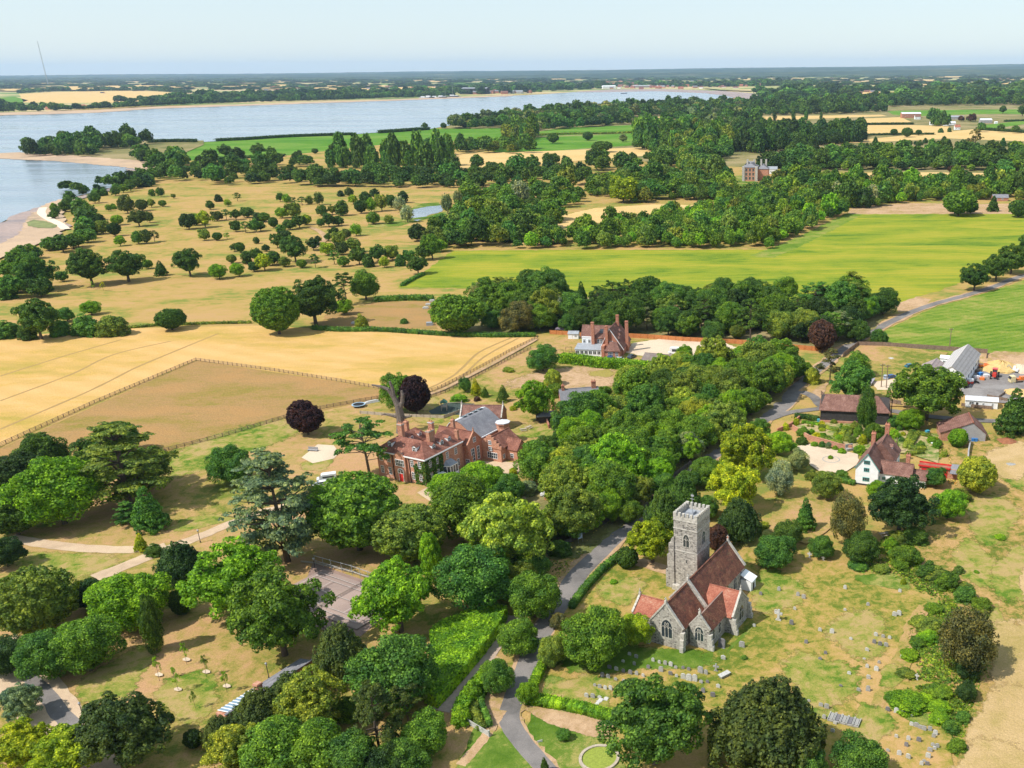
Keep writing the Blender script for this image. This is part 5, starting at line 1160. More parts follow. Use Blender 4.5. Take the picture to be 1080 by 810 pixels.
# distant farmstead upper right
def far_house(u, v, w, d, e_, r_, wm, rm, label, cat='house', name='farm_building', rz=0.0, axis='x', group=None):
    p = G(u, v); h = empty(name, (p.x, p.y, 0), rz, label, cat, group)
    gable_walls(0, w, 0, d, e_, r_, axis).build('wall', wm, h); gable_roof(0, w, 0, d, e_, r_, axis, .4, .3).build('roof', rm, h)
    for i in range(max(1, int(w/5))): window(h, 'f', (i+.5)*w/max(1, int(w/5)), 0, e_*.35, 1.4, e_*.3, rows=0)
    return h
far_house(951, 124.5, 44, 18, 9, 12, BRICK, WLEAD, 'largest far farm barn with a long pale blue-white roof at the green field edge', 'barn')
far_house(965, 126, 12, 10, 6, 10, WHITEB, BROWN_TILE, 'white gabled farmhouse below the long pale barn on the far farm')
far_house(983, 132, 12, 10, 7, 11, WHITEB, ORANGE_TILE, 'tall white house with red roof in the middle of the far farmstead', rz=R(20))
far_house(1000, 126.2, 34, 16, 5, 8, GREYB, LEAD, 'long low blue-grey roofed shed behind the far farmstead trees', 'barn')
far_house(995, 132.8, 11, 8, 4, 7, WHITEB, WLEAD, 'low white shed beside the tall white house on the far farm', 'shed')
far_house(1001, 132, 13, 9, 4, 7, WHITEB, WLEAD, 'pale roofed low shed between the far farmstead and the stubble', 'shed')
far_house(1007, 137, 10, 8, 5, 9, WHITEB, ORANGE_TILE, 'small orange roofed cottage at the stubble edge of the far farm')
far_house(1034, 130, 24, 14, 6, 9, GREYB, WLEAD, 'lone white roofed barn standing in the far green fields', 'barn')
far_house(1049, 130.5, 6, 5, 3, 4, WHITEB, WHITE, 'tiny white hut at the end of the lone far barn', 'shed')
far_house(860, 166.5, 10, 8, 4, 7, WHITEB, WHITE, 'white cottage wall glimpsed in the wood belt beyond the manor')
far_house(880, 166.5, 12, 9, 4, 8, BRICK, ORANGE_TILE, 'pink roofed cottage glimpsed in the wood belt beyond the manor')
far_house(720, 134.5, 9, 6, 3, 5, WHITEB, WHITE, 'tiny white hut beside the farther green field track', 'shed')
# riverside houses across the water and the distant town
rr = random.Random(5); hk = [(WHITEB, BROWN_TILE), (BRICK, ORANGE_TILE), (BRICK, BROWN_TILE), (BRICKO, SLATE), (BRICK, BROWN_TILE)]
def block(u, v, w, d, h, r_, wm, rm, label, name, cat, group):
    p = G(u, v); mb = gable_walls(0, w, 0, d, h, r_, 'x')
    k = len(mb.f); rf = gable_roof(0, w, 0, d, h, r_, 'x', .5, .4); mb.add(rf.v, rf.f, 1)
    o = mb.build(name, [wm, rm], None, (p.x, p.y, 0), rr.uniform(-.5, .5)); tag(o, label, cat, group)
for u, v in ((57,114.6),(60,115.4),(63,113.8),(66,115),(75,113.4),(79,114.2),(83,113.5),(87,114.4),(27,116),(30,115.2),(48,115.8),(71,114.9)):
    wm, rm = rr.choice(hk); block(u, v, rr.uniform(10, 20), 9, 6, 9.5, wm, rm, 'small house among the trees on the left far shore of the river', 'shore_house', 'house', 'houses on the left far shore')
for i in range(120):
    u = rr.gauss(690, 62); v = rr.uniform(86.5, 94.3)-max(0, (v_:=0)); 
    if not 560 < u < 830: u = rr.uniform(600, 780)
    wm, rm = rr.choice(hk); block(u, v, rr.uniform(16, 34), 14, 8, 14, wm, rm, 'tiny house in the hazy town beyond the river mudflats', 'town_house', 'house', 'houses in the town beyond the river')
for i in range(26):
    u = rr.uniform(455, 565); v = rr.uniform(97.2, 99.6)
    wm, rm = rr.choice([(GREYB, LEAD), (BRICK, BROWN_TILE), (BRICK, SLATE)]); block(u, v, rr.uniform(18, 40), 16, 10, 15, wm, rm, 'low waterfront building on the far bank by the moored boats', 'quay_building', 'building', 'waterfront buildings on the far bank')
block(487, 99.4, 130, 40, 26, 30, BLACKB, LEAD, 'biggest dark warehouse on the far waterfront', 'warehouse', 'warehouse', None)
block(636, 93.7, 80, 40, 14, 18, WHITEB, WHITE, 'wide white shed on the shore below the hazy town', 'warehouse', 'warehouse', None)
block(668, 92.6, 110, 30, 12, 14, GREYB, WLEAD, 'long thin white roofed shed right of the wide shore shed', 'warehouse', 'warehouse', None)
for i in range(46):
    u = rr.uniform(820, 1070); v = rr.uniform(82, 103); wm, rm = rr.choice(hk); block(u, v, rr.uniform(14, 30), 12, 7, 12, wm, rm, 'tiny pale house scattered in the wooded hills upper right', 'hill_house', 'house', 'houses scattered in the far hills')
for i in range(36):
    u = rr.uniform(270, 470); v = rr.uniform(90, 98); wm, rm = rr.choice(hk); block(u, v, rr.uniform(14, 26), 12, 7, 12, wm, rm, 'tiny house in the village above the far bank woods', 'village_house', 'house', 'houses above the far bank woods')
# moored boats
def boat(u, v, L, label, group, mast=False):
    p = G(u, v, .5); b = empty('boat', (p.x, p.y, .55), rr.uniform(-.3, .3), label, 'boat', group); w = L*.16; mb = MB()
    mb.add([(-L/2,-w,0),(L*.3,-w,0),(L/2,0,.3),(L*.3,w,0),(-L/2,w,0),(-L/2,-w*1.15,L*.09),(L*.32,-w*1.15,L*.1),(L*.55,0,L*.13),(L*.32,w*1.15,L*.1),(-L/2,w*1.15,L*.09)], [(4,3,2,1,0),(5,6,7,8,9)]+[(i,(i+1)%5,5+(i+1)%5,5+i) for i in range(5)]); mb.build('hull', rr.choice([P_WHITE, P_DARK, P_WHITE]), b)
    mb = MB(); mb.box(-L*.3, L*.1, -w*.7, w*.7, L*.09, L*.2); mb.build('cabin', WHITE, b)
    if mast: mb = MB(); mb.bar((0, 0, L*.1), (0, 0, L*1.1), L*.012, n=5); mb.build('mast', METAL, b)
for u, v, L, m_ in ((447,103.7,40,0),(453,103.4,46,0),(459,103.2,36,0),(466,103.1,44,0),(470,103,30,1),(478,102.3,46,1),(482,102.2,34,0)): boat(u, v, L, 'boat moored off the far bank quay', 'boats moored off the far bank', m_)
boat(658, 98.6, 30, 'lone yacht with a mast far out in the middle of the wide river', None, True)

e = empty('harvester', G(108, 98.4), 0, 'tiny dark farm machine working in the wide field across the river', 'farm machine'); mb = MB(); mb.box(-9, 9, -5, 5, 1.5, 7); mb.build('body', P_DARK, e); mb = MB(); mb.lathe([(.1,0),(2.5,0),(2.5,.1)], 8, (-5, -5)); mb.box(9, 13, -8, 8, 0, 2.5); mb.build('header', P_RED, e)
# the tall mast on the horizon
p = G(51, 90); e = empty('radio_mast', (p.x, p.y, 0), 0, 'very tall thin grey radio mast rising above the horizon', 'mast')
k_ = p.length; top = H+(76.5-55.5)/FPX*math.hypot(1, (51-U0)/FPX)*k_*.93
mb = MB(); 
for i in range(3): a = i*2.094; mb.bar((4.4*math.cos(a), 4.4*math.sin(a), 0), (2.4*math.cos(a), 2.4*math.sin(a), top), 1.1, .8, 4)
for i in range(24): z = top*i/24; r0 = 4.4-2*i/24; mb.add([(r0*math.cos(a), r0*math.sin(a), z) for a in (0, 2.094, 4.189)]+[(r0*math.cos(a), r0*math.sin(a), z+3) for a in (0, 2.094, 4.189)], [(0,1,4,3),(1,2,5,4),(2,0,3,5)])
mb.build('lattice', METAL, e); mb = MB(); mb.bar((0,0,top), (0,0,top+8), 2, 1, 6); mb.build('antenna', METAL, e)
MASTTOP = top+10
# ================================================================== FENCES, WALLS, GRAVES, VEHICLES
def fence(px, label, h=1.25, sp=3.0, rails=3, mat=None, pw=.16, board=False, world=False, name=None, zig=0):
    mat = mat or WOODF; pts = [Vector((*p, 0)) for p in px] if world else [G(*p) for p in px]; c0 = pts[0].copy()
    f = empty(name or ('board_fence' if board else 'rail_fence'), c0, 0, label, 'fence'); post = MB(); post.box(-pw/2, pw/2, -pw/2, pw/2, 0, h+.08); pm = post.mesh('post', mat)
    rl = MB(); n = 0; tot = sum((b-a).length for a, b in zip(pts, pts[1:])); sp = max(sp, tot/95)
    for a, b in zip(pts, pts[1:]):
        a = a-c0; b = b-c0; L = (b-a).length; k = max(1, round(L/sp)); d = (b-a)/L; q = Vector((-d.y, d.x, 0))
        for i in range(k+(1 if b+c0 == pts[-1] else 0)): o = link('post', pm, f, a.lerp(b, i/k), math.atan2(d.y, d.x)); o.scale = (1, 1, random.uniform(.95, 1.08))
        def seg(z0, z1, t, m=0):
            rl.prism([tuple((a-q*t+q*pw*.5)[:2]), tuple((b-q*t+q*pw*.5)[:2]), tuple((b+q*t+q*pw*.5)[:2]), tuple((a+q*t+q*pw*.5)[:2])], z0, z1)
        if board: seg(.04, h, .03)
        else:
            for i in range(rails): z = h*(i+1)/rails-.12; seg(z-.07, z+.07, .03)
    rl.build('board_panel' if board else 'rail', mat, f); return f
fence([(-60,515),(0,471),(100,425.5),(207,380.5)], 'long post and rail fence between the ripe wheat and the brown pasture', sp=2.4)
fence([(207,380.5),(285,391),(360,403),(404,411)], 'rail fence running along the far edge of the brown pasture towards the hollow trunk', sp=2.4)
fence([(170,477.5),(235,461),(300,441.5),(315,438)], 'rail fence below the brown pasture left of the purple beech', sp=2.2)
fence([(331,433),(345,430.5),(380,424),(404,420),(404,411)], 'rail fence right of the purple beech around the hollow trunk lawn', sp=2.2)
fence([(437,419),(462,411),(500,392),(540,370),(567,357)], 'rail fence on the wheat side of the narrow garden track', sp=2.4)
fence([(450,421),(470,414),(505,396),(545,375),(560,368)], 'rail fence on the garden side of the narrow track', sp=2.4)
fence([(380,436.5),(410,439),(468,441.5),(500,430)], 'solid low boarded fence behind the hall running past the hollow trunk', 1.1, 2.4, 3, PALEW, board=True)
strip('garden_track', [(440,421),(468,411),(503,393),(543,371),(566,358)], 2.2, BARE, jit=.1)
fence([(580,352.5),(600,353.5),(613,355)], 'short orange boarded fence left of the gabled house', 1.8, 3, board=True, mat=ORNG)
fence([(661,356),(690,357.5),(720,360),(775,362.5),(820,366.5),(863,370.5)], 'long bright orange boarded fence below the dark wood belt', 1.9, 3, board=True, mat=ORNG)
fence([(889,377),(905,365),(930,365.5),(985,369),(1041,373),(1040,380)], 'long grey-brown boarded fence round the dry farm yard', 1.9, 3, board=True)

fence([(866,417),(874,424),(884,424)], 'short brown fence behind the left end of the black barn', 1.7, 2, board=True)
fence([(925,424.5),(941,426.5),(950,428)], 'brown boarded fence right of the black barn below the twin poles', 1.8, 2, board=True)
fence([(1014,428.5),(1030,430.5),(1046,432),(1052,422),(1060,416)], 'low dark fence in front of the white portable cabin', 1.2, 2, board=True)
fence([(1041,420),(1050,422),(1062,424)], 'short dark pallet fence in the machinery yard', 1.4, 2, board=True)
fence([(580,582),(601,574),(612,566),(640,552),(690,520),(730,490)], 'dark boarded fence under the trees along the village road', 1.5, 2.5, board=True, mat=m_plain('dark_fence_wood', (.12,.11,.11), .3))

fence([(333,596),(350,601),(372,607),(398,616.5),(412,623)], 'thin wire and post fence along the far side of the tennis court', 2.6, 3, 2, METAL, .08, name='court_fence')
fence([(318,655),(332,662),(346,668)], 'dark mesh fence at the near corner of the tennis court', 2.2, 1.5, 2, BLACKB, .08, name='court_fence')

def wall(px, h, t, mat, label, name='garden_wall', cat='wall'):
    pts = [G(*p) for p in px]; c0 = pts[0].copy(); mb = MB(); cp = MB()
    for i, (a, b) in enumerate(zip(pts, pts[1:])):
        a = a-c0; b = b-c0; d = (b-a).normalized(); q = Vector((-d.y, d.x, 0)); e = d*t*.5*(.98+.01*i)
        for m_, tt, z0, z1 in ((mb, t/2+.002*i, 0, h+.003*i), (cp, t/2+.06+.002*i, h+.003*i, h+.1+.003*i)):
            m_.prism([tuple((a-e-q*tt)[:2]), tuple((b+e-q*tt)[:2]), tuple((b+e+q*tt)[:2]), tuple((a-e+q*tt)[:2])], z0, z1)
    o = empty(name, c0, 0, label, cat); mb.build('wall', mat, o); cp.build('coping', mat, o); return o
wall([(836,453),(853,464),(870,468.5),(885,473),(898,475)], 1.5, .35, BRICKO, 'long low orange brick garden wall above the pale gravel drive of the white farmhouse')
wall([(820,456),(834,450),(846,440)], 1.2, .35, BRICK, 'low dark brick wall at the garden corner beside the village road')
wall([(1020,497),(1021,480),(1023,470)], 1.6, .3, GREYB, 'grey garden boundary wall right of the parterre hedges')
wall([(583,425),(583,438),(577,446),(579,452)], 1.3, .35, BRICK, 'short brick garden wall left of the cottage among trees')
wall([(318,593),(333,594.5),(372,604.5),(400,613)], .25, .3, PALEW, 'pale concrete kerb along the far side of the tennis court', 'court_kerb', 'kerb')
wall([(575,528),(588,531),(600,533)], .8, .3, TERRA, 'low reddish wall in front of the parked campervan', 'brick_planter', 'wall')
# tennis court lines and net, laid out in metres from the surveyed net line
A = G(315+254/10.12, 585+569/10.12); Bn = G(315+587/10.12, 585+383/10.12); ex = (Bn-A).normalized(); ey = Vector((ex.y, -ex.x, 0))
if ey.y > 0: ey = -ey
Cc = (A+Bn)/2
def CP(a, b): p = Cc+ex*a+ey*b; return (p.x, p.y)
sheet('court_surface', [CP(-6.9,-13.5),CP(7.2,-13.5),CP(7.2,13.5),CP(-6.9,13.5)], COURT, None, world=True)
z_ = _layer[0]*.004+.008
mb = MB()
def ln(a0, b0, a1, b1, w=.07):
    x0, x1 = sorted((a0, a1)); y0, y1 = sorted((b0, b1)); mb.add([(*CP(x0-w, y0-w), z_), (*CP(x1+w, y0-w), z_), (*CP(x1+w, y1+w), z_), (*CP(x0-w, y1+w), z_)], [(0,1,2,3)]); global z__
    return
zz = z_
for i, (a0, b0, a1, b1) in enumerate(((-5.485,-11.885,-5.485,11.885),(5.485,-11.885,5.485,11.885),(-4.115,-11.885,-4.115,11.885),(4.115,-11.885,4.115,11.885),(-5.485,-11.885,5.485,-11.885),(-5.485,11.885,5.485,11.885),(-4.115,-6.4,4.115,-6.4),(-4.115,6.4,4.115,6.4),(0,-6.4,0,6.4))):
    z_ = zz+i*.003; ln(a0, b0, a1, b1)
o = mb.build('court_lines', PAINT); o['kind'] = 'structure'
nt_ = empty('tennis_net', (Cc.x, Cc.y, 0), math.atan2(ex.y, ex.x), 'dark tennis net stretched between posts across the pinkish court', 'net')
mb = MB(); n_ = 60
for i in range(n_): x = -6.3+12.6*i/(n_-1); mb.bar((x,0,.05),(x,0,.98),.02,n=3)
for z in (.1,.3,.5,.7,.9): mb.bar((-6.3,.0,z),(6.3,.0,z),.018,n=3)
mb.build('mesh', BLACKB, nt_); mb = MB(); mb.box(-6.3,6.3,-.03,.03,.93,1.02); mb.build('net_band', PALEW, nt_)
for s in (-1, 1): mb = MB(); mb.bar((s*6.4,0,0),(s*6.4,0,1.15),.07,n=6); mb.build('net_post', BLACKB, nt_)

# gravestones
def stone_mesh(kind, name='headstone'):
    mb = MB()
    if kind == 0:    # round headed
        pr = [(-.32, 0), (.32, 0), (.32, .75)]+[(.32*math.cos(t), .75+.28*math.sin(t)) for t in (.5, 1.05, 1.57, 2.1, 2.64)]+[(-.32, .75)]
    elif kind == 1: pr = [(-.34, 0), (.34, 0), (.34, .85), (.2, 1.0), (-.2, 1.0), (-.34, .85)]
    elif kind == 2: pr = [(-.3, 0), (.3, 0), (.3, .62), (0, .8), (-.3, .62)]
    elif kind == 3: pr = [(-.28, 0), (.28, 0), (.25, .2), (.12, .28), (.1, .75), (.36, .75), (.36, .98), (.1, .98), (.1, 1.3), (-.1, 1.3), (-.1, .98), (-.36, .98), (-.36, .75), (-.1, .75), (-.12, .28), (-.25, .2)]
    n = len(pr); mb.add([(a*1.35, -.1, b*1.25) for a, b in pr]+[(a*1.35, .1, b*1.25) for a, b in pr], [tuple(range(n)), tuple(range(n, 2*n))[::-1]]+[(i,(i+1)%n,n+(i+1)%n,n+i) for i in range(n)])
    if kind != 3: mb.box(-.52, .52, -.25, .25, 0, .12)
    return mb
SM = {}
def grave(u, v, label, group, kind=None, mat=None, s=1.0, flat=False, name='headstone'):
    kind = random.choice([0, 0, 1, 1, 2]) if kind is None else kind; mat = mat or random.choice([STONE, STONE, STONEW, STONEW, STONED])
    k = (kind, mat.name); 
    if k not in SM: SM[k] = stone_mesh(kind).mesh('headstone', mat)
    p = G(u, v); o = link(name, SM[k], None, p, R(-26+random.uniform(-9, 9))); sc = s*random.uniform(.8, 1.15)*.85; o.scale = (sc, sc, sc*random.uniform(.85, 1.1)); o.rotation_euler[0] = random.uniform(-.12, .12)
    if flat: o.rotation_euler[0] = -1.35; o.location.z = .15
    return tag(o, label, 'gravestone', group)
rows = {}
def gr(pts, f, ox, oy, label, group, **kw):
    for x, y in pts: grave(ox+x/f, oy+y/f, label, group, **kw)
gr([(480,207),(516,218),(549,226),(580,234),(650,250),(682,258)], 5.4, 600, 660, 'gravestone in the short row nearest the church gable windows', 'row nearest the gables')
gr([(345,172),(383,187),(308,212),(372,228)], 5.4, 600, 660, 'gravestone in deep shade under the big tree left of the church', 'shaded stones by the tree')
gr([(232,248),(271,258),(310,270),(350,280),(385,285),(424,294),(452,247),(524,266),(608,248)], 5.4, 600, 660, 'gravestone in the second row in front of the church', 'second row')
gr([(190,298),(224,302),(267,315),(314,328),(349,336)], 5.4, 600, 660, 'gravestone at the left end of the third row near the churchyard hedge', 'third row left')
gr([(580,284),(613,296),(752,330),(789,330)], 5.4, 600, 660, 'small stone at either side of the three tall white headstones', 'third row right')
for x, y, l in ((652,306,'leftmost of three tall white headstones in a row before the church'), (683,316,'middle one of three tall white headstones before the church'), (716,320,'rightmost of three tall white headstones before the church')): grave(600+x/5.4, 660+y/5.4, l, None, 0, STONEW, 1.35)
gr([(148,350),(176,360),(207,368),(238,370),(278,383)], 5.4, 600, 660, 'headstone in the fourth row of graves above the long low hedge', 'fourth row')
gr([(102,412),(137,416),(175,420)], 5.4, 600, 660, 'headstone in the nearest little row by the hedge and fallen slabs', 'nearest left row')
gr([(205,432),(170,440),(155,455)], 5.4, 600, 660, 'pale fallen grave slab lying in the grass near the hedge', 'fallen slabs', kind=1, mat=STONEW, flat=True)
gr([(650,366),(685,370),(714,378)], 5.4, 600, 660, 'headstone right beside the crown of the large dark tree before the graves', 'stones beside the tree')
gr([(650,418),(687,426),(726,438)], 5.4, 600, 660, 'headstone of the last short row right of the large dark tree', 'last short row')
for x, y, l, k, m_ in ((763,385,'dark leaning headstone standing alone right of the short rows',0,STONED),(820,408,'dark headstone with a pale kerb standing nearest the spreading yew',1,STONED),(850,356,'pale low stone alone on the dry grass left of the spreading yew',2,STONEW),(837,262,'tall grey stone cross between the rows and the leaning table tomb',3,STONE),
      (880,194,'white pointed headstone standing below the chapel corner',2,STONEW),(985,125,'grey stone beside the small round bush near the church',1,STONE),(749,272,'small grey stone, left one of a pair on the dry grass',1,STONE),(780,280,'small grey stone, right one of a pair on the dry grass',1,STONE)): grave(600+x/5.4, 660+y/5.4, l, None, k, m_, 1.25)
grave(600+870/5.4, 660+125/5.4, 'large dark upright slab leaning near the chapel wall in shadow', None, 1, STONED, 1.7)

p = G(764, 714); e = empty('table_tomb', p, R(40), 'pale stone table tomb alone on the grass between the graves and the yew', 'tomb'); mb = MB(); mb.box(-1.0,1.0,-.4,.4,0,.65); mb.build('tomb_chest', STONE, e); mb = MB(); mb.box(-1.2,1.2,-.55,.55,.65,.8); mb.build('ledger_slab', STONEW, e)
Z8 = (3.6, 780, 610)
gr([(80,66),(149,50),(221,70),(243,79),(210,122)], *Z8, 'scattered small stone on the dry turf right of the church end', 'scattered stones right of the church')
gr([(55,186)], *Z8, 'white low stone at the shadow tip beside the transept', None, mat=STONEW)
grave(780+147/3.6, 610+162/3.6, 'tallest white cross monument standing right of the church', None, 3, STONEW, 1.8); grave(780+139/3.6, 610+136/3.6, 'small white stone just behind the tallest white cross', None, 0, STONEW)
grave(780+197/3.6, 610+178/3.6, 'small black headstone right of the tallest white cross', None, 0, STONED, 1.2)
gr([(252,250)], *Z8, 'small dark stone lying isolated in the middle of the dry turf', None, mat=STONED)
gr([(326,290),(305,312)], *Z8, 'one of two dark stones standing close together on the yellow turf', 'two dark stones', mat=STONED)
gr([(400,125),(400,43),(350,212),(305,203)], *Z8, 'isolated pale stone on the open turf in mid churchyard', 'isolated pale stones', mat=STONEW)
gr([(487,106),(422,236)], *Z8, 'grey headstone standing alone towards the mown path', 'lone grey stones')
gr([(588,145),(605,142)], *Z8, 'one of the white pair of headstones at the top of the mown path', 'white pair', kind=0, mat=STONEW, s=1.3)
gr([(608,55)], *Z8, 'white stone at the green bank below the hedge belt', None, mat=STONEW)
gr([(517,222),(545,228),(569,232),(511,250),(533,258),(556,261)], *Z8, 'headstone in the tight cluster of six beside the mown path', 'cluster of six')
gr([(484,279),(473,311),(484,342),(518,354),(489,384)], *Z8, 'pale headstone in the loose line left of the mown path', 'loose line', mat=STONEW)
gr([(529,326),(415,368),(384,414),(452,431),(487,431)], *Z8, 'grey headstone low on the slope left of the mown path', 'lower slope stones')
gr([(308,490),(330,497),(320,536),(362,556),(353,586),(262,472)], *Z8, 'headstone beside the row of five chest tombs', 'stones round the chest tombs')
gr([(562,506),(594,514),(620,520),(653,529),(752,554)], *Z8, 'headstone in the line under the green thicket at the churchyard corner', 'line under the thicket')
gr([(652,562),(687,574),(722,581),(700,580),(670,567)], *Z8, 'headstone in the curved line right at the churchyard corner', 'curved line')
gr([(595,607),(640,617),(680,622),(632,641),(736,607),(742,598)], *Z8, 'headstone in the bottom right corner of the churchyard', 'bottom right corner')
gr([(740,652),(562,660),(605,674),(640,686),(715,684),(750,645),(700,700),(722,660),(733,640),(690,712),(712,712)], *Z8, 'headstone in the lowest crowded plot at the churchyard edge', 'lowest plot')
grave(780+672/3.6, 610+385/3.6, 'small white stone cross in the brown scrub right of the mown path', None, 3, STONEW, 1.1); grave(780+615/3.6, 610+304/3.6, 'white stone at the foot of the low bright bush by the path', None, 0, STONEW, .9)
p0 = G(874, 757); p1 = G(907, 765); d = (p1-p0); 
for i in range(5):
    q = p0.lerp(p1, (i+.5)/5); e = empty('chest_tomb', q, math.atan2(d.y, d.x), 'pale stone chest tomb, one of five identical side by side', 'tomb', 'row of five chest tombs')
    w = d.length/5*.46; mb = MB(); mb.box(-w, w, -1.15, 1.15, 0, .45); mb.build('tomb_chest', STONE, e); mb = MB(); mb.box(-w*.55, w*.55, -.9, .9, .45, .62); mb.build('ledger_slab', STONED if i % 2 else STONE, e)
    mb = MB(); 
    for a in ((-w,-w*.8),(w*.8,w)): mb.box(a[0], a[1], -1.16, 1.16, .452, .7)
    mb.build('kerb', STONEW, e)
for u, v, l in ((780+265/3.6, 450+500/3.6, 'white cross at the left below the dark round bushes behind the church'), (780+318/3.6, 450+510/3.6, 'white stone between the dark bushes behind the church')): grave(u, v, l, None, 3, STONEW, 1.2)

# vehicles
def wheels(par, xs, w, r, t=.22):
    for x in xs:
        for s in (-1, 1):
            mb = MB(); mb.bar((x, s*(w/2-t+.04), r), (x, s*(w/2+.04), r), r, n=12); o = mb.build('wheel', BLACK, par); mb = MB(); mb.bar((x, s*(w/2+.03), r), (x, s*(w/2+.07), r), r*.55, n=8); mb.build('rim', METAL, o)
def profile(prof, w, inset=None):
    mb = MB(); n = len(prof); w2 = inset or [w]*n
    mb.add([(a, -w2[i]/2, b) for i, (a, b) in enumerate(prof)]+[(a, w2[i]/2, b) for i, (a, b) in enumerate(prof)], [tuple(range(n)), tuple(range(n, 2*n))[::-1]]+[(i,(i+1)%n,n+(i+1)%n,n+i) for i in range(n)]); return mb
def car(u, v, rz, paint, label, s=1.0):
    e = empty('parked_car', G(u, v), R(rz), label, 'car'); e.scale = (s, s, s)
    b = profile([(-2.15,.35),(2.15,.35),(2.2,.6),(2.1,.82),(1.15,.98),(-1.9,1.02),(-2.2,.85)], 1.8).build('body', paint, e)
    profile([(-1.85,1.0),(1.1,.97),(.45,1.42),(-1.45,1.45)], 1.7, [1.68,1.68,1.36,1.36]).build('cabin_glass', GLASS, e)
    profile([(.5,1.41),(.38,1.5),(-1.38,1.52),(-1.5,1.43)], 1.4).build('roof', paint, e)
    wheels(e, (-1.35, 1.4), 1.8, .33)
    for y in (-.6, .6):
        mb = MB(); mb.box(2.1, 2.2, y-.2, y+.2, .6, .76); mb.build('headlight', WHITE, e)
    return e
def van(u, v, rz, label, camper=False, L=5.2, stripe=None):
    e = empty('campervan' if camper else 'parked_van', G(u, v), R(rz), label, 'campervan' if camper else 'van'); h = 2.8 if camper else 2.2
    profile([(-L/2,.4),(L/2,.4),(L/2,1.0),(L/2-.7,1.15),(L/2-1.25,h-.25),(L/2-1.5,h),(-L/2,h)] if not camper else [(-L/2,.4),(L/2,.4),(L/2,1.0),(L/2-.8,1.2),(L/2-1.0,2.0),(L/2-.5,2.4),(L/2-.9,h),(-L/2,h)], 2.0).build('body', P_WHITE, e)
    mb = MB(); mb.slab([(L/2-.72,-.85,1.2),(L/2-.72,.85,1.2),(L/2-1.18,.85,h-.35),(L/2-1.18,-.85,h-.35)] if not camper else [(L/2-.78,-.85,1.25),(L/2-.78,.85,1.25),(L/2-.96,.85,1.98),(L/2-.96,-.85,1.98)], -.06); mb.build('windscreen', GLASS, e)
    for s in (-1, 1): mb = MB(); mb.box(-L/2+.6, L/2-1.6, *(sorted((s*.98, s*1.03))), 1.25, h-.5); mb.build('side_window', GLASS, e)
    mb = MB(); mb.box(-L/2-.03, -L/2+.01, -.7, .7, 1.25, h-.5); mb.build('rear_window', GLASS, e); wheels(e, (-L/2+1, L/2-1), 2.0, .35)
    if not camper:
        for y in (-.8, .8): mb = MB(); mb.box(-L/2-.05, -L/2, y-.1, y+.1, .6, 1.1); mb.build('tail_light', P_ORG, e)
    return e
van(465, 506, 52, 'white van parked under the bay window of the brick hall')
van(582, 524, 165, 'white campervan parked on gravel half under the roadside trees', True, 6)
van(714, 373.5, 172, 'white caravan-like camper parked in the gravel yard below the orange fence', True, 7.0)
car(652, 380.5, 172, P_SILV, 'silver car parked against the front of the gabled house'); car(642, 379.5, 170, P_BLUE, 'blue car nose mostly hidden at the gabled house corner'); car(666.5, 377.5, 60, P_DARK, 'dark blue car parked alone on gravel right of the gabled house')
car(940.5, 399, 30, P_BLUE, 'dark blue car parked beside the twin wooden poles'); car(934, 399.5, 80, P_SILV, 'pale blue car parked right behind the twin wooden poles'); car(960, 387.5, 25, P_TEAL, 'teal car parked by the old shed in the dry yard')
car(509.5, 326, 20, P_BLUE, 'bright blue car on the gravel beside the big green tree above the wheat')
van(345, 507, 200, 'white van on the lawn between the blue cedar and the round green tree'); car(339, 512.5, 200, P_WHITE, 'white car parked beside the white van near the blue cedar')
# bird-lit details: boat on trailer, trampoline, play frames
e = empty('rowing_boat', G(393, 424.5), R(38), 'overturned pale rowing boat lying on the lawn left of the hollow trunk', 'boat'); profile([(-2.6,0),(2.2,0),(2.9,.35),(1.2,.85),(-1.6,.85),(-2.7,.5)], 1.6, [1.7,1.5,.15,.7,.8,1.3]).build('hull', STONEW, e)
e = empty('trampoline', G(378.5, 429), 0, 'round blue edged trampoline on the lawn left of the hollow trunk', 'trampoline'); mb = MB(); mb.lathe([(1.85,.85),(2.3,.85),(2.3,.95),(1.85,.95),(1.85,.85)], 24); mb.build('edge_pad', m_plain('blue_pad', (.30,.42,.52), .1), e); mb = MB(); mb.lathe([(.01,.86),(1.86,.86),(1.86,.9),(.01,.9)], 24); mb.build('jump_mat', BLACK, e)
for i in range(6): a = i*1.047; mb = MB(); mb.bar((2*math.cos(a),2*math.sin(a),0),(2*math.cos(a),2*math.sin(a),.86),.05,n=5); mb.build('leg', METAL, e)
e = empty('climbing_frame', G(474, 432.5), R(8), 'timber climbing frame with swings on the dark play surface behind the hall', 'play frame'); mb = MB(); 
mb.box(-2.6,-.6,-1,1,1.4,1.55); mb.build('platform', PALEW, e); mb = MB()
for x in (-2.5,-.7):
    for y in (-.9,.9): mb.box(x-.09,x+.09,y-.09,y+.09,0,3.0)
mb.build('post', PALEW, e); mb = MB(); mb.add([(-2.8,-1.1,2.9),(-.4,-1.1,2.9),(-.4,1.1,2.9),(-2.8,1.1,2.9),(-1.6,-1.1,3.8),(-1.6,1.1,3.8)], [(0,1,4),(1,2,5,4),(2,3,5),(3,0,4,5),(3,2,1,0)]); mb.build('roof', m_plain('green_canvas', (.08,.20,.14), .1), e)
mb = MB(); mb.bar((-.6,0,2.6),(4,0,2.6),.09,n=6); mb.bar((4,-1.2,0),(4,0,2.6),.08,n=5); mb.bar((4,1.2,0),(4,0,2.6),.08,n=5); mb.build('swing_beam', PALEW, e)
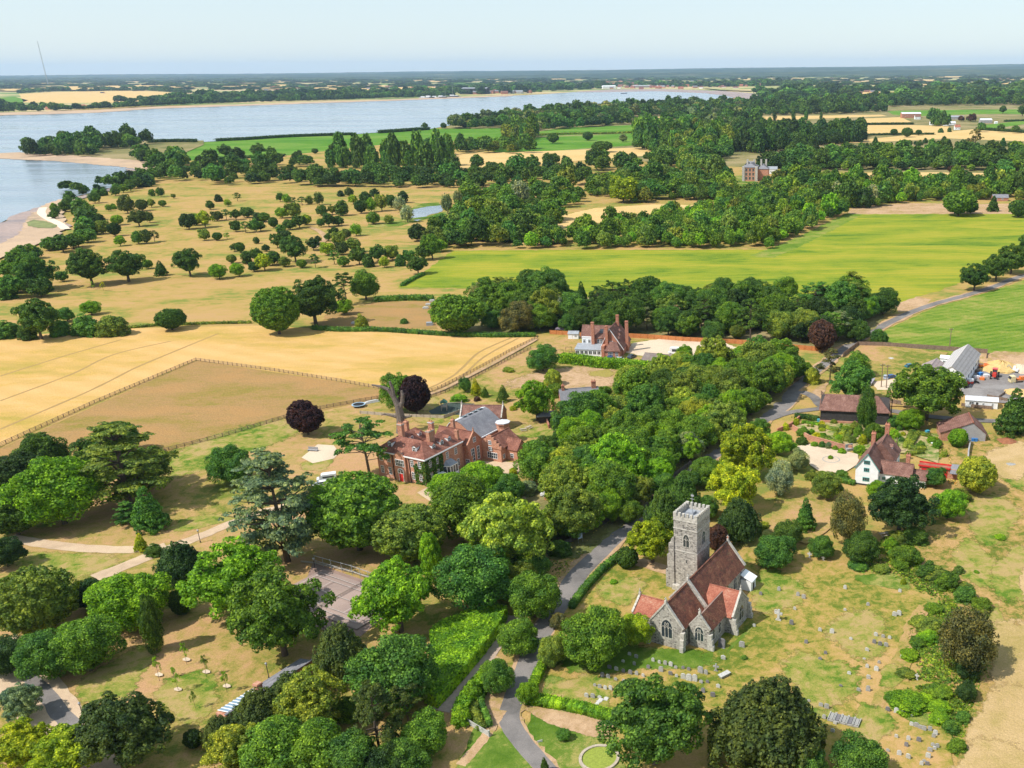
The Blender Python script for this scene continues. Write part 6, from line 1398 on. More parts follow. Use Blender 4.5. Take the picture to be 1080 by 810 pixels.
for x in (1.0, 2.6): mb = MB(); mb.bar((x-.25,0,2.6),(x-.25,0,.5),.02,n=4); mb.bar((x+.25,0,2.6),(x+.25,0,.5),.02,n=4); mb.box(x-.3,x+.3,-.12,.12,.46,.52); mb.build('swing_seat', BLACK, e)
def bench(u, v, rz, label):
    e = empty('picnic_table', G(u, v), R(rz), label, 'picnic table'); mb = MB(); mb.box(-1,1,-.4,.4,.7,.77); mb.build('table_top', PALEW, e)
    for s in (-1, 1): mb = MB(); mb.box(-1,1,s*.85-.15,s*.85+.15,.42,.47); mb.build('bench', PALEW, e); mb = MB(); mb.bar((s*.8,-.9,0),(s*.8,.5,.7),.05,n=4); mb.bar((s*.8,.9,0),(s*.8,-.5,.7),.05,n=4); mb.build('leg', PALEW, e)
bench(552, 454.5, 20, 'wooden picnic table on the green lawn right of the lodge'); bench(558, 452, 60, 'second picnic table farther right on the lawn beside the lodge'); bench(932, 565, 20, 'pale garden table under the big dark tree behind the churchyard')
e = empty('garden_gazebo', G(591, 351), 0, 'dark low garden gazebo by the orange fence beside the white shed', 'gazebo'); mb = MB()
for x in (-1.6, 1.6):
    for y in (-1.3, 1.3): mb.box(x-.08,x+.08,y-.08,y+.08,0,2)
mb.build('post', BLACKB, e); hip_roof(-1.6,1.6,-1.3,1.3,2,2.7).build('roof', m_plain('purple_grey_felt', (.16,.13,.16), .2), e)
for u, v in ((583,374.5),(591,374),(600,371),(604,375.5)):
    e = empty('rope_post_frame', G(u, v), R(5), 'plain dark goal-like timber frame on the dry lawn left of the gabled house', 'frame', 'timber frames left of the gabled house'); mb = MB(); mb.box(-1.3,-1.15,-.07,.07,0,1.9); mb.box(1.15,1.3,-.07,.07,0,1.9); mb.box(-1.3,1.3,-.06,.06,1.9,2.05); mb.build('timber', WOODF, e)
# terrace furniture left of the pine
e = empty('garden_bench', G(330, 476), R(-10), 'grey garden bench on the pale terrace near the clipped yellow bush', 'bench'); mb = MB(); mb.box(-1.6,1.6,-.4,.4,.45,.55); mb.build('seat', GREYB, e); mb = MB(); mb.box(-1.6,1.6,.38,.48,.5,1.3); mb.build('backrest', GREYB, e)
for s in (-1, 1): mb = MB(); mb.box(s*1.4-.08,s*1.4+.08,-.35,.35,0,.45); mb.build('leg', GREYB, e)
# street lamps
def lamp(u, v, h, label):
    e = empty('street_lamp', G(u, v), 0, label, 'lamp post'); mb = MB(); mb.lathe([(.14,0),(.14,.5),(.08,.6),(.07,h-.5)], 8); mb.build('post', BLACKB, e); mb = MB(); mb.lathe([(.10,h-.5),(.24,h-.1),(.26,h),(.05,h+.22)], 6); mb.build('lantern', METAL, e)
lamp(89, 759.6, 3.7, 'black lamp post beside the gravel track at the lower left'); lamp(211.5, 572.5, 3.4, 'lamp post standing beside the curved gravel path above the dark yew')
lamp(333, 603.5, 3.6, 'thick dark post at the back left corner of the tennis court') 
lamp(284, 716.5, 3.6, 'pale topped lamp beside the long narrow glasshouse')
def pole(u, v, h, label, group=None, arm=True):
    e = empty('utility_pole', G(u, v), R(15), label, 'pole', group); mb = MB(); mb.lathe([(.2,0),(.14,h)], 8); mb.build('pole', WOODF, e)
    if arm: mb = MB(); mb.box(-.9,.9,-.08,.08,h-.7,h-.5); mb.build('crossarm', WOODF, e)
    for x in (-.8, 0, .8): mb = MB(); mb.lathe([(.07,h-.5),(.1,h-.3),(.03,h-.2)], 6, (x, 0)); mb.build('insulator', METAL, e)
pole(929.3, 408.8, 9.0, 'left one of the twin wooden power poles in the dry yard'); pole(934.6, 410, 9.0, 'right one of the twin wooden power poles in the dry yard')
pole(939.6, 440.5, 6.5, 'single pole at the right end of the black barn', arm=False); pole(1001.5, 366, 8, 'wooden pole in the green field behind the farm shed')
pole(945, 478, 5, 'thin pole among the parterre hedges behind the white farmhouse', arm=False)
mb = MB(); e = empty('road_sign', G(610, 573.5), R(40), 'small white and blue notice sign at the edge of the shaded road', 'sign'); mb.bar((0,0,0),(0,0,2.6),.05,n=6); mb.bar((1.3,0,0),(1.3,0,2.6),.05,n=6); mb.build('post', METAL, e); mb = MB(); mb.box(.1,1.2,-.04,.04,1.2,2.6); mb.build('sign_board', m_plain('blue_white_sign', (.45,.55,.72), .1), e)
# machinery yard
def tractor(u, v, rz, body, label, s=1.0):
    e = empty('tractor', G(u, v), R(rz), label, 'tractor'); e.scale = (s, s, s); mb = MB(); mb.box(-.2,2.2,-.5,.5,1.0,1.9); mb.box(-1.8,-.1,-.75,.75,.9,1.3); mb.build('body', body, e)
    mb = MB(); mb.box(-1.5,0,-.7,.7,1.3,2.7); mb.build('cab', GLASS, e); mb = MB(); mb.box(-1.6,.1,-.8,.8,2.7,2.85); mb.build('cab_roof', body, e)
    for x, r, t in ((-1.1,.9,.5),(1.7,.6,.35)):
        for q in (-1, 1): mb = MB(); mb.bar((x,q*.85,r),(x,q*(.85+t),r),r,n=14); o = mb.build('wheel', BLACK, e); mb = MB(); mb.bar((x,q*(.84+t),r),(x,q*(.88+t),r),r*.5,n=8); mb.build('rim', P_CREAM, o)
tractor(1048.5, 399, 250, P_RED, 'red tractor with big black tyres in the machinery yard', 1.25)
def machine(u, v, rz, mat, label, name, cat, parts):
    e = empty(name, G(u, v), R(rz), label, cat)
    for pn, boxes, m_ in parts:
        mb = MB()
        for b in boxes: mb.box(*b)
        mb.build(pn, m_ or mat, e)
    return e
e = machine(1038, 388.5, 10, P_ORG, 'orange yard machine beside the pale sand heap', 'loader', 'loader', [('body', [(-2,2,-.9,.9,.6,1.5),(-2.2,-1.2,-.8,.8,1.5,1.9)], None), ('bucket', [(2,3.2,-1.2,1.2,.2,1.2)], None), ('arm', [(0,2.4,-.9,-.6,1.5,1.8),(0,2.4,.6,.9,1.5,1.8)], None)]); wheels(e, (-1.3, 1.2), 2.0, .55, .4)
e = machine(1024, 405.5, 20, P_RED, 'red and white farm implement at the corner of the white farm shed', 'implement', 'farm machine', [('body', [(-1.8,.4,-.8,.8,.5,1.3)], None), ('tank', [(-1.2,.6,-.7,.7,1.35,2.2)], WHITE), ('frame', [(.4,2.6,-.7,-.5,.6,.8),(.4,2.6,.5,.7,.6,.8),(2.4,2.7,-1.2,1.2,.4,1.0)], BLACK)]); wheels(e, (-1.0,), 1.8, .45, .3)
for i, (u, v, m_, l) in enumerate(((1030,399.5,P_WHITE,'white crate pile beside the farm shed wall'),(1034,396,P_BLU2,'blue tarpaulin heap in the machinery yard'),(1036,401,P_ORG,'rusty orange scrap pile in the machinery yard'),(1040,398,P_WHITE,'small white trailer behind the scrap pile'),(1030.5,393,WOODF,'brown pallet pile near the farm shed wall'),(1018.5,409,BLACKB,'dark stacked pallets at the near corner of the farm shed'))):
    e = machine(u, v, random.uniform(0, 90), m_, l, 'yard_stack', 'pile', [('base', [(-1.3,1.3,-1,1,0,.35)], WOODF), ('load', [(-1.1,.5,-.8,.5,.35,1.3),(.1,1.2,-.6,.8,.352,1.0),(-.9,.2,.1,.9,.354,1.15)], None)])
e = empty('lorry', G(1074, 403.5), R(190), 'cream fronted flatbed lorry carrying an orange machine in the yard', 'lorry'); mb = MB(); mb.box(-3.6,1.6,-1.15,1.15,.8,1.1); mb.build('flatbed', WOODF, e); profile([(1.7,.5),(3.6,.5),(3.6,1.6),(3.3,2.7),(1.7,2.8)], 2.3).build('cab', P_CREAM, e); mb = MB(); mb.slab([(3.62,-1,1.65),(3.62,1,1.65),(3.36,1,2.55),(3.36,-1,2.55)], -.05); mb.build('windscreen', GLASS, e); mb = MB(); mb.box(-3,-.4,-.8,.8,1.1,2.3); mb.box(-.4,.8,-.6,.6,1.1,1.7); mb.build('load', P_ORG, e); wheels(e, (-2.6,-1.4,2.5), 2.2, .5, .3)
e = empty('excavator', G(1070, 393), R(150), 'small white and grey digger standing behind the lorry', 'digger'); mb = MB(); mb.box(-1.4,1.4,-1.1,-.6,0,.7); mb.box(-1.4,1.4,.6,1.1,0,.7); mb.build('track', BLACK, e); mb = MB(); mb.box(-1.3,.7,-.8,.8,.7,1.5); mb.box(-.2,.7,-.8,.1,1.5,2.5); mb.build('body', P_WHITE, e); mb = MB(); mb.bar((.7,.3,1.3),(2.4,.3,2.8),.15,.12,5); mb.bar((2.4,.3,2.8),(3.4,.3,1.0),.12,.1,5); mb.build('boom', METAL, e)
def heap(name, u, v, r, h, mat, label, cat='heap', sx=1.0):
    rg = np.random.default_rng(int(u+v)); vs = []; K = 16; mb = MB()
    for j in range(6):
        t = j/5
        for i in range(K): a = 6.283*i/K; q = r*(1-t)*(1+.15*rg.normal()*(.4 if j else 1)); vs.append((q*math.cos(a)*sx, q*math.sin(a), h*(t**.8)*(1+.06*rg.normal()) if j else -.02))
    mb.add(vs, [(j*K+i, j*K+(i+1)%K, (j+1)*K+(i+1)%K, (j+1)*K+i) for j in range(5) for i in range(K)]+[tuple(range(5*K, 6*K))]); o = mb.build(name, mat, None, G(u, v), 0); return tag(o, label, cat)
heap('sand_heap', 1056, 389, 9, 3.2, TAN, 'large cone of pale sand at the back of the machinery yard'); heap('sand_heap', 1078, 390, 7, 2.2, PINKG, 'second pale heap at the picture edge beyond the digger') ; heap('gravel_heap', 1075, 415, 6, 1.5, TAN, 'low pale gravel heap near the lorry and dark conifer')
heap('rubble_heap', 1044, 378, 7, 1.3, BARE, 'brown rubble mound at the end of the long yard fence'); heap('rubble_heap', 1060, 378, 9, 1.1, BARE, 'brown weedy mound between sand heap and green field'); heap('bonfire_heap', 1062, 466, 3.4, 1.2, m_plain('dead_bracken', (.30,.12,.06), .4, 2), 'reddish brown heap of dead brush by the dark conifers'); heap('stone_heap', 1066, 490.5, 2.6, .5, STONE, 'flat grey heap of stones in the dry meadow', sx=1.3)
e = heap('debris_pile', 940, 378.5, 2.6, .5, STONEW, 'low pile of white debris alone in the middle of the dry farm yard', 'pile')
for u, v, l in ((377.5,340.5,'white sack by the yellow bush in the paddock corner'),(374,341.5,'pale log pile at the paddock hedge'),(452,322,'long white sheet on the paddock next to the big tree'),(449,325.5,'small white sheet lying on the paddock grass'),(456,318,'pale grey hut at the paddock corner')):
    machine(u, v, 10, STONEW, l, 'white_bundle', 'bundle', [('cover', [(-1.4,1.4,-.8,.8,0,.7),(-1.0,1.0,-.6,.6,.7,1.0)], None)])
machine(453.5, 343, 10, LEAD, 'grey metal trough at the paddock hedge under the big tree', 'trough', 'trough', [('tank', [(-1.5,1.5,-1,1,0,1.4)], None)])

machine(1027.5, 466, 0, P_BLU2, 'pair of bright blue bins at the corner of the tiled barn', 'wheelie_bin', 'bin', [('body', [(-.9,-.1,-.35,.35,0,1.1),(.1,.9,-.35,.35,0,1.1)], None), ('lid', [(-.95,-.05,-.4,.4,1.1,1.2),(.05,.95,-.4,.4,1.1,1.2)], None)])
machine(863, 445.5, 0, m_plain('cyan_plastic', (.10,.38,.45), .1), 'light blue bin standing at the left corner of the black barn', 'garden_bin', 'bin', [('body', [(-.4,.4,-.4,.4,0,1.1)], None), ('lid', [(-.45,.45,-.45,.45,1.1,1.2)], None)])
machine(978, 457, 30, m_plain('cyan_plastic_2', (.06,.30,.42), .1), 'small blue play tub beside the parterre hedges', 'water_butt', 'tub', [('body', [(-.6,.6,-.5,.5,0,.9)], None), ('lid', [(-.65,.65,-.55,.55,.9,1.0)], None)])
# gate, pond, garden bits
def gate(a, b, label):
    A_, B_ = G(*a), G(*b); d = B_-A_; L = d.length; e = empty('field_gate', A_, math.atan2(d.y, d.x), label, 'gate')
    for x in (-.12, L+.12): mb = MB(); mb.box(x-.14,x+.14,-.14,.14,0,1.5); mb.build('gate_post', STONEW, e)
    mb = MB()
    for z in (.15,.4,.65,.9,1.15): mb.box(.05,L-.05,-.04,.04,z,z+.1)
    mb.box(.05,.17,-.05,.05,.1,1.28); mb.box(L-.17,L-.05,-.05,.05,.1,1.28); mb.bar((.1,0,.2),(L-.1,0,1.15),.05,n=4); mb.build('gate_leaf', STONEW, e)
gate((491.5,763),(515.5,777.5), 'weathered white five bar gate across the dirt path between hedges')
c = G(632, 801); e = empty('garden_pond', c, 0, 'round stone edged pond covered in bright green duckweed at the bottom', 'pond')
mb = MB(); K = 28
for i in range(K): a, b = 6.283*i/K, 6.283*(i+1)/K; r0, r1 = 2.9, 3.4; mb.prism([(r0*math.cos(a),r0*math.sin(a)),(r1*math.cos(a),r1*math.sin(a)),(r1*math.cos(b),r1*math.sin(b)),(r0*math.cos(b),r0*math.sin(b))], 0, .45+.02*(i%3))
mb.build('stone_edge', PALEW, e); mb = MB(); mb.lathe([(.01,.05),(2.92,.05),(2.92,.26),(.01,.27)], 28); mb.build("duckweed", DUCK, e)
c = G(876.5, 485.5); e = empty('stone_planter', c, 0, 'round planting ring in the middle of the pale gravel drive', 'planter'); mb = MB(); mb.lathe([(2.3,0),(2.6,0),(2.6,.35),(2.3,.35),(2.3,0)], 24); mb.build('stone_edge', STONE, e); mb = MB(); mb.lathe([(.01,.1),(2.32,.1),(2.32,.2),(.01,.22)], 20); mb.build('soil', m_plain('planter_soil', (.12,.09,.06), .3), e)
machine(569.5, 783.5, 20, STONEW, 'small white sign slab on the lawn beside the curved drive', 'lawn_sign', 'sign', [('base', [(-.4,.4,-.3,.3,0,.1)], None), ('board', [(-.45,.45,-.05,.05,.1,.55)], None)])
machine(896, 475, 20, STONE, 'grey stone summer seat at the end of the orange brick wall', 'garden_bench', 'bench', [('base', [(-1.2,1.2,-.7,.7,0,.8)], None), ('backrest', [(-1.2,1.2,.4,.7,.8,1.9)], None)])
machine(985, 468.5, 10, WHITE, 'white garden statue table by the small green bush behind the farmhouse', 'garden_ornament', 'ornament', [('base', [(-.5,.5,-.5,.5,0,.5)], None), ('top', [(-1,1,-.8,.8,.5,.7)], None)])
# hollow dead tree behind the hall
e = empty('dead_tree', G(424.5, 456), 0, 'massive bare grey hollow tree trunk with broken limbs standing behind the hall', 'dead tree')
mb = MB()
def limb(pts, n=9):
    for (a, r0), (b, r1) in zip(pts, pts[1:]): mb.bar(a, b, r0, r1, n)
rr2 = random.Random(2)
limb([((0,0,-.1),2.1),((-.1,0,1.8),1.55),((.1,0,5.4),1.3),((-.3,0,9.0),1.05),((-.5,.1,10.2),.7)])
tk = mb.build('trunk', DEAD, e)
for LB in ([((-.3,0,8.7),1.0),((-1.2,.2,11.5),.8),((-2.6,.1,14.2),.62),((-4.6,0,15.2),.45),((-7.6,.1,15.8),.28)], [((-1.3,.1,11.6),.7),((-1.4,.3,14.6),.55),((-1.9,.2,16.9),.35)], [((.2,0,8.2),.85),((1.2,.1,10.2),.65),((1.6,0,12.4),.55),((1.4,.1,13.9),.35)], [((-.4,0,5.0),.6),((-2.2,-.2,5.6),.45),((-4.8,0,6.2),.32),((-6,.2,5.8),.18)], [((.6,0,4.7),.5),((2.0,.1,5.1),.4),((3.6,0,5.5),.28)]):
    mb = MB(); limb(LB); mb.build('branch', DEAD, e)

# small shrubs of the machinery and play edge, stake tree supports
for u, v in ((168,712.5),(197,696.5),(218,709.5),(239.5,724.5),(188,728),(178,761.5)):
    sheet('mulch_ring', [(u-4,v-.5),(u,v-2),(u+4,v-.5),(u+4,v+1.5),(u,v+2.5),(u-4,v+1.5)], PINKG, None, .1)
# ================================================================== HEDGES
hedge('hedge', [(653,589),(640,599),(628,611),(615,626),(603,643)], 1.6, 1.6, 'e', 'bright clipped hedge between the road bend and the churchyard lawn')
hedge('hedge', [(575,700),(569,712),(563,726),(561,737)], 1.8, 1.6, 'G', 'short leafy hedge beside the road below the two roadside trees')
hedge('hedge', [(556,740),(575,743),(600,748),(622,753),(645,760),(660,766)], 2.2, 1.7, 'G', 'long dark green clipped hedge along the bottom of the churchyard graves')
hedge('laurel_hedge', [(448,742),(456,690),(455,676),(463,668),(480,661),(500,654),(523,647),(536,652),(528,668),(512,690),(494,712),(474,735),(462,748)], 0, 2.8, 'G', 'huge flat topped bright green laurel hedge beside the brown drive', closed=True, leaf=.3, dens=9)
hedge('hedge', [(486,764),(487,752),(496,738),(505,726),(513,717),(519,709)], 2.6, 2.0, 'G', 'thick bright hedge right of the brown drive above the white gate', leaf=.25)
hedge('hedge', [(508,771),(503,760),(500,748),(504,735),(510,725)], 1.6, 1.1, 'o', 'low curved pale green hedge inside the thicker hedge by the gate')
hedge('hedge', [(517,768),(512,755),(508,742),(512,730)], 1.0, 1.4, 'e', 'thin dark hedge beside the dirt patch left of the lower road')
hedge('hedge', [(592,382),(612,384),(632,387),(655,388.5),(680,391),(708,393)], 4.2, 3.2, 'G', 'tall loose bright hedge in front of the gabled house garden', leaf=.35, rough=.5)
hedge('hedge', [(838,441),(850,442),(863,444.5)], 2.0, 1.6, 'd', 'dark clipped hedge left of the black barn wall'); hedge('hedge', [(846,446.5),(856,448),(864,449.5)], 1.4, 1.0, 'G', 'low bright clipped hedge in front of the black barn corner')
for i, (a, b, l) in enumerate((((961.7,456.5),(954,473.5),'left one of two parallel parterre hedges behind the farmhouse'), ((966.7,460.5),(959,473.5),'right one of two parallel parterre hedges behind the farmhouse'), ((966,458.5),(981,462),'hedge closing the top of the parterre lawn behind the farmhouse'), ((958,474.5),(976,475.5),'upper of two hedge blocks below the parterre lawn'), ((956,480.5),(974,479),'lower of two hedge blocks below the parterre lawn'), ((891.7,452.5),(886,466),'left one of two slanting hedges in front of the black barn'), ((898,454),(891.7,466.5),'right one of two slanting hedges in front of the black barn'), ((868,452),(884,456),'thin hedge line in the garden below the black barn plinth'), ((862,463),(888,470),'low hedge line just above the orange garden wall'))):
    hedge('parterre_hedge', [a, b], 1.5, 1.3, 'O' if i % 2 else 'o', l, None)
hedge('hedge', [(884,508),(893,509.5),(901,511.5)], 1.8, 1.3, 'e', 'short clipped hedge at the foot of the white farmhouse gable')
hedge('hedge', [(330,347.5),(360,349.5),(400,349.5),(440,352),(470,354),(520,355.5),(565,355)], 2.2, 1.7, 'e', 'long low hedge between the paddock and the ripe wheat', leaf=.3, dens=7, rough=.4)
hedge('hedge', [(135,346.5),(165,344),(200,342.5),(235,341.5),(265,341)], 1.4, 1.0, 'o', 'thin low hedge along the top edge of the wheat', leaf=.3, dens=7, rough=.4)
hedge('hedge', [(395,318.5),(430,316.5),(457,317)], 3.2, 2.4, 'e', 'hedge along the far side of the brown paddock', leaf=.35, dens=6, rough=.5)
hedge('hedge', [(424,302),(436,295),(447,290)], 2.0, 1.5, 'e', 'short hedge at the left tip of the yellow-green field', leaf=.3, dens=6, rough=.4)
def far_hedge(px, w, h, c, label): return hedge('hedgerow', px, w, h, c, label, leaf=.9, dens=1.0, rough=1.0)
far_hedge([(157,151),(182,150.3),(207,150.3)], 8, 5, 'k', 'dark hedge on the shore edge at the left end of the big green field')
far_hedge([(228,149),(262,147.5),(300,145),(340,143.5),(372,142.4)], 8, 4, 'k', 'long dark hedge between the big green field and the river')
far_hedge([(400,140.6),(430,138.5),(452,137)], 8, 5, 'k', 'short dark hedge on the shore left of the riverside wood')
far_hedge([(300,165),(270,166.5),(215,169)], 6, 3, 'k', 'dark hedge line along the near side of the big green field')
far_hedge([(912,131.8),(940,131.5),(963,131.3)], 8, 3.5, 'k', 'dark straight hedge between the two upper stubble fields'); far_hedge([(905,143.3),(945,142.2),(985,142)], 6, 2.5, 'k', 'thin hedge below the middle stubble field with round bushes')
far_hedge([(1030,137),(1055,138.5),(1085,140.5)], 8, 4, 'k', 'hedge below the far green field at the right edge'); far_hedge([(1060,128.5),(1100,127)], 6, 3, 'k', 'thin hedge between the two far green fields at the right')
far_hedge([(562,143),(600,141.8),(640,141.2),(670,140)], 7, 2.5, 'o', 'thin hedge line between the two green fields beyond the poplars')

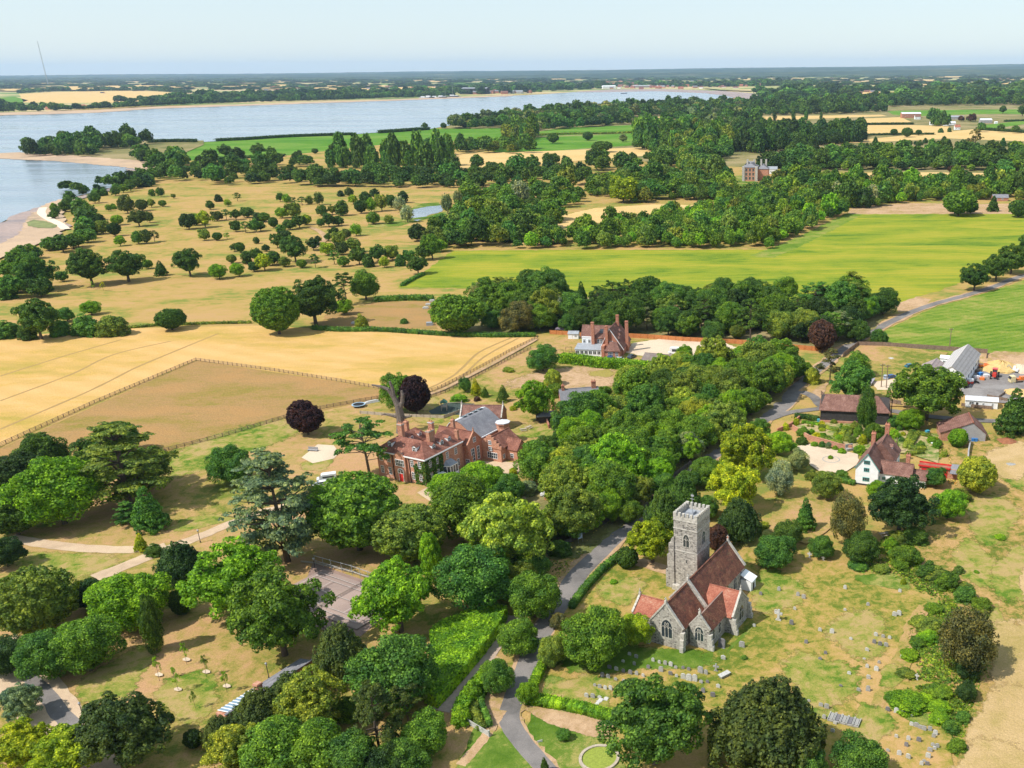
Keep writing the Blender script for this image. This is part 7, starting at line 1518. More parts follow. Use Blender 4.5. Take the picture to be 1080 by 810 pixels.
# ================================================================== TREES
SHARED = {'@R': ('green tree packed into the dense roadside wood above the village road', 'roadside wood trees'),
          '@S': ('tree standing in the dark belt above the long orange fence', 'belt above the orange fence'),
          '@B': ('young tree or bush packed in the bottom left garden thicket', 'bottom left thicket'),
          '@V': ('small rounded garden shrub among the beds around the black barn and farmhouse', 'garden shrubs around the farmhouse'),
          '@H': ('green shrub in the thorny belt between the churchyard and the dry meadow', 'churchyard boundary belt'),
          '@P': ('small round dark tree in the scattered groups on the golden park', 'scattered park trees'),
          '@L': ('shrubby tree in the scrub line along the estuary shore', 'estuary shore scrub')}
NEAR = '''
b G 58 516 82 | big bright lime green tree left of the spreading cedar
d k 18 500 62 | dark evergreen at the left picture edge behind the lime green tree
d d 12 540 60 | shaded dark tree at the left edge beside the start of the gravel path
b d 42 478 52 | dark green crown rising behind the lime green tree
l o 126 490 104 .82 | flat topped spreading cedar with a bare pale trunk on the park lawn
d d 122 462 46 | dark evergreen crown behind the top of the flat topped cedar
b d 98 478 44 | dark tree crown between the lime tree and the flat topped cedar
b d 153 492 48 | dark rounded tree at the right of the flat topped cedar
c e 155 534 38 1.25 | upright dark conifer with golden foot beside the curved gravel path
l e 133 541 30 .8 | low dark spreading evergreen in shade below the flat topped cedar
c Y 147 571 15 1.3 | bright yellow conical bush at the fork of the gravel paths
s d 162 579 20 | dark low shrub right beside the yellow conical bush
b e 243 490 44 | lone compact green tree on the lawn between the two cedars
l c 292 533 104 1.15 | sprawling blue-grey cedar with bare twisting limbs
y k 189 592 50 | dark spiky yew beside the lower gravel path
d o 34 633 84 .85 | large dull green dome tree at the left edge
d k 92 626 38 | dark evergreen between the dull dome and the bright fan shaped tree
b G 133 631 76 .8 | bright green fan shaped tree above the twisted narrow tree
B d 190 633 22 1.3 | dark clipped column bush between two big trees
o G 242 613 92 | golden green broad tree below the lower gravel path
o g 292 648 96 .95 | very large rounded tree left of the tennis court
p e 386 472 62 1.05 | layered dark green pine left of the brick hall
d g 373 538 98 .86 | large evergreen dome between the blue cedar and the tennis court
d o 430 560 76 | smooth fine leaved dome tree above the tennis court
t G 452 585 24 2.0 | narrow bright young tree in front of the smooth dome
b g 489 532 74 | dark leafy tree in front of the hall drive
b G 508 507 42 .9 | bright young tree screening the hall forecourt
b e 536 514 34 .9 | dark round tree at the edge of the hall forecourt gravel
s G 521 497 22 .6 | bright low shrubs on the forecourt bed before the lodge
s Y 541 496 10 .7 | small golden shrub on the forecourt bed
b G 470 515 40 .8 | bright green topped tree right below the parked white van
o G 418 630 80 .95 | bright leafy oak at the right side of the tennis court
b e 503 608 76 | round mid green tree between the golden tree and the laurel hedge
o O 537 562 94 .9 | big golden green oak left of the campervan
y m 358 684 58 1.05 | olive brown yew at the near corner of the tennis court
b e 415 708 90 .88 | large blue-green dome tree left of the laurel hedge
y m 272 748 56 .9 | olive spiky yew hugging the long glasshouse
y m 305 726 46 .9 | olive yew behind the glasshouse slate roof
y m 231 770 38 .9 | small olive yew at the glasshouse end pier
o O 327 742 78 .85 | pale yellow-green flowering tree right of the glasshouse yews
o O 246 790 62 .85 | pale yellow-green tree at the bottom below the small yew
b g 292 790 64 | @B
b g 334 790 58 | @B
b e 372 802 56 | @B
p m 396 762 72 1.2 | thin brownish pine with see-through branches at the bottom
b g 446 772 54 | bright leaved dark tree at the lower end of the laurel hedge
p m 428 742 46 1.2 | sparse brown conifer crown touching the blue-green dome tree
b e 425 800 44 | @B
b k 408 812 46 | @B
s g 365 745 30 | @B
o m 135 767 88 .9 | large dark bronze tinted oak at the bottom left
o y 22 786 62 .8 | left one of two lime green trees at the bottom left corner
o y 66 796 74 .8 | right one of two lime green trees at the bottom left corner
o c 20 742 44 .85 | small grey-green tree beside the gravel track
B k 203 778 20 1.0 | small dark round clipped bush on the lawn near the bottom
b k 6 690 48 | dark tree in the shade at the left edge above the gravel track
b e 50 690 58 | left one of two leaning trees over the gravel track
b g 88 681 64 | right one of two leaning trees over the gravel track
t d 158 657 24 2.6 | twisted narrow dark tree standing on the shaded lawn
b k 4 582 36 | dark crown cut by the left edge below the gravel path
b d 118 640 34 | dark underwood tree behind the bright fan shaped tree
n G 165 706 12 2.2 | stake supported young tree at the top left of the young orchard
n G 194.5 690 11 2.2 | young orchard tree nearest the twisted narrow tree
n g 215 703 11 2.2 | young orchard tree in the middle of the lawn right side
n G 237 719 12 2.0 | young orchard tree farthest right near the glasshouse
n G 185.5 717 12 2.2 | tallest young orchard tree with bright leaves in the centre
n g 175 752 11 2.2 | young orchard tree half hidden by the bronze oak
n g 204 738 10 2.0 | bare looking young tree at the bottom of the young orchard
o y 688 571 46 1.0 | vivid lime yellow tree just left of the church tower
B d 661 587 24 .95 | dark round clipped bush at the end of the road hedge
y d 702 538 46 1.2 | dark feathery yew behind the lime yellow tree
y d 722 520 38 1.2 | dark feathery yew beside the road behind the tower
b e 700 512 30 | deep green tree over the shaded road behind the yews
o Y 775 512 56 .9 | brilliant golden yellow tree behind the church tower
o y 785 476 58 .95 | yellow-green tree at the road above the golden tree
y k 781 545 44 1.1 | very dark rounded yew right of the church tower
d P 757 567 24 1.3 | dark purple leaved tree touching the right side of the tower
b g 748 498 34 | green tree between the road and the golden tree
b e 745 535 26 | small green tree peeping behind the tower top
b g 562 627 56 | leafy tree left of the road bend with bright lower leaves
b g 546 672 44 | round roadside tree between the drive and the village road
b e 525 712 34 1.1 | slim dark green tree between the two roads
b G 556 731 22 1.1 | small bright round tree at the roadside hedge corner
b g 627 668 68 .9 | big green tree left of the church gables
b y 671 664 34 1.1 | yellow-green tree touching the vestry
b o 583 686 34 | dull small tree leaning over the village road
b b 589 655 20 | brownish slim tree behind the big tree by the church
o e 690 763 98 .95 | large dark tree in front of the rows of gravestones
y m 809 757 116 .9 | enormous spreading dark yew in the near churchyard
b e 905 800 60 | bright tipped green tree at the bottom right of the spreading yew
b e 850 806 46 | low green tree in front of the spreading yew
c d 574 806 12 | tiny conifer on the lawn edge by the curved road
b e 595 774 15 .9 | small round shrub tree on the bright lawn
s G 647 613 9 | tiny low bush in the middle of the churchyard lawn
s e 785 693 8 | small round bush on the dry turf below the transept
s G 498 727 26 .8 | bright bushy clump in the hedge by the brown drive
s G 486 753 24 .8 | leafy clump at the lower end of the brown drive
s g 516 705 22 .9 | leafy clump at the top of the hedge by the brown drive
b g 567 485 50 | green tree right of the stepped gable lodge
s c 556 513 24 .6 | grey-green low shrubs behind the gravel forecourt
b e 607 438 50 .95 | broad green tree hiding the slate roofed cottage
b d 594 460 24 | dark small tree below the cottage
b g 632 454 24 1.1 | @R
b o 651 431 38 | dull olive round tree right of the cottage
b g 659 453 38 | @R
b o 677 433 32 | olive green tree with brown trunk in the roadside wood
d O 666 403 42 .9 | pale olive dome tree at the edge of the tan lawn
b d 690 417 32 | @R
b g 663 471 46 .85 | @R
o G 565 422 40 1.05 | compact bright green tree on the tan lawn
s O 583 396 19 1.0 | yellowish round bush behind the compact bright tree
s g 586 410 20 .8 | low green bush joined to the yellowish round bush
b g 637 414 18 | small green tree at the cottage chimney
b d 574 474 26 | @R
b g 592 500 36 | @R
b e 622 490 40 | @R
b O 608 513 36 | pale olive tree above the campervan
b g 647 512 46 | @R
b g 634 534 28 | @R
o g 607 551 42 | leafy tree standing at the shaded road edge by the small sign
b O 606 528 26 | @R
b g 657 489 38 | @R
b g 686 489 34 | @R
b d 578 553 30 | @R
s d 590 576 22 | @R
b e 560 592 36 | @R
b o 545 610 34 | @R
s Y 719 391 22 .9 | golden yellow bush at the end of the long low outbuilding
b e 742 386 30 | dark green tree at the gravel yard corner
b d 705 408 32 | @R
b o 738 402 32 | @R
b o 768 408 34 | @R
b o 790 421 28 | olive tree where the wood meets the village junction
b g 776 426 24 | @R
d s 757 425 28 | grey-leaved tree in the middle of the roadside wood
b e 730 415 26 | @R
b g 735 430 28 | @R
b g 704 432 28 | @R
b O 760 444 26 | pale round tree at the upper edge of the shaded road
b g 712 453 36 | @R
b g 738 456 34 | @R
b s 727 470 32 | grey-green tree leaning towards the shaded road
b g 700 471 32 | @R
b G 692 489 34 | @R
b g 668 492 34 | @R
b o 640 474 30 | @R
b G 622 466 22 | @R
b g 718 435 24 | @R
b d 720 400 24 | @R
b g 750 410 24 | @R
b o 800 376 42 | large pale green tree left of the copper beech
b g 782 398 34 | @R
b g 814 396 32 | @R
b e 836 386 28 | green tree left of the golden shrub by the junction
b G 722 372 16 1.1 | thin light tree sticking out of the golden bush
s g 846 386 24 | dark shrub at the junction behind the copper beech
s O 857 394 18 1.0 | golden shrub at the village junction
p b 876 386 32 1.1 | brownish pine above the black barn
b g 903 383 30 | green tree behind the black barn
o e 900 404 48 .85 | dense blue-green tree right above the black barn
d P 868 353 32 1.05 | round copper beech at the right end of the orange fence
b e 928 355 17 | lone small tree at the corner of the dry yard fence
o g 979 413 78 .72 | very broad green oak in front of the farm shed
r d 916 432 22 2.3 | tall feathery willow-like tree in front of the black barn
c d 1072 432 42 1.15 | big dark conifer at the right edge of the yard
b G 960 441 28 .8 | bright orchard tree behind the parterre hedges
s e 943 443 18 | dark shrub between the barn end and the parterre
b g 922 456 22 | leafy small tree below the black barn end
B G 1011 461 23 .8 | bright round bush before the boarded gable of the tiled barn
s G 983 463 12 | small green bush by the white garden ornament
s G 943 457 15 | @V
s Y 840 444 8 1.0 | @V
s Y 829 449 8 1.0 | @V
s g 847 454 15 | @V
b e 772 488 26 | dark tree leaning over the shaded road above the golden tree
b g 800 452 24 | small tree on the right verge of the shaded road
b d 728 505 24 | dark tree overhanging the road beside the feathery yews
b g 664 540 26 | leafy tree overhanging the shaded road bend
s Y 861 459 12 | @V
s d 846 464 14 | @V
s G 859 468 9 | @V
s e 867 468 8 1.0 | @V
s s 874 469 8 1.0 | @V
s g 881 472 8 | @V
s G 888 475 10 | @V
s G 907 473 15 | @V
s o 899 463 12 | @V
s g 873 461 8 | @V
s G 925 463 9 | @V
s g 935 468 9 | @V
s O 944 470 8 | @V
s e 951 463 8 | @V
s G 836 470 12 | @V
s o 830 462 12 | @V
s g 990 466 9 | @V
s O 996 478 9 | @V
s G 876 482 7 | @V
s o 914 478 8 | @V
b G 820 467 28 | bright green tree at the left corner of the garden wall
b s 841 484 24 1.0 | thin grey-green tree left of the pale drive
w S 822 504 32 1.2 | silvery blue spruce between the golden tree and the drive
b o 872 511 32 | loose pale bush at the bottom of the pale gravel drive
s e 888 499 14 .7 | low round bush beside the white farmhouse gable
s o 856 500 16 | @V
c e 850 541 24 1.5 | feathery green conifer on the lawn right of the dark yew
b e 818 580 46 .75 | wide dark round bush at the churchyard corner
b d 832 561 32 | dark bush behind the wide round bush
s O 806 553 12 | @V
b e 866 576 27 | round bush at the foot of the feathery conifer
w b 896 546 42 1.35 | tall brown-tinged eucalyptus with see-through crown
b d 908 576 40 .8 | dark bush below the brown-tinged eucalyptus
o k 950 534 68 .85 | very large dark tree below the white farmhouse
b G 925 516 20 | light green tree between farmhouse and very large dark tree
b e 987 502 24 | green tree covering the front of the red shed
b G 1000 532 36 | bright green tree joined to the very large dark tree
d O 1030 499 44 .9 | round golden green holly alone in the dry meadow
s o 1013 521 24 | dull bush below the round golden holly
s d 965 563 36 | @H
s g 955 583 40 | @H
s d 980 600 34 | @H
s g 1000 610 36 | @H
s e 1018 625 32 | @H
s g 1035 636 30 | @H
s G 940 572 22 | @H
s e 905 595 28 .4 | @H
s o 930 599 24 .4 | @H
s Y 953 613 7 1.0 | tiny golden round bush at the green bank
w b 1022 674 70 1.0 | dark brownish half dead tree in the churchyard boundary
b k 1022 702 30 | dark small tree at the foot of the half dead tree
b k 1019 728 24 | dark holly like bush below the half dead tree
s G 958 738 44 .3 | low bright bramble patch at the churchyard corner
s g 992 728 36 .35 | @H
s G 990 745 34 .35 | @H
s o 972 655 34 .35 | @H
s g 985 640 26 .4 | @H
s g 968 676 24 .4 | @H
s G 959 689 22 .4 | low bright bush on the edge of the mown path
s o 956 709 26 .4 | @H
s e 1003 765 24 | @H
s g 1010 785 26 | @H
s e 1016 755 22 | @H
s G 1055 566 14 .4 | low green clump in the dry meadow
s G 1030 603 9 .5 | @H
d p 322 439 37 1.0 | round purple beech alone on the lawn beside the rail fence
b g 419 412 34 1.2 | green tree directly behind the hollow trunk
d p 437 415 34 1.2 | dark purple beech right behind the hollow trunk
b e 490 405 14 1.1 | dark round garden tree above the play frame
c Y 502 407 12 1.5 | tall golden conifer in the hall garden
c g 511 413 9 1.2 | green conifer leaning on the golden conifer
c o 530 414 14 1.3 | pointed green conifer behind the brick outbuilding
s G 484 419 18 .45 | low bright shrubs left of the golden conifer
s P 503 420 8 | low purple shrub below the golden conifer
s Y 541 430 8 .6 | small yellow bush at the end of the brick outbuilding
s G 546 426 10 | green bush at the end of the brick outbuilding
b e 572 377 30 .9 | bushy tree on the tan lawn left of the gabled house
s P 563 383 7 | purple shrub in the bushy tree on the tan lawn
s O 536 389 13 .4 | low yellow shrub beside the garden track
d g 290 326 46 1.05 | left tree of the big pair above the wheat
o d 329 316 52 .95 | right tree of the big pair above the wheat
p d 364 303 24 1.4 | dark pine behind the big pair above the wheat
b g 384 299 28 1.1 | leafy tree at the far corner of the paddock
b G 362 323 18 | bright bush at the foot of the dark pine
s O 381 338 15 1.0 | yellow-green round bush in the paddock corner
s e 426 338 9 | lone tiny round tree in the middle of the paddock
d g 481 329 52 .8 | very wide green tree at the top of the wheat
d p 535 311 22 | purple tree above the small orange shed
b G 520 316 18 | bright shrub left of the purple tree
b s 507 306 18 | thin grey willow above the very wide tree
b b 546 334 28 | @S
b g 569 334 24 | @S
b e 578 299 32 | @S
w S 588 326 28 1.1 | silver-grey willow in the belt above the orange fence
b e 556 312 22 | @S
c e 614 309 14 1.9 | narrow pointed conifer rising above the dark belt
b d 602 316 22 | @S
p d 630 318 22 | @S
p d 646 311 22 | @S
b d 658 331 32 | @S
p d 664 306 17 | @S
b d 677 309 18 | @S
p s 682 336 21 | grey-green pine behind the gabled house chimneys
b g 699 336 20 | @S
p D 713 331 14 1.3 | bare pinkish dead topped pine in the dark belt
b d 732 318 24 | @S
p d 743 331 26 | @S
b d 722 313 20 | @S
b d 761 309 28 | @S
b g 768 334 28 | @S
b d 795 309 28 | @S
p d 792 338 30 | @S
b d 812 316 24 | @S
b g 828 304 24 | @S
b O 842 322 22 | golden tree in the middle of the dark belt
b o 824 341 28 | @S
p D 866 309 14 1.4 | pale dead tree standing at the back of the dark belt
b o 850 341 28 | @S
b g 898 307 38 .8 | broad green tree at the top right of the dark belt
b d 932 317 30 | dark tree at the right end of the belt by the lane
b G 912 326 24 | bright tree at the right end of the belt
p s 885 343 22 | @S
b k 895 336 22 | @S
b g 872 328 24 | @S
b d 905 348 26 | dark tree overhanging the lane beside the belt
b d 640 341 24 | @S
b d 615 335 22 | @S
b d 725 341 22 | @S
b d 752 348 20 | @S
b g 780 322 24 | @S
b d 690 318 22 | @S
b g 705 311 18 | @S
b g 862 328 18 | @S
b e 600 340 18 | @S
o d 1029 292 29 .9 | first round oak of the row beside the farm lane
o d 1052 282 29 .9 | second round oak of the row beside the farm lane
o d 1068 273 31 .9 | third round oak of the row beside the farm lane
o d 1088 262 32 .9 | oak of the lane row at the right edge
o d 93 281 37 .95 | left one of two great parkland oaks near the shore
o d 132 280 36 .85 | right one of two great parkland oaks near the shore
o d 198 276 30 .9 | lopsided old oak alone in the golden park
c d 169 282 14 1.1 | small pointed tree right of the two great oaks
b g 155 278 11 | little light tree beside the right great oak
o e 36 286 38 .95 | tall leafy tree at the shore scrub edge left of the oaks
b e 65 291 12 | small round tree alone left of the two great oaks
b G 230 286 18 .8 | bright low tree right of the lopsided oak
b G 251 284 15 | bright small tree next to the tree group
o d 38 336 42 .95 | dark ragged tree above the left end of the wheat
b e 69 331 17 | small tree right of the dark ragged tree
b G 95 324 18 .8 | light spreading sapling tree above the wheat hedge
s e 90 341 32 .7 | left dull bush of the thicket above the wheat
s o 118 341 32 .7 | right dull bush of the thicket above the wheat
s e 62 344 22 .8 | @L
s e 6 346 28 | @L
s d 28 348 22 .8 | @L
d d 179 336 29 .75 | single wide round bush on the edge of the wheat
n Y 108 302 7 1.2 | tiny yellow sapling below the two great oaks
n G 98 301 6 1.2 | tiny green sapling below the two great oaks
d g 875 218 0 | skip
'''
for l in NEAR.strip().split('\n'):
    if 'skip' in l: continue
    T(l)
# far clumps in the park: each one a tree of its own
PK = '''126 254 11;145 251 12;153 250 12;162 249 12;105 233 12;108 240 13;120 242 13;123 231 12;145 229 19;157 229 10;133 216 16;149 216 12;159 214 9;114 219 7;119 217 7;171 214 8;183 207 5;160 203 8;169 203 9;198 234 16;206 230 14;215 231 16;228 227 12;238 226 11;248 226 11;260 223 14;221 216 9;230 208 9;240 213 9;250 208 9;248 239 11;258 239 13;268 238 12;215 248 11;229 249 10;239 248 8;247 260 10;253 261 10;244 273 10;260 272 13;268 280 12;295 208 8;302 209 9;309 211 9;318 211 10;326 211 9;336 210 11;272 228 12;278 228 12;297 224 13;309 222 16;274 238 12;288 235 10;296 241 11;305 236 13;315 233 15;322 231 12;339 221 12;350 222 9;360 219 15;346 232 14;356 232 12;338 235 9;375 242 13;352 244 12;357 252 14;346 250 9;365 247 10;359 203 8;368 203 9;372 210 10;385 208 12;395 205 11;300 250 14;292 255 12;310 263 26;330 257 14;345 262 15;360 262 13;372 258 16;332 276 12;318 277 11;300 276 12;286 271 16;278 277 18;270 268 14;352 272 14;362 275 12;378 270 18;388 275 13;398 268 17;405 276 12;413 267 14;422 274 12;431 270 13;440 278 20;447 266 18;455 262 20;463 258 16;452 250 18;440 246 18;394 230 12;410 230 11;422 214 10;380 218 13;391 217 12;402 215 14;412 212 12;425 208 12;280 261 8;335 253 8;270 253 7;475 182 13;500 181 12'''
for i, q in enumerate(PK.replace('\n', ';').split(';')):
    if not q.strip(): continue
    x, y, w = map(float, q.split()); c = random.choice('dddedgkomo' if i % 7 else 'Gy'); asp = random.uniform(.78, 1.0)
    base, W, h = solve(x, y, w*1.05, asp); tree_at(base, W, h*random.uniform(.85, 1.2), random.choice('oooobbbdwptsk' if w < 16 else 'oob'), c, *SHARED['@P'], parts=w > 18)
for l in ('w S 421 215 14 1.1 | left silvery willow beside the park pond', 'w S 429 225 15 1.1 | silvery willow at the near tip of the park pond', 'w s 471 214 13 1.5 | tall grey willow at the right end of the park pond', 'w s 483 209 11 1.4 | slim grey willow right of the park pond', 'w s 503 201 10 1.4 | pale willow far right of the park pond', 'b g 393 230 13 | low green tree on the lawn left of the park pond', 'w S 548 204 24 1.05 | big silver tree in the middle of the park woods', 'b y 657 198 30 .9 | lime yellow big tree standing out in the far wood', 'w S 884 202 22 .9 | left silver-grey tree in the wood behind the yellow-green field', 'w S 919 205 18 1.1 | right silver-grey tree in the wood behind the yellow-green field',
          'd g 1012 213 34 .75 | broad round tree on the tan strip behind the yellow-green field', 'd d 1024 218 16 | small dark tree joined to the broad round tree', 'c d 1048 214 13 1.2 | dark conifer on the tan strip before the bungalow', 'd d 1075 219 22 | dark bush at the right end of the tan strip', 'b d 503 170 14 | dark oak alone on the middle stubble field', 'o d 561 172 17 | oak standing alone on the far stubble field', 'd d 957 139 12 | bigger round bush between the far stubble fields', 'd d 943 139 8 | small round bush left end between the far stubble fields', 'd d 969 139.5 7 | smallest round bush between the far stubble fields',
          'd P 1004 178 9 | dark purple tree on the tan strip beyond the wood', 'd d 635 154 22 .5 | wide low dark clump on the green field', 'o d 237 159 14 | left field oak below the big green field', 'o d 250 161 11 | smaller field oak below the big green field', 'o d 272 158 14 | oak pair left on the green field edge', 'o d 286 160 11 | oak pair right on the green field edge', 'o d 358 154 13 | lone oak in the big green field', 'd d 332 159 7 | tiny bush at the near hedge of the big green field',
          'd d 583 145 13 | dark tree standing on the edge of the far green strip', 'd d 620 143 11 | round tree in the far green strip', 'b s 657 145 9 | grey tree in the far green strip', 'd d 678 133 9 | round dark tree above the far green strip', 'b e 571 200 0 | skip',
          'o d 1058 115.5 8 .9 | round tree on the far green field near the right edge', 'o d 1079 116.5 11 .9 | dark tree on the far green field at the right edge', 'o d 448 132.5 7 | single tree on the shore left of the riverside wood', 'p b 1029 146 18 1.0 | brownish pine standing above the wood before the far stubble'):
    if 'skip' not in l: T(l)
# the undergrowth of the two close woods, tree by tree
def fill(px, sp, W, kinds, cols, lab, asp=(.8, 1.05)):
    for x, y, w, h, k, c in scatter(px, sp, W, kinds, cols): tree_at(Vector((x, y, 0)), w, w*random.uniform(*asp), k, random.choice(cols), *SHARED[lab])
fill([(592,578),(560,600),(545,610),(560,560),(575,545),(600,480),(640,445),(650,415),(700,396),(760,385),(832,393),(820,428),(786,452),(740,482),(700,510),(660,547),(620,577)], 8.4, 9.6, 'bood', 'gGoegGOO', '@R', (.85, 1.1))
fill([(505,350),(512,320),(545,308),(600,318),(660,322),(760,322),(860,322),(930,322),(915,345),(895,360),(868,366),(780,358),(720,355),(668,352),(600,346)], 9.5, 11.0, 'bodop', 'dddegok', '@S')
fill([(945,562),(975,572),(1008,600),(1045,635),(1050,655),(1030,650),(1000,628),(965,605),(935,592)], 5.6, 4.6, 's', 'goeoGO', '@H', (.4, .7))
fill([(985,640),(1000,650),(990,690),(960,700),(948,715),(955,690)], 4.8, 4.6, 's', 'goGO', '@H', (.3, .5))
fill([(940,735),(985,738),(1005,760),(990,765),(945,752)], 4.2, 4.6, 's', 'gGG', '@H', (.25, .45))
fill([(845,449),(865,446),(940,450),(990,461),(992,476),(960,478),(900,471),(868,464),(850,461)], 4.0, 2.3, 's', 'GgOoGeY', '@V', (.5, .95))
print('individual trees', NT[0])
# shoreline scrub: individual bushes
for pts, n, w in (([(2,305),(20,298),(40,300)], 6, 24), ([(5,283),(20,270),(45,262),(60,255),(80,252)], 12, 18), ([(85,250),(92,240),(90,228),(84,215)], 9, 20), ([(55,225),(62,215),(75,212),(60,220)], 6, 13), ([(95,207),(110,202),(128,198),(140,193)], 9, 12)):
    for i in range(n):
        t = i/(n-1)*(len(pts)-1); k = min(int(t), len(pts)-2); f = t-k; x = pts[k][0]*(1-f)+pts[k+1][0]*f+random.uniform(-4, 4); y = pts[k][1]*(1-f)+pts[k+1][1]*f+random.uniform(-3, 3)
        base, W, h = solve(x, y, w*random.uniform(.7, 1.25), .8); tree_at(base, W, h, random.choice('bosw'), random.choice('dedgs'), *SHARED['@L'], parts=False)
# ================================================================== WOODS (uncountable masses)
DK = 'ddkke'; MX = 'ddegog'; GR = 'gggeodG'
it = []
it += scatter([(542,262),(590,253),(640,243),(690,234),(715,228),(760,223),(800,220),(870,223),(893,225),(850,246),(812,262.5),(700,262.5),(600,262.5)], 8.6, 9.0, ['broad','oak','willow'], GR, 1.05)
it += scatter([(893,222),(880,215),(850,200),(1000,198),(1100,200),(1200,205),(1200,213),(1030,211),(960,213)], 9.5, 10.5, ['broad','oak','poplar'], GR, 1.1)
it += scatter([(620,205),(660,215),(700,213),(755,212),(760,220),(860,222),(880,214),(860,198),(810,192),(740,198),(700,195),(640,196)], 12.5, 12, ['broad','oak','willow'], MX, .95)
it += scatter([(452,248),(472,238),(490,224),(520,218),(560,220),(592,230),(588,240),(560,252),(520,262),(480,262),(455,262)], 10, 11, ['broad','oak'], MX, .95)
it += scatter([(470,248),(530,246),(585,247),(583,252),(540,258),(470,256)], 10, 8, ['shrub','broad'], MX, .8)
mass('woodland', it, 'dense mixed woodland belts behind the yellow-green field', 'woodland', .11)
it = scatter([(490,215),(510,206),(560,200),(600,203),(620,212),(590,222),(560,216),(520,215)], 17, 13, ['oak','broad'], MX, .9)
it += scatter([(560,200),(600,193),(640,190),(700,186),(740,183),(770,186),(790,196),(740,200),(690,198),(640,205),(600,205)], 27, 14, ['oak','broad'], MX, .9)
it += scatter([(130,196),(170,192),(240,196),(330,197),(420,197),(500,197),(560,196),(640,187),(640,178),(600,180),(560,184),(480,186),(400,188),(300,186),(220,184),(150,185)], 21, 14, ['oak','broad','oak'], 'dddke', .92, .5, holes=([(270,183),(330,181),(400,184),(330,186)],))
it += scatter([(150,180),(180,172),(260,174),(330,172),(330,176),(250,180),(200,184)], 22, 13, ['oak'], DK, .9)
it += line_trees([(330,197),(420,197.5),(520,198)], 12, 13, ['oak','broad'], DK, .9)
it += scatter([(620,178),(700,168),(760,172),(775,186),(720,182),(660,186)], 24, 16, ['oak','broad'], MX, .9)
it += line_trees([(480,178),(540,178.5),(600,172)], 15, 12, ['oak','broad'], DK, 1)
it += scatter([(790,200),(780,188),(800,186),(850,187),(880,195),(1000,195.5),(1100,195.5),(1100,199),(1000,198),(900,199),(840,199)], 16, 12, ['broad','oak'], MX, 1.0)
mass('park_woodland', it, 'scattered woodland and old trees across the golden park', 'woodland', .09)
it = scatter([(800,181),(860,180),(960,180),(1080,181),(1250,182),(1250,165),(1080,166),(960,164),(880,164),(840,167),(800,173)], 14, 14, ['broad','oak'], 'dddkeg', .85)
it += scatter([(720,181),(700,170),(720,160),(770,160),(770,168),(740,172),(760,182)], 15, 14, ['broad','oak'], MX, 1.0)
it += scatter([(705,160),(702,152),(720,147),(770,148),(772,160),(740,165)], 11, 13, ['poplar','broad'], 'geo', 1.5)
it += scatter([(770,160),(770,146),(800,138),(911,140),(911,150),(870,153),(840,158),(800,162)], 12, 12, ['poplar','broad'], 'ddk', 1.3)
it += scatter([(840,160),(900,156),(980,152),(1080,154),(1080,158),(980,157),(900,160)], 20, 8, ['cone','broad'], DK, .9)
it += line_trees([(342,177),(400,178),(478,178.5)], 9, 13, ['poplar'], 'eed', 1.9); it += line_trees([(345,174),(400,174.5),(478,175)], 9, 13, ['poplar'], 'eed', 1.9)
it += scatter([(405,168),(420,162),(480,162),(470,170)], 14, 14, ['broad'], DK, 1.1)
it += scatter([(480,162),(560,162),(565,157),(540,154),(480,158)], 20, 14, ['oak','broad'], MX, 1.1)
it += scatter([(530,146),(560,150),(570,141),(540,139)], 16, 15, ['poplar','broad'], 'geo', 1.3)
it += scatter([(670,158),(715,163),(720,146),(700,140),(672,147)], 17, 16, ['broad','poplar'], 'egd', 1.3)
it += line_trees([(812,128),(840,127.5),(870,127)], 24, 9, ['poplar'], DK, 2.2)
mass('conifer_woodland', it, 'dark conifer plantation and tree rows beyond the manor house', 'woodland', .06)
it = scatter([(28,165.5),(60,165),(105,166),(104,160),(150,154.5),(157,152.5),(130,152),(80,156),(30,161)], 19, 17, ['oak','broad'], 'dddke', 1.0)
it += scatter([(128,170),(145,166),(158,170),(150,174)], 22, 15, ['oak'], DK, .9)
it += scatter([(160,175),(185,170),(200,174),(180,182),(162,182)], 20, 15, ['oak','broad'], MX, .9)
it += scatter([(60,202),(95,198),(130,190),(160,186),(170,192),(150,198),(110,205),(75,212)], 22, 12, ['oak','shrub'], DK, .8)
mass('peninsula_woodland', it, 'dark wood covering the sandy point on the near shore of the river', 'woodland', .08)
it = scatter([(457,137),(500,131),(560,121),(640,116),(740,112),(800,111),(800,128),(770,140),(715,137),(716,127),(640,133),(562,139),(535,135.5),(480,136.5)], 24, 19, ['broad','oak'], 'dddkes', .9, holes=([(586,112),(597,113),(592,119),(584,120)], [(660,126),(712,121),(715,126),(678,130)]))
it += scatter([(800,128),(800,112),(860,112),(930,113),(1000,111.5),(1300,111),(1300,104),(1000,104.5),(900,108),(805,107)], 30, 22, ['broad','oak'], 'ddkke', .9)
it += scatter([(805,122),(860,121),(935,118),(935,116),(860,115),(805,116)], 26, 20, ['broad'], 'ddk', .9)
it += scatter([(980,128),(992,127),(1000,133),(985,134)], 16, 14, ['broad'], 'ed', 1.1); it += line_trees([(1012,128),(1020,127.5),(1028,128.5)], 10, 15, ['broad'], 'dP', 1)
it += line_trees([(1035,139),(1060,140),(1082,141)], 22, 12, ['oak'], 'de', .9)
it += scatter([(985,140),(997,138),(1010,140)], 18, 10, ['shrub'], 'de', .9)
mass('riverside_woodland', it, 'wide dark woods on the near side of the river right of the green fields', 'woodland', .045)
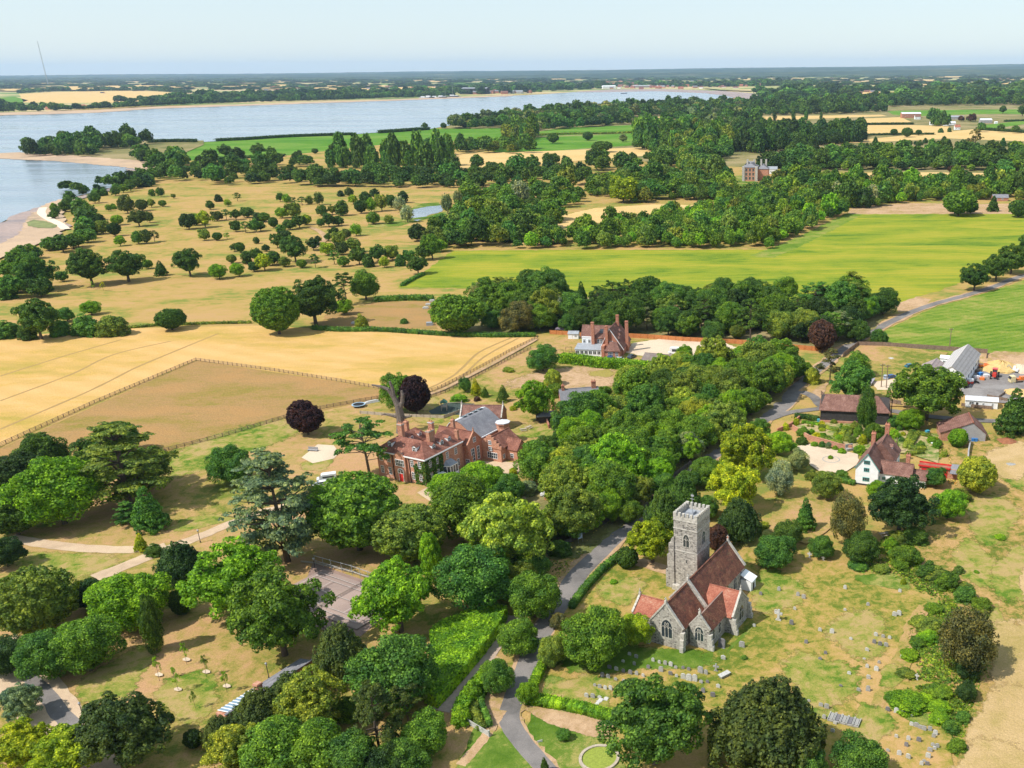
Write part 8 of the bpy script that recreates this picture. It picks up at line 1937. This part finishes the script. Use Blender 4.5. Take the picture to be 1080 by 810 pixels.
# beyond the river: hazy woods, hedges and copses
it = []
def farband(v0, v1, n, W, u0=-60, u1=1140, aspect=.45, cols='kkdd'):
    for _ in range(n):
        u = random.uniform(u0, u1); v = random.uniform(v0, v1); p = G(u, v); w = W*random.uniform(.6, 1.5); it.append((p.x, p.y, w, min(24, w*aspect)*random.uniform(.7, 1.2), 'broad', col(random.choice(cols), .2)[:3]))
it += line_trees([(-60,119.5),(0,118.8),(55,117),(107,115),(160,112),(200,110.2),(270,108),(340,106.2),(420,103.4),(478,101.5)], 14, 24, ['broad'], DK, .75, .8)
it += scatter([(-60,118.5),(0,117.5),(50,115.2),(-60,112)], 34, 24, ['broad'], DK, .7)
it += scatter([(150,110),(200,104.5),(240,101.5),(480,97),(480,101),(420,103),(340,105.6),(270,107.4),(190,110)], 40, 30, ['broad'], DK, .65)
it += line_trees([(20,98.6),(60,96.6),(150,95),(200,98.6)], 30, 30, ['broad'], DK, .6); it += line_trees([(125,108),(165,105.5),(196,103)], 25, 30, ['broad'], DK, .6)
it += scatter([(480,101),(480,95),(640,90),(640,93.5),(560,98)], 80, 44, ['broad'], DK, .5); it += scatter([(640,90),(860,87),(860,91),(780,92.5),(700,92)], 110, 50, ['broad'], DK, .45)
it += scatter([(800,103.5),(800,99),(860,95),(1120,92),(1300,92),(1300,103.5),(960,103.5),(900,107)], 75, 50, ['broad'], DK, .5, holes=([(905,97),(960,96),(965,100),(905,101)], [(870,99.5),(960,100),(960,103),(870,103)]))
mass('far_bank_woodland', it, 'hazy blue-green woods along the far bank and around the distant town', 'woodland', .022)
it = []
for v in (77.6, 78.2, 79, 80, 81.2, 82.6, 84, 85.6, 87.4, 89.5, 92):
    n = 260; sp = 1300/n; seg = False
    for k in range(n):
        if random.random() < .16: seg = not seg
        dense = .72 if v < 83 else (.38 if not seg else .9)
        if random.random() > dense: continue
        u = -80+k*sp+random.uniform(-2, 2); vv = v+random.uniform(-.35, .5)*(1+(v-77)/12)+(74.6-71.5)*-.0055*(u-540)*.45
        p = G(u, max(76.9-(u-540)*.0064, vv)); dist = p.length; w = dist*sp*1.9/FPX*random.uniform(.7, 1.5); it.append((p.x, p.y, w, min(30, 12+w*.04)*random.uniform(.7, 1.3), 'broad', col(random.choice('kkd'), .2)[:3]))
mass('horizon_woodland', it, 'endless hedges and woods fading blue towards the horizon', 'woodland', .008)
for i in range(260):
    v = random.choice((78.6, 79.5, 80.2, 81, 82, 83, 84.6, 86.5, 88.5, 90.5, 93)); u = random.uniform(-20, 1090)
    if 560 < u < 790 and v > 86: continue
    w = random.uniform(8, 34)*(v-70)/14; dv = random.uniform(.35, .95)*(v-73)/10; off = -(u-540)*.0055
    q = [(u-w, v+off), (u-w*.7, v-dv+off), (u+w*.8, v-dv*1.1+off), (u+w, v+off), (u+w*.5, v+dv*.5+off)]
    sheet('distant_field', q, random.choice([TAN, TAN, FARLAND, FGREEN, TAN]), .45+i*.03)
for q, m_ in (([(905,98.5),(960,97.5),(962,99.5),(907,100.5)], TAN), ([(890,101.5),(965,101.5),(955,103.5),(880,103.5)], TAN), ([(820,99),(900,96),(905,98),(860,100.5),(820,102)], FGREEN), ([(930,94),(990,92.5),(990,94),(935,95.5)], FGREEN), ([(1050,89.5),(1090,88.5),(1090,91),(1052,91.5)], TAN), ([(740,93.5),(820,91.5),(825,94),(790,97),(760,96)], FARLAND), ([(335,94.5),(460,91.5),(470,95),(440,98),(380,96.5)], TAN), ([(0,93),(100,90.5),(190,90.5),(150,93),(60,95),(0,96)], TAN), ([(640,85),(666,84.6),(664,88),(645,88)], TAN), ([(860,84),(890,83),(900,85),(866,86)], TAN)):
    sheet('distant_field', q, m_, 5.2)
# ================================================================== GROUND COVER
def tufts(name, px, n, size, cols, label, holes=()):
    P = [G(*p) for p in px]; PP = [(p.x, p.y) for p in P]; x0, x1 = min(a for a, b in PP), max(a for a, b in PP); y0, y1 = min(b for a, b in PP), max(b for a, b in PP)
    rg = np.random.default_rng(n); C = []; T_ = []
    hp = [[(G(*p).x, G(*p).y) for p in h] for h in holes]
    from mathutils import noise as mn
    while len(C) < n:
        x, y = rg.uniform(x0, x1), rg.uniform(y0, y1)
        if not inpoly(x, y, PP) or any(inpoly(x, y, h) for h in hp): continue
        d = mn.noise(Vector((x*.12, y*.12, 3)))+.5*mn.noise(Vector((x*.5, y*.5, 1)))
        if d+rg.uniform(-.5, .5) < 0: continue
        C.append((x, y, rg.uniform(.02, size*.5))); c = COLR_T[cols[int(rg.integers(len(cols)))]]; j = rg.uniform(.75, 1.25); T_ += [[c[0]*j, c[1]*j, c[2]*j]]*4
    C = np.array(C); Nn = np.tile(np.array([0, 0, 1.0]), (n, 1)); V = cards(C, Nn, rg.uniform(.4, 1, n)*size, rg, 1.0)
    V[:, 2] = np.maximum(V[:, 2], .03); o = link(name, mesh_quads(name, V, [LEAFA], tint=np.array(T_, np.float32))); return tag(o, label, 'grass', None, 'stuff')
COLR_T = dict(t=(.50,.36,.16), u=(.40,.32,.12), g=(.17,.25,.03), h=(.10,.18,.025), w=(.58,.44,.24))
tufts('meadow_grass', [(1000,470),(1060,455),(1140,470),(1300,830),(1010,830),(1020,760),(1040,700),(1010,640),(970,600),(960,570),(1000,540)], 26000, .32, 'ttuughw', 'tussocky dry meadow grass on the right hillside')
tufts('straw_grass', [(1020,700),(1050,660),(1100,640),(1150,700),(1150,830),(1015,830)], 9000, .26, 'ttuuwg', 'coarse straw coloured grass on the lower right hillside')
tufts('churchyard_tussocks', [(790,590),(870,592),(950,612),(985,640),(960,690),(958,720),(1000,760),(1010,830),(900,830),(860,720),(760,690),(700,690),(590,700),(575,735),(640,756),(740,775),(790,700)], 11000, .17, 'ttuggh', 'uneven turf tussocks in the churchyard')
tufts('thicket_ground_cover', [(940,560),(965,570),(1010,620),(1050,640),(1055,690),(1020,770),(1015,810),(990,760),(950,748),(950,728),(985,720),(955,715),(950,690),(965,650),(985,640),(960,615),(900,600),(905,590)], 16000, .42, 'hghg', 'tangled bramble and weeds along the churchyard boundary')
tufts('garden_planting', [(840,451),(865,446),(940,449),(990,460),(1000,478),(990,486),(960,480),(900,470),(870,464),(850,462)], 5000, .40, 'hghgu', 'mixed low planting in the farmhouse garden beds')
tufts('verge_plants', [(585,575),(610,560),(690,505),(770,455),(800,440),(795,450),(740,490),(690,528),(650,562),(612,590),(595,610),(570,620)], 4200, .35, 'hhgu', 'rough weeds along the shaded road verge')
# ================================================================== LIGHT, SKY, AIR
w = bpy.data.worlds.new('World'); SC.world = w; w.use_nodes = True; nt = w.node_tree
sky = nt.nodes.new('ShaderNodeTexSky'); sky.sky_type = 'NISHITA'; sky.sun_disc = False
SUN_AZ = 28.0; SUN_EL = 52.0     # shadows run towards +x turned 28 degrees to +y
sky.sun_elevation = R(SUN_EL); sd = Vector((-math.cos(R(SUN_AZ)), -math.sin(R(SUN_AZ)), 0)); sky.sun_rotation = math.atan2(sd.x, sd.y)
sky.air_density = 1.0; sky.dust_density = .5; sky.ozone_density = 1.2; sky.altitude = 100
bg = nt.nodes['Background']; bg.inputs[1].default_value = .15; nt.links.new(mixc(nt, .62, sky.outputs[0], (4.0, 4.75, 5.25)), bg.inputs[0])
sl = bpy.data.lights.new('sun', 'SUN'); sl.energy = 4.8; sl.angle = R(.5); sl.color = (1, .95, .86); so = bpy.data.objects.new('sun', sl); COL.objects.link(so)
dv = Vector((math.cos(R(SUN_AZ))*math.cos(R(SUN_EL)), math.sin(R(SUN_AZ))*math.cos(R(SUN_EL)), -math.sin(R(SUN_EL))))
so.rotation_euler = dv.to_track_quat('-Z', 'Y').to_euler()
mb = MB(); mb.box(-29000, 29000, -700, 37000, -1.5, max(MASTTOP+6, 280)); m = bpy.data.materials.new('haze'); m.use_nodes = True; nt = m.node_tree; nt.nodes.clear()
out = nt.nodes.new('ShaderNodeOutputMaterial'); pv = nt.nodes.new('ShaderNodeVolumePrincipled'); pv.inputs['Density'].default_value = 2.6e-5
pv.inputs['Color'].default_value = (.50, .70, 1.0, 1); pv.inputs['Anisotropy'].default_value = 0; nt.links.new(pv.outputs[0], out.inputs['Volume'])
hz = mb.build('haze', m); hz['kind'] = 'stuff'; hz['label'] = 'pale blue summer air softening the far country'; hz['category'] = 'haze'
SC.view_settings.view_transform = 'Standard'; SC.view_settings.look = 'None'; SC.view_settings.exposure = .22; SC.view_settings.gamma = 1
c = SC.cycles; c.max_bounces = 5; c.diffuse_bounces = 3; c.glossy_bounces = 2; c.transmission_bounces = 2; c.transparent_max_bounces = 24; c.volume_bounces = 1; c.use_denoising = True; c.caustics_reflective = False; c.caustics_refractive = False; c.use_adaptive_sampling = True; c.adaptive_threshold = .02
